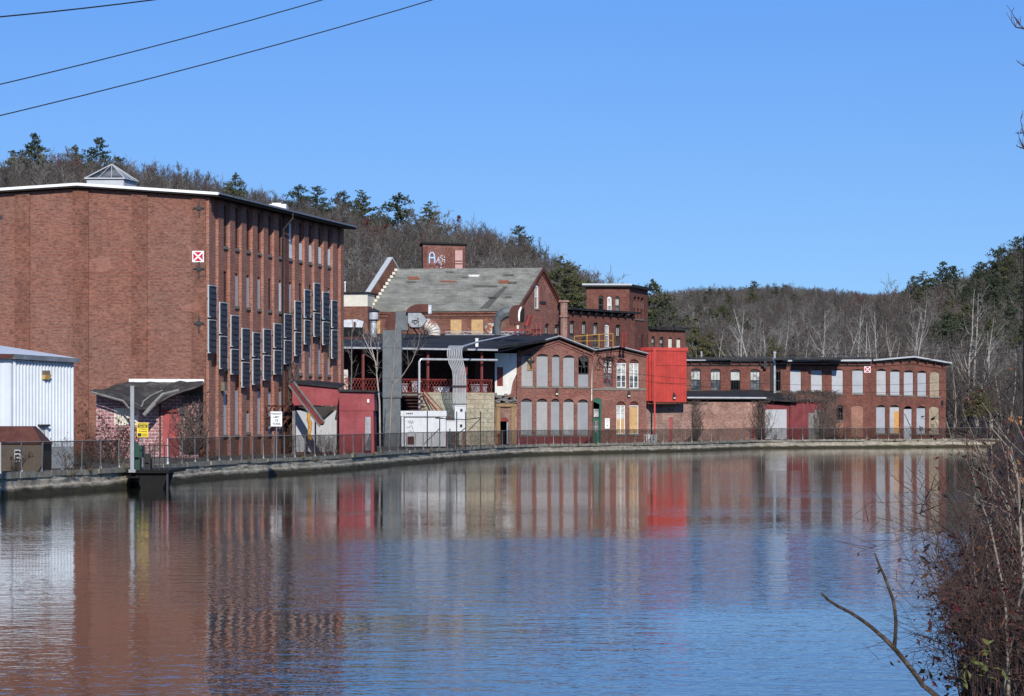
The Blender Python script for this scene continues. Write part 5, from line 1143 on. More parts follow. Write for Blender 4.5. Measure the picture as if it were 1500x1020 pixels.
# ================================================================== stair tower and buildings behind
fT = Fac((XA(859.5, 308), 308), (XA(922, 308.3), 308.3)); fT2 = Fac((XA(922, 308.3), 308.3), (XA(949, 316.5), 316.5)); T = thing('stair_tower', 'square brick tower with flat overhanging roof above the mill roofs', 'tower', fT.w(0, GZ))
zt = fT.uz(900, 421)[1]; h1 = [pxrect(fT, *q) for q in ((876.5, 884, 433, 458), (889.5, 896, 433.5, 459), (901, 907.5, 434, 460))]; h2 = [pxrect(fT2, *q) for q in ((928.3, 932.5, 434.5, 467), (933.6, 937.6, 435, 467.5), (938.8, 943, 436, 468))]
b = MB(); b.holed(fT, [(0, GZ), (fT.L, GZ), (fT.L, zt), (0, zt)], [arch(*r, .24) for r in h1], .3); b.holed(fT2, [(0, GZ), (fT2.L, GZ), (fT2.L, zt), (0, zt)], [arch(*r, .3) for r in h2], .3)
p0, p1, p2 = fT.w(0, 0), fT2.w(fT2.L, 0), fT.w(0, 0)+(fT2.w(fT2.L, 0)-fT2.w(0, 0))
for q, s in ((p1, p2), (p2, p0)): b.poly([(q.x, q.y, GZ), (s.x, s.y, GZ), (s.x, s.y, zt), (q.x, q.y, zt)])
b.build('wall', 'tower_brick', T)
for i, r in enumerate(h1): window(fT, T, r, 'open' if i == 0 else 'sash', .24, mat='steel_dark' if i != 1 else 'white_paint')
for r in h2: window(fT2, T, r, 'sash', .3, mat='rust_brown')
ov = (fT.w(0, 0)-fT2.w(0, 0)).normalized()*.4; ob = (fT2.w(0, 0)-fT2.w(fT2.L, 0)).normalized()*.45
cs = [fT.w(0, 0)+ov+ob, fT.w(fT.L, 0)-ov+ob, p1-ov-ob, p2+ov-ob]
b = MB(); b.hexa([Vector((q.x, q.y, zt+.003)) for q in cs]+[Vector((q.x, q.y, zt+.33)) for q in cs]); rf = b.build('roof', 'roof_edge', T)
b = MB(); b.bar(cs[0]+Vector((0, -.04, zt+.3)), cs[1]+Vector((0, -.04, zt+.3)), .06, .2); b.build('fascia', 'pole_paint', rf)
r = pxrect(fT2, 938.5, 942, 490, 508); b = MB(); b.fbox(fT2, r[0], r[1], r[2], r[3], .003, .05); b.build('window_board', 'rust_brown', T)
fM = Fac((XA(831, 294), 294), (XA(930, 306.5), 306.5)); T = thing('mid_brick_wing', 'brick wing with five tall arched windows and black eave left of the tower', 'building', fM.w(0, GZ))
zt = fM.uz(836, 456)[1]; hm = [pxrect(fM, *q) for q in ((834.8, 842, 470, 506), (852, 859.3, 471, 507), (869, 876.5, 472.5, 508), (886, 893.2, 474, 508), (902, 909.2, 475.5, 508))]
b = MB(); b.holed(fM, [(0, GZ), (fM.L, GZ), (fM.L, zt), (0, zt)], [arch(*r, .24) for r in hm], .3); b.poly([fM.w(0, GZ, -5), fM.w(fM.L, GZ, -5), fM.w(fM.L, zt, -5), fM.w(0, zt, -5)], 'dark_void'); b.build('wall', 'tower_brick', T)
for i, r in enumerate(hm): window(fM, T, r, 'sash', .24, mat='steel_dark' if i != 3 else 'white_paint')
b = MB(); ze = zt+.35; q = [fM.w(-.3, ze, .6), fM.w(fM.L+.4, ze, .6), fM.w(fM.L+.4, ze+.25, -9), fM.w(-.3, ze+.25, -9)]; slab(b, q, .22); b.build('roof', 'black_roof', T)
b = MB()
for k in range(9): u = fM.L*(k+.4)/9; b.fbox(fM, u-.09, u+.09, zt-.25, zt+.1, .003, .45)
b.build('eave_brackets', 'roof_edge', T)
b = MB(); p = P(826, 500, 291.5); lathe(b, p, [(.40, 9), (.40, zz(466, 291.5)), (.52, zz(465, 291.5)), (.52, zz(462.5, 291.5)), (.40, zz(462, 291.5)), (.42, zz(444, 291.5)), (.05, zz(443.5, 291.5))], 10); b.box(p.x-.55, p.x+.55, p.y-.3, p.y+.6, zz(442.9, 291.5), zz(440, 291.5)); tag(b.build('brick_chimney', 'worn_brick', loc=(p.x, p.y, 9)), 'short stained round chimney between gabled hall and mid wing', 'chimney')
fW = Fac((XA(949.5, 317.5), 317.5), (XA(1004, 321.5), 321.5)); T = thing('low_brick_wing', 'low brick wing with four small arched windows right of the tower', 'building', fW.w(0, GZ))
zt = fW.uz(952, 482.5)[1]; hw = [pxrect(fW, *q) for q in ((954, 959.7, 492.5, 511), (966.2, 972.3, 493.5, 511), (978.8, 985.2, 494.5, 512), (991, 997.5, 495.5, 512))]
b = MB(); b.holed(fW, [(0, GZ), (fW.L, GZ), (fW.L, zt), (0, zt)], [arch(*r, .26) for r in hw], .3); e, e2 = fW.w(fW.L, 0), fW.w(fW.L, 0, -9); b.poly([(e.x, e.y, GZ), (e2.x, e2.y, GZ), (e2.x, e2.y, zt), (e.x, e.y, zt)]); b.build('wall', 'tower_brick', T)
for i, r in enumerate(hw): window(fW, T, r, 'board', .26, mat='cream_board') if i > 1 else window(fW, T, r, 'sash', .26, mat='steel_dark')
b = MB(); q = [fW.w(-.1, zt+.3, .5), fW.w(fW.L+.4, zt+.3, .5), fW.w(fW.L+.4, zt+.75, -9), fW.w(-.1, zt+.75, -9)]; slab(b, q, .26); b.build('roof', 'black_roof', T)
# ------------------------------------------------------------------ slate roofed hall
T = thing('slate_roof_hall', 'brick hall with long worn grey slate roof and steep gable end', 'building', P(660, 600, 286)); ZE = 14.75
eL, eR = Vector((XA(541, 287), 287)), Vector((XA(756.5, 285), 285)); g = Vector((2.66, 4.5)); ZR = 19.3
def v3(p, z): return Vector((p.x, p.y, z))
b = MB(); q = [v3(eL-g*.06, ZE-.02), v3(eR-g*.06+Vector((.1, 0)), ZE-.02), v3(eR+g+Vector((.1, 0)), ZR), v3(eL+g, ZR)]; slab(b, q, .2)
q = [v3(eL+g, ZR), v3(eR+g+Vector((.1, 0)), ZR), v3(eR+g*2.06+Vector((.1, 0)), ZE), v3(eL+g*2.06, ZE)]; slab(b, q, .2); b.build('roof', 'roof_slate', T)
def on_roof(px, py):                                  # point of the front slope seen at this photo position
    e0_ = v3(eL-g*.06, ZE-.02); n_ = (v3(eR-g*.06, ZE-.02)-e0_).cross(v3(eL+g, ZR)-e0_); r_ = Vector(((px-CX)/F, 1, -(py-HZ)/F)); o_ = Vector((0, 0, ZC)); t_ = (e0_-o_).dot(n_)/r_.dot(n_); return o_+r_*t_+(n_.normalized() if n_.z > 0 else -n_.normalized())*.03
for x0, x1, y0, y1, m_ in ((597, 614, 405.5, 409.5, 'rust_tile'), (645, 668, 411.5, 413.5, 'rust_tile'), (731, 747, 411, 415.5, 'rust_tile'), (637, 669, 414, 416, 'sill_stone'), (634, 660, 423.5, 425.5, 'sill_stone'), (687, 703, 403, 405, 'white_stucco'), (654, 664, 398, 399.5, 'slate_dark'), (596, 609, 412.5, 414, 'slate_dark'), (692, 728, 418.5, 420.5, 'slate_dark'), (715, 726, 435.5, 438, 'steel_dark'), (738, 752, 402, 404, 'slate_dark'), (742, 758, 413, 415, 'slate_dark'), (738, 750, 434.5, 436.5, 'slate_dark'), (676, 686, 406, 407.5, 'slate_dark')):
    if 'rust_tile' not in M: plain('rust_tile', (.23, .085, .05), .9, .3, 3); plain('slate_dark', (.09, .085, .075), .9, .3, 3)
    b = MB(); yy = y0
    while yy < y1:
        ja, jb = rr.uniform(-2, 2), rr.uniform(-2, 2); b.poly([on_roof(x0+ja, yy+.9), on_roof(x1+jb, yy+.9), on_roof(x1+jb, yy), on_roof(x0+ja, yy)]); yy += .95
    b.build('roof_patch', m_, T)
b = MB(); b.poly([on_roof(703, 452), on_roof(716, 452), on_roof(744, 420), on_roof(738, 420)]); b.build('roof_patch', 'slate_dark', T)
fH = Fac(eL, eR); b = MB(); hh = [pxrect(fH, *q) for q in ((543, 557, 469, 492), (660, 676, 468, 492), (690.5, 707.5, 468, 492))]
b.holed(fH, [(-3.2, GZ), (fH.L, GZ), (fH.L, ZE-.25), (-3.2, ZE-.25)], [arch(*r, 0) for r in hh], .2)
for y0, y1, o in ((457, 459.5, .16), (462, 464, .12), (465, 466, .07)): z1, z0 = fH.uz(650, y0)[1], fH.uz(650, y1)[1]; b.fbox(fH, 0, fH.L, z0, min(z1, ZE-.26), .003, o)
b.build('wall', 'hall_brick', T)
for r in hh:
    m = MB(); m.fbox(fH, r[0], r[1], r[2], r[3], -.1, -.04); m.build('window_board', 'plywood', T)
fG = Fac(eR, eR+g*2); rt = pxrect(fG, 783.2, 790, 416, 452); ra = pxrect(fG, 798.5, 804.5, 474, 500); rb = pxrect(fG, 812.5, 819, 475, 500)
b = MB(); b.holed(fG, [(0, GZ), (fG.L, GZ), (fG.L, ZE-.05), (fG.L/2, ZR-.12), (0, ZE-.05)], [arch(*r, .3) for r in (rt, ra, rb)], .25)
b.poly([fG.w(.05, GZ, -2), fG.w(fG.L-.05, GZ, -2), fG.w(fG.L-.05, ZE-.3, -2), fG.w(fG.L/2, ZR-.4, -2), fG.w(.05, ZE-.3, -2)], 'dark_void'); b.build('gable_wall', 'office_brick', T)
for r in (rt, ra, rb): window(fG, T, r, 'sash', .3, mat='white_paint' if r is rt else 'steel_dark')
b = MB(); gl = [(-.3, ZE-.28), (fG.L/2, ZR+.02), (fG.L+.3, ZE-.28)]; b.band(fG, [(u, z-.05) for u, z in gl], .28, .3, .105); b.band(fG, [(u, z-.38) for u, z in gl], .2, .12, .003); b.build('rake_trim', 'rust_brown', T)
u, z = fG.uz(794.5, 443.5); b = MB(); b.fbox(fG, u-.6, u+.6, z-.14, z+.14, .003, .1); b.build('wall_vent', 'steel_dark', T)
# parapet gable on the left
b = MB(); a0 = eL+Vector((-.45, 0)); th = Vector((.42, 0)); HP = 1.1
fP = Fac(a0-g*.08, a0+g*2.05)
b.prism(fP, [(0, ZE-3), (fP.L, ZE-3), (fP.L, ZE+HP-.4), (fP.L*.50, ZR+HP), (0, ZE+HP-.3)], .0, -.42); pw = b.build('parapet', 'hall_brick', T)
b = MB(); b.band(fP, [(-.2, ZE+HP-.45), (fP.L*.5, ZR+HP+.16), (fP.L+.2, ZE+HP-.55)], .14, .1, -.52); b.build('coping', 'pole_paint', pw)
b = MB(); n = 12
for k in range(n):
    f = (k+.3)/n; p = eL+g*f; z = ZE+(ZR-ZE)*f; b.box(p.x-.03, p.x+.28, p.y-.35, p.y, z-.02, z+.26)
b.build('stepped_flashing', 'cream_board', T)
# link with cream board
fI = Fac((XA(494, 285), 285), (XA(538.5, 284.5), 284.5)); T = thing('cream_link_block', 'cream boarded link block with thin dark roof between mill and hall', 'building', fI.w(0, GZ))
b = MB(); b.fbox(fI, 0, fI.L, fI.uz(515, 449)[1], fI.uz(515, 430.5)[1], -5, 0); b.build('cream_wall', 'cream_board', T)
b = MB(); b.fbox(fI, -.1, fI.L+.12, fI.uz(515, 430.3)[1], fI.uz(515, 428)[1], -5.2, .25); b.build('roof', 'roof_edge', T)
b = MB(); b.fbox(fI, 0, fI.L, GZ, fI.uz(515, 449)[1]-.005, -4, .02); b.build('brick_wall', 'hall_brick', T)
p = P(505.5, 428, 287); b = MB(); b.tube([p, p+Vector((0, 0, .95))], .06, 6); b.tube([p+Vector((0, 0, .95)), p+Vector((0, 0, 1.1))], .12, 6); tag(b.build('roof_vent', 'white_paint', loc=p), 'thin white vent on the cream link block roof', 'vent')
# penthouse with graffiti
fQ = Fac((XA(619.5, 305), 305), (XA(681.5, 305.3), 305.3)); T = thing('rooftop_penthouse', 'brick rooftop penthouse with light blue graffiti and a pink door', 'building', fQ.w(0, 12))
zt0, zt1 = fQ.uz(620, 357)[1], fQ.uz(681, 359)[1]
b = MB(); b.prism(fQ, [(0, GZ), (fQ.L, GZ), (fQ.L, zt1), (0, zt0)], 0, -5); b.build('wall', 'office_brick', T)
b = MB()
for x0, x1 in ((619.6, 625.5), (652, 663), (678.5, 681.4)): b.fbox(fQ, fQ.u(x0), fQ.u(x1), 12, zt1-.25, .003, .10)
b.build('pilaster', 'tower_brick', T)
b = MB(); b.hexa([fQ.w(-.25, zt0+.003, .3), fQ.w(fQ.L+.2, zt1+.003, .3), fQ.w(fQ.L+.2, zt1+.003, -5.3), fQ.w(-.25, zt0+.003, -5.3), fQ.w(-.25, zt0+.22, .3), fQ.w(fQ.L+.2, zt1+.16, .3), fQ.w(fQ.L+.2, zt1+.16, -5.3), fQ.w(-.25, zt0+.22, -5.3)]); b.build('roof', 'roof_edge', T)
r = pxrect(fQ, 666.5, 677.5, 367, 396); b = MB(); b.fbox(fQ, r[0], r[1], r[2]-1, r[3], .004, .05); d = b.build('door', 'infill_brick', T)
plain('pink_door', (.50, .30, .27), .7, .15); d.data.materials[0] = M['pink_door']
b = MB(); b.fbox(fQ, r[0]-.12, r[0]-.005, r[2]-1, r[3]+.1, .004, .08); b.fbox(fQ, r[1]+.005, r[1]+.1, r[2]-1, r[3]+.1, .004, .08)
for y in (382.5, 386.5): z = fQ.uz(670, y)[1]; b.fbox(fQ, r[0]+.02, r[1]-.02, z-.04, z+.04, .06, .12)
b.build('door_frame', 'rust_brown', d)
plain('spray_blue', (.42, .62, .85), .6, .08); plain('spray_white', (.66, .66, .72), .6, .08); plain('spray_purple', (.10, .035, .06), .6, .3)
def stroke(mb, pts, r):
    mb.tube([fQ.w(*fQ.uz(x, y), .015) for x, y in pts], r, 5)
b = MB(); stroke(b, [(629, 386), (628.8, 378), (629.5, 373), (631.5, 370.2), (634, 370.2), (636, 373), (636.7, 378), (636.8, 385.5)], .085); stroke(b, [(629, 378), (636.5, 378)], .10); b.build('graffiti', 'spray_blue', T)
b = MB()
for pl in ([(639, 384.5), (641, 381), (642.5, 376), (643, 382), (643.3, 386)], [(640.5, 381.5), (644, 380.5)], [(649, 375.5), (646, 374.5), (645, 377.5), (648, 379.5), (648.5, 383), (645.5, 382.5), (646.5, 388), (645, 392.5), (647.3, 393)], [(653, 375.5), (650.5, 377), (653.5, 379.5), (651, 383), (653, 387)], [(649, 381), (654, 380)]): stroke(b, pl, .04)
b.build('graffiti', 'spray_white', T)
b = MB()
for pl in ([(628, 392), (630, 387.5), (632, 391), (634, 388), (637, 392.5)], [(637, 389), (641, 386.5), (644, 391), (650, 388)]): stroke(b, pl, .07)
b.build('graffiti', 'spray_purple', T)
# ================================================================== wires
def wire(name, label, pts, r, grp=None):
    b = MB(); b.tube(pts, r, 5); return tag(b.build(name, 'wire', loc=pts[0]), label, 'wire', grp)
def sagged(a, c, s, n=14):
    return [a.lerp(c, k/n)-Vector((0, 0, s*4*(k/n)*(1-k/n))) for k in range(n+1)]
wire('overhead_wire', 'topmost dark overhead wire crossing the top left corner of sky', sagged(P(-260, 44, 34), P(460, -36, 40), .10), .010, 'overhead wires at upper left')
wire('overhead_wire', 'middle overhead wire of three in the upper left sky', sagged(P(-300, 190, 34), P(760, -90, 42), .16), .008, 'overhead wires at upper left')
wire('overhead_wire', 'lowest overhead wire of three in the upper left sky', sagged(P(-300, 237, 34), P(980, -112, 42), .20), .008, 'overhead wires at upper left')
for i, (x0, y0, x1, y1, s, lab) in enumerate(((800, 516, 1600, 492, 1.2, 'highest thin wire crossing the trees behind the long mill'), (860, 521, 1600, 497, 1.2, 'second thin wire crossing just above the long mill roof'), (900, 524, 1600, 503, 1.3, 'third thin wire skimming the long mill roof line'), (870, 541, 1580, 541, 1.6, 'upper thin wire crossing in front of the long mill windows'), (870, 549, 1580, 552, 1.7, 'lower thin wire crossing in front of the long mill windows'))):
    Ya, Yb_ = (255, 285) if i > 2 else (275, 300); wire('distribution_wire', lab, sagged(P(x0, y0, Ya), P(x1, y1, Yb_), s, 20), .022 if i < 3 else .016, 'thin wires by the long mill')
q = P(1499.6, 600, 62); b = MB(); b.tube([(q.x+.14, q.y, 1.0), (q.x+.12, q.y, ZC+(HZ-346)*62/F)], [.16, .13], 10); b.tube([(q.x+.12, q.y, ZC+(HZ-346)*62/F-.5), (q.x+.5, q.y, ZC+(HZ-346)*62/F-.45)], .05, 6)
tag(b.build('utility_pole', 'bark_dark', loc=(q.x+.14, q.y, 1.0)), 'dark wooden utility pole at the right edge of the picture', 'pole')
b = MB(); p = P(-1, 322, 100); b.tube([P(-30, 324, 100), P(-2, 322, 100)], .05, 6); b.hexa([P(-6, 323, 99.8), P(4, 322, 99.8), P(4, 322, 100.2), P(-6, 323, 100.2), P(-6, 315, 99.8), P(3.5, 316, 99.8), P(3.5, 316, 100.2), P(-6, 315, 100.2)]); b.tube([P(-30, 324, 100), (P(-30, 324, 100).x, 100, GZ)], .09, 8)
tag(b.build('yard_lamp', 'steel_dark', loc=(P(-30, 324, 100).x, 100, GZ)), 'dark lamp head reaching in at the left edge before the mill gable', 'lamp')
# ================================================================== land behind
def lerp_tab(tb, x):
    if x <= tb[0][0]: return tb[0][1]
    for (a, va), (c, vc) in zip(tb, tb[1:]):
        if x <= c: return va+(vc-va)*(x-a)/(c-a)
    return tb[-1][1]
HL = [(-400, 44), (-160, 50), (-112, 49.5), (-97, 49.5), (-82, 48), (-72, 46.5), (-60, 43.5), (-45, 40), (-34, 37), (-22, 35), (-7.5, 34), (4.5, 29.5), (12, 26), (19.5, 22), (27, 19), (31.5, 16), (60, 5), (95, 0)]
HR = [(40, 0), (60, 12), (84, 22), (96, 24), (105, 26), (114, 28), (122.5, 31), (131, 36), (142, 43), (170, 55), (260, 70), (420, 76)]
def smooth01(t): t = max(0, min(1, t)); return t*t*(3-2*t)*.5+t*.5
def hill_z(x, y):
    a = lerp_tab(HL, x)*smooth01((y-338)/262)-max(0, y-600)*.03
    c = lerp_tab(HR, x)*smooth01((y-380)/320)-max(0, y-720)*.03
    d = (62.5+5.5*math.exp(-((x-128)/42)**2)+3.5*math.exp(-((x-235)/40)**2)+.8*math.sin(x*.09))*smooth01((y-620)/880)
    return max(a, c, d, 0)+GZ-.03
b = MB(); xs = [-420+k*(20 if abs(-420+k*20) > 240 else 20) for k in range(46)]; xs = []
x = -420
while x <= 520: xs.append(x); x += 9 if -150 < x < 260 else 24
ys = []; y = 334
while y <= 1760: ys.append(y); y += 9 if y < 740 else 30
rt = random.Random(1)
for yy in ys:
    for xx in xs: b.v.append((xx, yy, hill_z(xx, yy)+(rt.uniform(-.5, .5) if yy > 350 else 0)))
nx = len(xs)
for j in range(len(ys)-1):
    for i in range(nx-1): b.f.append((j*nx+i, j*nx+i+1, (j+1)*nx+i+1, (j+1)*nx+i)); b.m.append(-1)
tag(b.build('wooded_hills', 'forest_floor', smooth=True), kind='structure')
# ------------------------------------------------------------------ tree shapes
def rot_dir(d, ang, rr):
    """direction d tilted by ang about a random axis"""
    ax = d.cross(Vector((rr.uniform(-1, 1), rr.uniform(-1, 1), rr.uniform(-1, 1))))
    if ax.length < 1e-3: ax = Vector((1, 0, 0))
    ax.normalize(); return (d*math.cos(ang)+ax.cross(d)*math.sin(ang)).normalized()
def strip(mb, p, q, w0, w1, rr, m):
    d = (q-p).normalized(); x = d.cross(Vector((rr.uniform(-1, 1), rr.uniform(-1, 1), rr.uniform(-.2, .2))))
    if x.length < 1e-3: x = Vector((1, 0, 0))
    x.normalize(); mb.poly([p-x*w0, p+x*w0, q+x*w1, q-x*w1], m)
def bare_tree(seed, h, bark, twig, limbs=11, subs=5, twigs=4, spread=.55, trunk=None, fork=0, tw=.022):
    """trunk and crown of a leafless tree: tapered limbs, branches, many fine twigs"""
    rr = random.Random(seed); tr, cr = MB(), MB(); r0 = trunk or h*.012
    stems = []
    for s in range(1+fork):
        d = Vector((rr.uniform(-.1, .1)+(.28*(s*2-1) if fork else 0), rr.uniform(-.12, .12), 1)).normalized(); p = Vector((0, 0, -.3)); pts = [p]; n = 7
        for k in range(n):
            d = (d+Vector((rr.uniform(-.12, .12), rr.uniform(-.12, .12), .10))).normalized(); pts.append(pts[-1]+d*(h*.92/n)*(1 if s == 0 else .85))
        rs = [r0*(1-.9*k/n) for k in range(n+1)]; tr.tube(pts, rs, 5, None); stems.append((pts, rs))
    for pts, rs in stems:
        for l in range(limbs):
            t = .28+.70*(l+rr.random())/limbs; f = t*(len(pts)-1); i = min(int(f), len(pts)-2); base = pts[i].lerp(pts[i+1], f-i); d0 = (pts[i+1]-pts[i]).normalized()
            L = h*spread*(1.05-t*.85)*rr.uniform(.6, 1.1); d = rot_dir(d0, R(rr.uniform(28, 62)), rr); r = rs[i]*.5; p = base; lp = [p]
            for k in range(4): d = (d+Vector((rr.uniform(-.22, .22), rr.uniform(-.22, .22), .16))).normalized(); p = p+d*L/4; lp.append(p)
            tr.tube(lp, [r, r*.75, r*.55, r*.35, r*.18], 3, None, caps=False)
            for s_ in range(subs):
                q = .25+.75*(s_+rr.random())/subs; f2 = min(q, .999)*4; j = int(f2); sb = lp[j].lerp(lp[j+1], f2-j); sd = rot_dir((lp[j+1]-lp[j]).normalized(), R(rr.uniform(22, 60)), rr); sd = (sd+Vector((0, 0, .25))).normalized(); sl = L*rr.uniform(.22, .5)
                m1 = sb+sd*sl*.5; e = m1+(sd+Vector((rr.uniform(-.2, .2), rr.uniform(-.2, .2), .2))).normalized()*sl*.5
                strip(cr, sb, m1, tw*1.5, tw*1.1, rr, twig); strip(cr, m1, e, tw*1.1, tw*.5, rr, twig)
                for t_ in range(twigs):
                    g_ = rr.random(); b0 = sb.lerp(m1, g_*2) if g_ < .5 else m1.lerp(e, g_*2-1); td = (rot_dir(sd, R(rr.uniform(20, 65)), rr)+Vector((0, 0, .15))).normalized(); e2 = b0+td*sl*rr.uniform(.35, .8); strip(cr, b0, e2, tw*.75, tw*.35, rr, twig)
    return tr, cr
def mesh_of(mb, name, m=None, smooth=False):
    me = bpy.data.meshes.new(name); me.from_pydata(mb.v, [], mb.f); names = ([m] if m else [])+mb.mats; sh_ = 1 if m else 0
    for q in names: me.materials.append(M[q])
    if mb.mats: me.polygons.foreach_set('material_index', [max(0, k+sh_) for k in mb.m])
    me.update(); return me
def joined(a, c):
    o = MB(); o.v = list(a.v); o.f = list(a.f); o.m = list(a.m); o.mats = list(a.mats); n = len(o.v)
    o.v += c.v; o.f += [tuple(i+n for i in f) for f in c.f]; o.m += [k if k < 0 else o.mi(c.mats[k]) for k in c.m]; return o
def conifer(seed, h, leaf, width=.30, whorls=15, gap=.15, droop=.1):
    """trunk and crown of a pine: whorls of uneven boughs carrying needle tufts"""
    rr = random.Random(seed); tr, cr = MB(), MB(); tr.tube([(0, 0, -.3), (rr.uniform(-.1, .1), 0, h*.5), (0, 0, h)], [h*.016, h*.011, .02], 5)
    for wv in range(whorls):
        t = .16+.84*(wv+rr.uniform(0, .6))/whorls; nb = rr.randint(5, 7); lean = rr.uniform(0, 6.28)
        for k in range(nb):
            if rr.random() < gap: continue
            t = min(.99, max(.12, .16+.84*(wv+rr.uniform(-.7, 1.1))/whorls))
            a = 6.283*k/nb+rr.uniform(-.4, .4); L = h*width*(1.02-t)**.75*1.4*rr.uniform(.55, 1.25)*(1+.25*math.cos(a-lean)); L = max(L, h*.03); z = h*t
            p = Vector((0, 0, z)); up = rr.uniform(-droop, .35); d = Vector((math.cos(a), math.sin(a), up)).normalized(); e = p+d*L
            strip(tr, p, e, .05, .02, rr, None)
            for s_ in range(max(7, int(L*8))):
                g_ = rr.uniform(.25, 1.03); c = p+d*L*g_+Vector((rr.uniform(-.3, .3), rr.uniform(-.3, .3), rr.uniform(-.30, .30)))*(.6+.14*L); sz = rr.uniform(.2, .42)*(.7+h*.022)*(1.15-.45*t)
                for q in range(2):
                    n1 = Vector((rr.uniform(-1, 1), rr.uniform(-1, 1), rr.uniform(-.8, .9))).normalized(); n2 = n1.cross(Vector((rr.uniform(-1, 1), rr.uniform(-1, 1), rr.uniform(-.5, .5)))).normalized()
                    cr.poly([c-n1*sz, c+n2*sz*.42, c+n1*sz, c-n2*sz*.42], leaf)
    return tr, cr
def leafy(seed, h, leaf, bark):
    tr, cr = bare_tree(seed, h, bark, 'twig_brown', 9, 5, 3); rr = random.Random(seed+5); n = len(cr.f)
    for k in range(n*2):
        f = cr.f[rr.randrange(n)]; c = Vector(cr.v[f[2]])+Vector((rr.uniform(-.3, .3), rr.uniform(-.3, .3), rr.uniform(-.3, .3)))
        if rr.random() < .35: continue
        n1 = Vector((rr.uniform(-1, 1), rr.uniform(-1, 1), rr.uniform(-1, 1))).normalized(); n2 = n1.cross(Vector((rr.uniform(-1, 1), rr.uniform(-1, 1), .3))).normalized(); s = rr.uniform(.10, .2)
        cr.poly([c-n1*s, c+n2*s*.7, c+n1*s, c-n2*s*.7], leaf)
    return tr, cr
# ------------------------------------------------------------------ the wood as one mass of bare trees
kinds = bpy.data.collections.new('wood_kinds')
for k in range(7):
    tw_ = ('twig_brown', 'twig_brown', 'twig_red', 'twig_brown', 'bark_grey', 'twig_brown', 'twig_red')[k]; bk_ = ('bark_grey', 'bark_dark', 'bark_grey', 'bark_white', 'bark_grey', 'bark_dark', 'bark_grey')[k]
    tr, cr = bare_tree(100+k, 12, bk_, tw_, 14, 6, 5, (.55, .62, .5, .58, .66, .5, .6)[k], trunk=.12, tw=.036)
    o = bpy.data.objects.new('wood_kind', mesh_of(joined(tr, cr), 'wood_kind', bk_)); kinds.objects.link(o)
rt = random.Random(17); pts = []; scl = []; rot = []; idx_ = []
def seen(x, y, z): 
    px = CX+F*x/y; return -70 < px < 1580
def scatter(x0, x1, y0, y1, sp, hmin, hmax, grow=0):
    y = y0
    while y < y1:
        st = sp*(1+grow*(y-y0)/(y1-y0)); x = x0
        while x < x1:
            xx, yy = x+rt.uniform(-.5, .5)*st, y+rt.uniform(-.5, .5)*st; z = hill_z(xx, yy); px = CX+F*xx/yy; x += st
            if not seen(xx, yy, z): continue
            if px < 495 and HZ-(z+13-ZC)*F/yy > 330: continue            # wholly behind the tall mill
            h = rt.uniform(hmin, hmax)*(1 if rt.random() > .08 else 1.2); pts.append((xx, yy, z-.2)); scl.append(h/12); rot.append(rt.uniform(0, 6.28)); idx_.append(rt.randrange(7))
        y += st
scatter(-130, 62, 346, 640, 4.0, 8.0, 12.5)
scatter(36, 165, 352, 760, 4.3, 8.0, 12.5, .25)
scatter(60, 330, 765, 1720, 5.0, 6, 9, .1)
me = bpy.data.meshes.new('wood_points'); me.from_pydata(pts, [], [])
for nm, ty, val in (('tree_scale', 'FLOAT', scl), ('tree_turn', 'FLOAT', rot), ('tree_kind', 'INT', idx_)):
    a = me.attributes.new(nm, ty, 'POINT'); a.data.foreach_set('value', val)
wo = bpy.data.objects.new('bare_wood', me); col.objects.link(wo)
tag(wo, 'leafless grey brown wood covering the hills behind the mills', 'wood', kind='stuff')
ng = bpy.data.node_groups.new('scatter_trees', 'GeometryNodeTree'); ng.interface.new_socket('Geometry', in_out='INPUT', socket_type='NodeSocketGeometry'); ng.interface.new_socket('Geometry', in_out='OUTPUT', socket_type='NodeSocketGeometry')
def gn(k): return ng.nodes.new(k)
gi, go_ = gn('NodeGroupInput'), gn('NodeGroupOutput'); iop = gn('GeometryNodeInstanceOnPoints'); ci = gn('GeometryNodeCollectionInfo'); ci.inputs['Collection'].default_value = kinds; ci.inputs['Separate Children'].default_value = True; ci.inputs['Reset Children'].default_value = True
def attr(nm, ty):
    a = gn('GeometryNodeInputNamedAttribute'); a.data_type = ty; a.inputs['Name'].default_value = nm; return a.outputs['Attribute']
cx_ = gn('ShaderNodeCombineXYZ'); L_ = ng.links.new
L_(attr('tree_turn', 'FLOAT'), cx_.inputs['Z']); L_(gi.outputs[0], iop.inputs['Points']); L_(ci.outputs[0], iop.inputs['Instance']); iop.inputs['Pick Instance'].default_value = True
L_(attr('tree_kind', 'INT'), iop.inputs['Instance Index']); L_(cx_.outputs[0], iop.inputs['Rotation']); L_(attr('tree_scale', 'FLOAT'), iop.inputs['Scale']); L_(iop.outputs[0], go_.inputs[0])
md = wo.modifiers.new('scatter', 'NODES'); md.node_group = ng
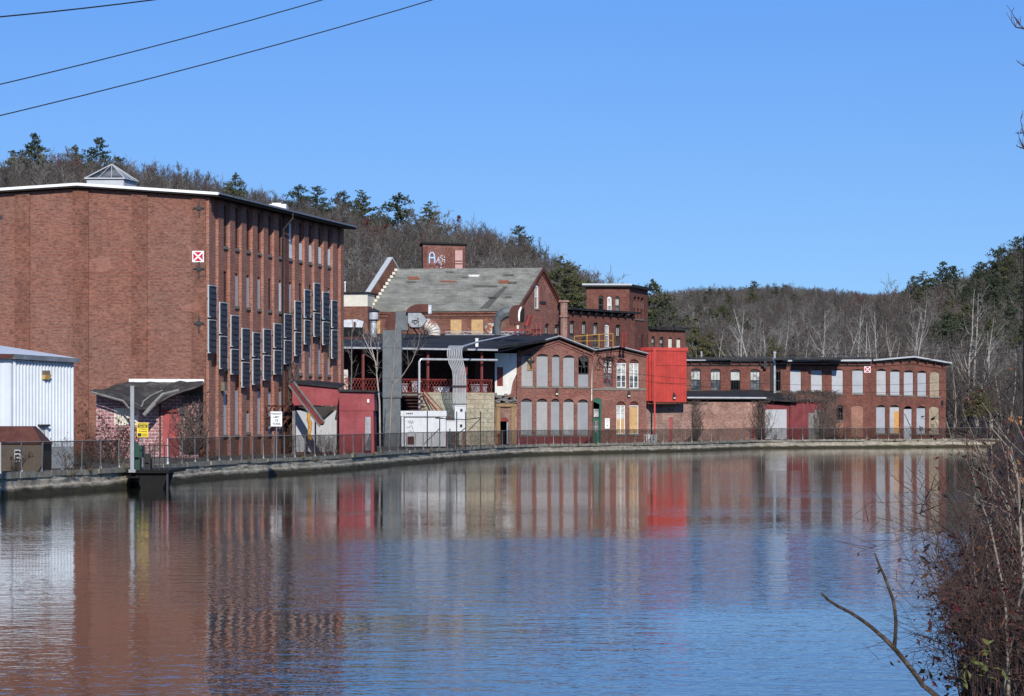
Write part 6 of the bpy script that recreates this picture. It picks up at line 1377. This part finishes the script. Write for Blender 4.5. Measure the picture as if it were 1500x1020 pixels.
# ------------------------------------------------------------------ single trees
def tree_proto(kind, tr, cr, trunk_m):
    return mesh_of(tr, 'trunk', trunk_m), mesh_of(cr, 'crown')
def put_tree(name, label, cat, group, protos, x, y, z, s, rz):
    t = bpy.data.objects.new(name, None); col.objects.link(t); t.location = (x, y, z); t.rotation_euler = (0, 0, rz); t.scale = (s, s, s); tag(t, label, cat, group)
    for nm, me_ in zip(('trunk', 'crown'), protos):
        o = bpy.data.objects.new(nm, me_); col.objects.link(o); o.parent = t
    return t
pines = {}
for nm, lf in (('dark', 'conifer_dark'), ('green', 'conifer_green'), ('olive', 'conifer_olive')):
    pines[nm] = [tree_proto(nm, *conifer(200+k+len(nm)*7, 12, lf, (.42, .36, .48)[k], (19, 21, 17)[k], (.14, .1, .18)[k]), 'bark_dark') for k in range(3)]
oaks = [tree_proto('oak', *leafy(300+k, 10, 'oak_red', 'bark_dark'), 'bark_dark') for k in range(2)]
rp_ = random.Random(23)
RID = [(50, 196, 590, 'dark', 14, 'tall dark pine standing above the left ridge, left of the skylight'), (146, 201, 600, 'dark', 13, 'dark pine rising behind the mill skylight'), (110, 213, 600, 'green', 11, 'green pine partly hidden among red oaks left of the skylight'), (172, 228, 590, 'dark', 9, 'small dark pine just right of the skylight'), (20, 222, 600, 'olive', 11, 'olive pine at the far left of the ridge'), (345, 254, 560, 'green', 10, 'yellow green pine above the mill eave corner'), (437, 270, 600, 'dark', 10, 'dark pine left of a pair on the ridge behind mill eave'), (465, 272, 600, 'dark', 11, 'dark broad pine of a pair on the ridge behind mill eave'), (499, 279, 600, 'dark', 10, 'narrow spired pine on the ridge above the mill end'), (530, 279, 600, 'green', 12, 'green pine with open top on the ridge right of the mill'), (583, 282, 590, 'dark', 14, 'broad dark pine standing highest on the middle ridge'), (628, 296, 600, 'green', 12, 'pine behind the bare crowns above the penthouse'), (760, 330, 600, 'dark', 11, 'dark pine on the ridge right of the penthouse'), (822, 377, 372, 'green', 11.5, 'large yellow green pine just behind the hall gable'), (838, 393, 380, 'olive', 9.5, 'olive pine beside the large one behind the mid wing'), (958, 411, 430, 'green', 14, 'ragged pine just right of the tower'), (976, 440, 420, 'dark', 11, 'dark pine filling the gap right of the tower'), (1018, 478, 345, 'olive', 8, 'olive green pine above the left end of the long mill'), (1042, 486, 345, 'olive', 7.5, 'wide olive pine behind the long mill roof vent'), (1131, 495, 345, 'olive', 6, 'small olive pine behind the flue pipe'), (1338, 405, 680, 'dark', 12, 'dark pine at the foot of the right ridge'), (1381, 384, 690, 'dark', 14, 'broad dark spruce on the right ridge'), (1396, 389, 690, 'dark', 13, 'dark spruce next to the broad one on the right ridge'), (1437, 383, 690, 'dark', 15, 'tall dark pine on the right ridge slope'), (1467, 360, 690, 'dark', 15, 'highest dark pine on the right ridge'), (1491, 346, 690, 'dark', 14, 'dark pine by the utility pole top'), (1352, 398, 690, 'green', 12, 'green pine on the low right ridge'), (1434, 565, 331, 'olive', 4.5, 'low olive evergreen at the canal bend right of the long mill')]
for px_, yt, Y_, kd, h, lab in RID:
    x = XA(px_, Y_); ztop = ZC+(HZ-yt)*Y_/F; put_tree('pine_tree', lab, 'pine tree', 'single pines along the ridges', pines[kd][rp_.randrange(3)], x, Y_, ztop-h, h/12, rp_.uniform(0, 6.28))
for k in range(56):                                    # pines sprinkled over the right and far slopes
    if k < 38: Y_ = rp_.uniform(470, 680); px_ = rp_.uniform(1385, 1560)
    else: Y_ = rp_.uniform(900, 1450); px_ = rp_.uniform(975, 1330)
    x = XA(px_, Y_); h = rp_.uniform(10, 15); put_tree('pine_tree', 'dark green pine among bare trees on the distant wooded slopes', 'pine tree', 'pines scattered on far slopes', pines[('dark', 'green', 'dark')[k % 3]][k % 3], x, Y_, hill_z(x, Y_)-.3, h/12*(.8 if k >= 38 else 1), rp_.uniform(0, 6.28))
for k in range(18):                                    # evergreen stand on the far hillside
    px_ = 1052+rp_.gauss(0, 20); Y_ = 1080+rp_.gauss(0, 40); x = XA(px_, Y_)
    put_tree('pine_tree', 'dark pine in the evergreen stand halfway up the far hill', 'pine tree', 'evergreen stand on the far hill', pines[('dark', 'green')[k % 2]][k % 3], x, Y_, hill_z(x, Y_)-.3, rp_.uniform(.7, .95), rp_.uniform(0, 6.28))
for k, (px_, yt, Y_) in enumerate(((78, 222, 590), (122, 226, 585), (92, 232, 580), (505, 312, 560), (540, 318, 560), (550, 322, 555), (640, 318, 590), (660, 310, 595), (225, 245, 590), (8, 240, 585), (1255, 428, 690), (1400, 420, 650))):
    x = XA(px_, Y_); put_tree('oak_tree', 'russet leaved oak among the bare trees of the hill', 'oak tree', 'russet oaks on the hill', oaks[k % 2], x, Y_, ZC+(HZ-yt)*Y_/F-9.5, .95, rp_.uniform(0, 6.28))
pale = [tree_proto('pale', *bare_tree(400+k, 16, 'bark_white', 'bark_grey', 10, 4, 3, .40, trunk=.17, fork=(1, 0, 1, 1)[k], tw=.016), 'bark_white') for k in range(4)]
grey = [tree_proto('grey', *bare_tree(420+k, 12, 'bark_grey', 'twig_brown', 11, 5, 4, .42, trunk=.11, fork=k % 2, tw=.02), 'bark_grey') for k in range(4)]
darkt = [tree_proto('dark', *bare_tree(440+k, 12, 'bark_dark', 'twig_brown', 11, 6, 4, .38, trunk=.13, fork=k % 2, tw=.022), 'bark_dark') for k in range(3)]
PALE = [(1048, 468), (1078, 434), (1100, 455), (1118, 428), (1142, 462), (1166, 480), (1196, 440), (1220, 448), (1246, 432), (1268, 455), (1290, 440), (1322, 418), (1346, 440), (1416, 406), (1428, 414), (1394, 500), (1403, 545), (1452, 470), (1474, 500)]
for k, (px_, yt) in enumerate(PALE):
    Y_ = 345+rp_.uniform(-8, 12) if px_ < 1390 else 336; x = XA(px_, Y_); h = ZC+(HZ-yt)*Y_/F-GZ
    lab = {1416: 'left of twin tall pale trees beyond the long mill end', 1428: 'right of twin tall pale trees beyond the long mill end'}.get(px_, 'pale barked bare tree rising behind the long mill roof' if px_ < 1390 else 'smaller pale bare tree at the canal bend by the long mill')
    put_tree('pale_tree', lab, 'tree', 'pale bare trees behind the long mill', pale[k % 4], x, Y_, GZ-.1, h/16*1.04, rp_.uniform(0, 6.28))
for k in range(62):
    px_ = rp_.uniform(950, 1400); Y_ = rp_.uniform(338, 372); x = XA(px_, Y_); h = rp_.uniform(7.5, 12.5)
    if px_ < 1010: h = min(h, 8)
    put_tree('bare_tree', 'grey bare tree in the thicket directly behind the long mill', 'tree', 'bare trees close behind the long mill', grey[k % 4], x, Y_, GZ-.1, h/12, rp_.uniform(0, 6.28))
for k in range(46):
    px_ = rp_.uniform(1392, 1545); Y_ = rp_.uniform(327, 400); x = XA(px_, Y_); h = rp_.uniform(7, 13)*(1.15 if px_ > 1450 else 1)
    put_tree('bare_tree', 'dark bare tree in the thicket at the bend right of the long mill', 'tree', 'bare trees at the canal bend', darkt[k % 3] if rp_.random() < .6 else grey[k % 4], x, Y_, GZ-.1, h/12, rp_.uniform(0, 6.28))
for k in range(26):                                    # trees along the near side bank
    Y_ = rp_.uniform(150, 320); i = min(range(len(sh)), key=lambda q: abs(sh[q].y-Y_)); x = sh[i].x+rp_.uniform(2.5, 9); h = rp_.uniform(4, 9)
    put_tree('bare_tree', 'dark bare tree on the right hand canal bank', 'tree', 'bare trees on the right canal bank', darkt[k % 3], x, Y_, 1.0, h/12, rp_.uniform(0, 6.28))
# ------------------------------------------------------------------ shrubs, vines, weeds
def leaf(mb, c, s, rr, m):
    n1 = Vector((rr.uniform(-1, 1), rr.uniform(-1, 1), rr.uniform(-1, .4))).normalized(); n2 = n1.cross(Vector((rr.uniform(-1, 1), rr.uniform(-1, 1), rr.uniform(-1, 1)))).normalized()
    mid = n1.cross(n2)*s*.25; mb.poly([c-n1*s, c+n2*s*.45+mid, c+n1*s, c-n2*s*.45+mid], m)
def shrub(seed, h, w_, stems, r, twig, leafs=(), nleaf=0, ls=.1, side=5, depth=2, lean=(0, 0)):
    rr = random.Random(seed); st, tw, lf = MB(), MB(), MB(); ends = []
    for s in range(stems):
        a = rr.uniform(0, 6.28); p = Vector((math.cos(a)*w_*.2*rr.random(), math.sin(a)*w_*.2*rr.random(), -.1)); d = Vector((math.cos(a)*w_/h*rr.uniform(.2, 1)+lean[0], math.sin(a)*w_/h*rr.uniform(.2, 1)+lean[1], 1)).normalized(); L = h*rr.uniform(.55, 1.15); pts_ = [p]
        for k in range(5): d = (d+Vector((rr.uniform(-.14, .14), rr.uniform(-.14, .14), rr.uniform(-.08, .04)))).normalized(); pts_.append(pts_[-1]+d*L/5)
        st.tube(pts_, [r, r*.85, r*.7, r*.5, r*.35, r*.15], 4, None, caps=False)
        for k in range(side):
            f = rr.uniform(.8, 4.9); i = min(int(f), 4); b0 = pts_[i].lerp(pts_[i+1], f-i); dd = rot_dir((pts_[i+1]-pts_[i]).normalized(), R(rr.uniform(20, 60)), rr); l2 = L*rr.uniform(.12, .36); mid = b0+dd*l2*.5; e = mid+(dd+Vector((rr.uniform(-.2, .2), rr.uniform(-.2, .2), .12))).normalized()*l2*.5
            tw.tube([b0, mid, e], [r*.36, r*.26, r*.1], 3, None, caps=False); ends += [mid, e]
            for j in range(depth):
                g_ = rr.random(); c0 = b0.lerp(e, g_); d3 = rot_dir(dd, R(rr.uniform(20, 70)), rr); e3 = c0+d3*l2*rr.uniform(.3, .7); tw.tube([c0, e3], [r*.2, r*.08], 3, None, caps=False); ends.append(e3)
    for k in range(nleaf):
        c = ends[rr.randrange(len(ends))]+Vector((rr.uniform(-1, 1), rr.uniform(-1, 1), rr.uniform(-1, 1)))*ls*1.2; leaf(lf, c, ls*rr.uniform(.6, 1.3), rr, leafs[rr.randrange(len(leafs))])
    return st, tw, lf
def put_shrub(name, label, cat, loc, parts_, stem_m, twig_m, group=None, rz=0):
    t = thing(name, label, cat, loc, group); t.rotation_euler = (0, 0, rz)
    for nm, mb, m in zip(('stems', 'twigs', 'leaves'), parts_, (stem_m, twig_m, None)):
        if mb.f: o = bpy.data.objects.new(nm, mesh_of(mb, nm, m)); col.objects.link(o); o.parent = t
    return t
# by the mill and sheds
put_shrub('red_bush', 'straggly dark red leaved bush in front of the pink brick shed', 'bush', (XA(168, 146), 146, GZ), shrub(1, 3.2, 2.6, 16, .03, 'vine', ('leaf_red',), 420, .10, 7), 'vine', 'vine')
put_shrub('red_bush', 'smaller red brown bush by the white rubble left of the pink brick shed', 'bush', (XA(146, 150), 150, GZ), shrub(2, 2.3, 2.0, 12, .03, 'vine', ('leaf_red', 'leaf_rust'), 220, .09, 6), 'vine', 'vine')
wd = random.Random(31)
for k in range(46):
    px_ = wd.choice([wd.uniform(64, 185), wd.uniform(64, 185), wd.uniform(255, 440), wd.uniform(470, 600), wd.uniform(1150, 1275), wd.uniform(1280, 1400)]); p = line_at(px_); o_ = wd.uniform(1.2, 7 if px_ < 450 else 3)
    h = wd.uniform(.7, 1.9) if px_ < 600 else wd.uniform(.5, 1.2)
    put_shrub('dry_weed', 'bare brown weed clump in the yard behind the canal fence', 'weed', (p.x-o_, p.y+o_*.25, GZ), shrub(50+k % 8, h, h*.8, 10, .018, 'vine', ('tuft_grass', 'leaf_rust'), 40, .06, 5), 'vine', 'vine', 'dry weeds behind the canal fence', wd.uniform(0, 6))
def vine(name, label, fa, x0, x1, yt, yb, n, seed, r=.02, off=.12):
    rr = random.Random(seed); b = MB()
    for k in range(n):
        x = rr.uniform(x0, x1); y = yb if rr.random() < .55 else rr.uniform(yt, yb); u, z = fa.uz(x, y); z = max(z, GZ); pts_ = [fa.w(u, z, off)]; ztop = fa.uz(x, yt)[1]
        for j in range(7):
            u += rr.uniform(-.45, .45); z = min(ztop+rr.uniform(-.3, .3), z+rr.uniform(.0, 1.0)*(ztop-GZ)/5.5); pts_.append(fa.w(u, z, off+rr.uniform(-.05, .3)))
        b.tube(pts_, [r*1.2]*4+[r*.9]*4, 3, caps=False)
    return tag(b.build(name, 'vine', loc=fa.w(fa.u((x0+x1)/2), GZ, off)), label, 'vine')
for k in range(34):                                    # tufts rooted in the joints of the coping
    px_ = wd.uniform(5, 1440); p = line_at(px_); h = wd.uniform(.2, .55)
    put_shrub('grass_tuft', 'dry grass tuft rooted in the canal wall coping below the fence', 'grass tuft', (p.x+.02, p.y-.03, GZ-.12 if k % 3 == 0 else GZ+.08), shrub(90+k % 6, h, h*1.3, 14, .010, 'vine', ('tuft_grass', 'leaf_rust', 'tuft_grass'), 50, .05, 3, 0), 'tuft_grass', 'vine', 'grass tufts along the canal wall', wd.uniform(0, 6))
vine('bare_vine', 'brown bare ivy climbing the brick shed corner beside the red door', fh, 274, 291, 572, 664, 85, 1)
vine('bare_vine', 'bare vine climbing the left end of the worn brick lean-to', fN, 1008, 1021, 589, 645, 90, 2)
vine('bare_vine', 'bare vine hanging around the gap beside the sliding door', fN, 1109, 1121, 586, 642, 90, 3)
vine('bare_vine', 'thick bare vine mound draping the right side of the old red shed', fO, 1200, 1224, 580, 645, 170, 4, .022, .3)
vine('bare_vine', 'tangled bare vines spilling over the old red shed roof', fO, 1145, 1218, 575, 589, 140, 5, .02, .35)
vine('bare_vine', 'faint bare ivy low on the mill wall near the weight sign', fs, 417, 428, 535, 655, 60, 6, .016, .3)
# saplings in front of the terrace
def sapling(label, polys, Y, bark, seed):
    t = thing('bare_sapling', label, 'tree', (P(polys[0][0][0], 640, Y).x, Y, GZ), 'thin bare saplings in front of the terrace'); tr, tw = MB(), MB(); rr = random.Random(seed)
    for pl in polys:
        pts_ = [P(x, y, Y+rr.uniform(-.2, .2)) for x, y in pl]
        if pl is polys[0]: pts_[0].z = GZ-.1
        n = len(pts_); tr.tube(pts_, [.085*(1-.72*k/(n-1))*(1 if pl is polys[0] else .6) for k in range(n)], 5)
        for k in range(13):
            f = rr.uniform(.35, .99)*(n-1); i = min(int(f), n-2); b0 = pts_[i].lerp(pts_[i+1], f-i); d = (pts_[i+1]-pts_[i]).normalized(); dd = rot_dir(d, R(rr.uniform(25, 55)), rr); l = rr.uniform(.7, 2.0); m_ = b0+dd*l*.5; e = m_+(dd+Vector((0, 0, .35))).normalized()*l*.5; tw.tube([b0, m_, e], [.022, .016, .007], 3, caps=False)
            for j in range(3): c0 = b0.lerp(e, rr.random()); e3 = c0+rot_dir(dd, R(rr.uniform(20, 60)), rr)*l*.4; tw.tube([c0, e3], [.011, .005], 3, caps=False)
    tr.build('trunk', bark, t); tw.build('twigs', 'bark_grey', t)
sapling('pale grey bare sapling with forked stem left of the grey duct', [[(557, 640), (556, 590), (553, 560), (550, 530), (540, 510), (531, 490)], [(552, 545), (553, 515), (556, 492)], [(551, 535), (543, 505), (544, 490)]], 222, 'bark_white', 1)
sapling('yellowish bare sapling standing in front of the grey duct', [[(570, 640), (573, 590), (576, 550), (578, 510), (579.5, 475)], [(574, 565), (590, 550), (603, 530), (613, 505), (616, 480)]], 222, 'stem_pale', 2)
sapling('thin grey bare sapling in front of the left terrace corner', [[(513, 640), (514, 590), (515, 545), (515, 500), (516, 480)]], 224, 'bark_grey', 3)
# ------------------------------------------------------------------ foreground bank growth
Yn = 18.0
def near(px_, y, Y=Yn): return P(px_, y, Y)
fgr = random.Random(77)
def thicket(name, label, base_px, n, xr, yr, seed, Y0, Y1, r, leafs, nleaf, ls, stem_m):
    """arching stems from the bank to chosen reach, with side twigs and leaves"""
    rr = random.Random(seed); st, tw, lf = MB(), MB(), MB(); ends = []
    for k in range(n):
        Y = rr.uniform(Y0, Y1); b0 = P(rr.uniform(*base_px), rr.uniform(1020, 1100), Y); e = P(rr.uniform(*xr), rr.uniform(*yr), Y+rr.uniform(-1.5, 1.5)); L = (e-b0).length
        pts_ = []; bow = Vector((rr.uniform(-.02, .14), 0, rr.uniform(.0, .20)))*L; 
        for j in range(7): f = j/6; q = b0.lerp(e, f)+bow*math.sin(math.pi*f)+Vector((rr.uniform(-1, 1), rr.uniform(-1, 1), rr.uniform(-1, 1)))*.018*L*(0 if j == 0 else 1); pts_.append(q)
        r_ = r*rr.uniform(.5, 1.3); st.tube(pts_, [r_*(1-.8*j/6) for j in range(7)], 5, None, caps=False)
        for s in range(11):
            f = rr.uniform(1.2, 5.95); i = min(int(f), 5); c = pts_[i].lerp(pts_[i+1], f-i); d = rot_dir((pts_[i+1]-pts_[i]).normalized(), R(rr.uniform(18, 65)), rr); l = rr.uniform(.12, .55); m_ = c+d*l*.5+Vector((0, 0, rr.uniform(-.02, .03))); e2 = m_+(d+Vector((rr.uniform(-.3, .3), rr.uniform(-.3, .3), rr.uniform(-.15, .3)))).normalized()*l*.5
            tw.tube([c, m_, e2], [r_*.3, r_*.22, .0012], 3, None, caps=False); ends += [m_, e2]
            for q in range(2): c2 = c.lerp(e2, rr.random()); e3 = c2+rot_dir(d, R(rr.uniform(25, 70)), rr)*l*.45; tw.tube([c2, e3], [.0022, .001], 3, None, caps=False); ends.append(e3)
    for k in range(nleaf): leaf(lf, ends[rr.randrange(len(ends))]+Vector((rr.uniform(-1, 1), rr.uniform(-1, 1), rr.uniform(-1.4, .4)))*ls*1.3, ls*rr.uniform(.5, 1.25), rr, leafs[rr.randrange(len(leafs))])
    o0 = P((base_px[0]+base_px[1])/2, 1090, (Y0+Y1)/2); t = thing(name, label, 'shrub', o0)
    for nm, mb, m in (('stems', st, stem_m), ('twigs', tw, 'twig_near'), ('leaves', lf, None)):
        if mb.f: mb.build(nm, m, t)
thicket('bank_shrub', 'tall tangled shrub with pale stems and rust leaves at the right edge', (1445, 1560), 52, (1400, 1540), (590, 900), 5, 16, 21, .010, ('leaf_red', 'leaf_rust', 'leaf_red', 'leaf_dark', 'leaf_dark'), 700, .024, 'stem_pale')
thicket('bank_shrub', 'few thick pale grey stems leaning left out of the bank thicket', (1470, 1540), 9, (1405, 1490), (600, 800), 9, 16, 18, .017, (), 0, .02, 'stem_pale')
thicket('bank_shrub', 'thin bare shrub with long dark twigs reaching left over the water', (1420, 1520), 30, (1300, 1440), (700, 960), 6, 15, 19, .006, ('leaf_red',), 40, .02, 'twig_near')
thicket('bank_shrub', 'dense low dark leaved thicket at the bottom right corner', (1400, 1580), 95, (1402, 1540), (800, 1040), 7, 15, 20, .007, ('leaf_dark', 'leaf_dark', 'leaf_red', 'leaf_dark', 'leaf_rust'), 4300, .028, 'twig_near')
thicket('bank_shrub', 'dark red leaved thicket filling the right edge above the corner', (1450, 1580), 44, (1438, 1560), (660, 930), 8, 18, 23, .007, ('leaf_dark', 'leaf_red', 'leaf_dark'), 2300, .027, 'twig_near')
b = MB(); rr = random.Random(14)
for (x, y) in ((1482, 612), (1487, 618), (1494, 616), (1490, 690), (1497, 705), (1486, 716), (1495, 676), (1470, 775), (1500, 720), (1478, 846), (1466, 856)):
    for k in range(3): leaf(b, P(x+rr.uniform(-4, 4), y+rr.uniform(-4, 4), 18), .03, rr, 'leaf_tan')
b.tube([P(1520, 640, 18), P(1482, 612, 18)], .004, 3, 'twig_near'); b.tube([P(1520, 720, 18), P(1486, 700, 18)], .004, 3, 'twig_near')
for x, y in ((1494, 616), (1490, 690), (1470, 775), (1478, 846)): b.tube([P(x, y, 18), P(1530, y+90, 18.2)], .003, 3, 'twig_near')
tag(b.build('oak_sprig', None, loc=P(1520, 640, 18)), 'sprig of pale tan dried leaves at the right edge', 'sprig')
b = MB(); rr = random.Random(15)
for k in range(26):
    x, y = rr.choice([(1420, 975), (1438, 960), (1450, 945), (1405, 990), (1432, 985), (1462, 990)]); p = P(x+rr.uniform(-12, 12), y+rr.uniform(-14, 14), 14.5); leaf(b, p, .028, rr, 'leaf_green'); b.tube([p, P(x+6, y+40, 14.6)], .0015, 3, 'twig_near')
b.tube([P(1425, 1060, 14.6), P(1430, 985, 14.6), P(1445, 945, 14.6)], .003, 4, 'twig_near')
tag(b.build('green_sprig', None, loc=P(1425, 1060, 14.6)), 'few yellow green leaves on a sprig low in the bottom right corner', 'sprig')
T = thing('forked_branch', 'long bare forked brown branch rising from the bottom right over the water', 'branch', P(1480, 1105, 13))
def bpts(l): return [P(x, y, 13) for x, y in l]
b = MB(); b.tube(bpts([(1500, 1112), (1440, 1072), (1404, 1044), (1372, 1020), (1352, 1004), (1338, 984), (1325, 968), (1311, 951), (1296, 936), (1278, 920), (1262, 908), (1245, 897), (1227, 888), (1213, 879), (1203, 869)]), [q*.78 for q in [.017, .0165, .016, .0155, .015, .015, .0145, .014, .0125, .0115, .0105, .010, .009, .0085, .006]], 8); b.build('main_stem', 'branch_bark', T, smooth=True)
b = MB(); b.tube(bpts([(1310, 951), (1311.5, 932), (1312.5, 912), (1311, 895), (1308, 878), (1302, 862), (1295, 843), (1288, 828), (1281.5, 811)]), [.0098, .009, .0086, .0082, .0078, .007, .0066, .0055, .004], 8); b.tube(bpts([(1311, 949), (1305, 943), (1302, 937)]), [.006, .005, .003], 6); b.build('fork', 'branch_bark', T, smooth=True)
# tree whose twigs reach in at the top right
T = thing('bankside_tree', 'tree outside the right edge with budded twigs reaching into the sky', 'tree', (XA(1610, 22), 22, 1.0)); x = XA(1610, 22)
b = MB(); b.tube([(x, 22, 1), (x+.03, 22, 3.2), (x-.02, 22, 5), (x, 22, 7.2)], [.09, .08, .06, .03], 7); b.build('trunk', 'bark_grey', T); b = MB(); lf = MB(); rr = random.Random(3)
for pl in ([(1605, 90), (1540, 66), (1500, 42), (1491, 34), (1482, 18)], [(1500, 42), (1488, 40), (1482, 32)], [(1494, 37), (1487, 26)], [(1606, 130), (1530, 108), (1500, 97), (1491, 91)], [(1608, 260), (1530, 222), (1500, 200), (1495, 176)], [(1520, 214), (1500, 218), (1489, 214)], [(1500, 217), (1493, 203)], [(1560, 210), (1505, 192), (1494, 196)]):
    b.tube([P(q[0], q[1], 22) for q in pl], [.007*(1-.8*k/len(pl)) for k in range(len(pl))], 4, caps=False)
    for k in range(4): i = len(pl)-1-rr.randrange(2); q = P(pl[i][0], pl[i][1], 22); b.tube([q, q+Vector((rr.uniform(-.06, .03), 0, rr.uniform(.0, .08)))], [.003, .002], 3, caps=False)
b.build('branches', 'twig_near', T)
for x_, y_ in ((1488, 196), (1491, 195)): leaf(lf, P(x_, y_, 22), .016, rr, 'leaf_dark')
lf.build('leaves', None, T)
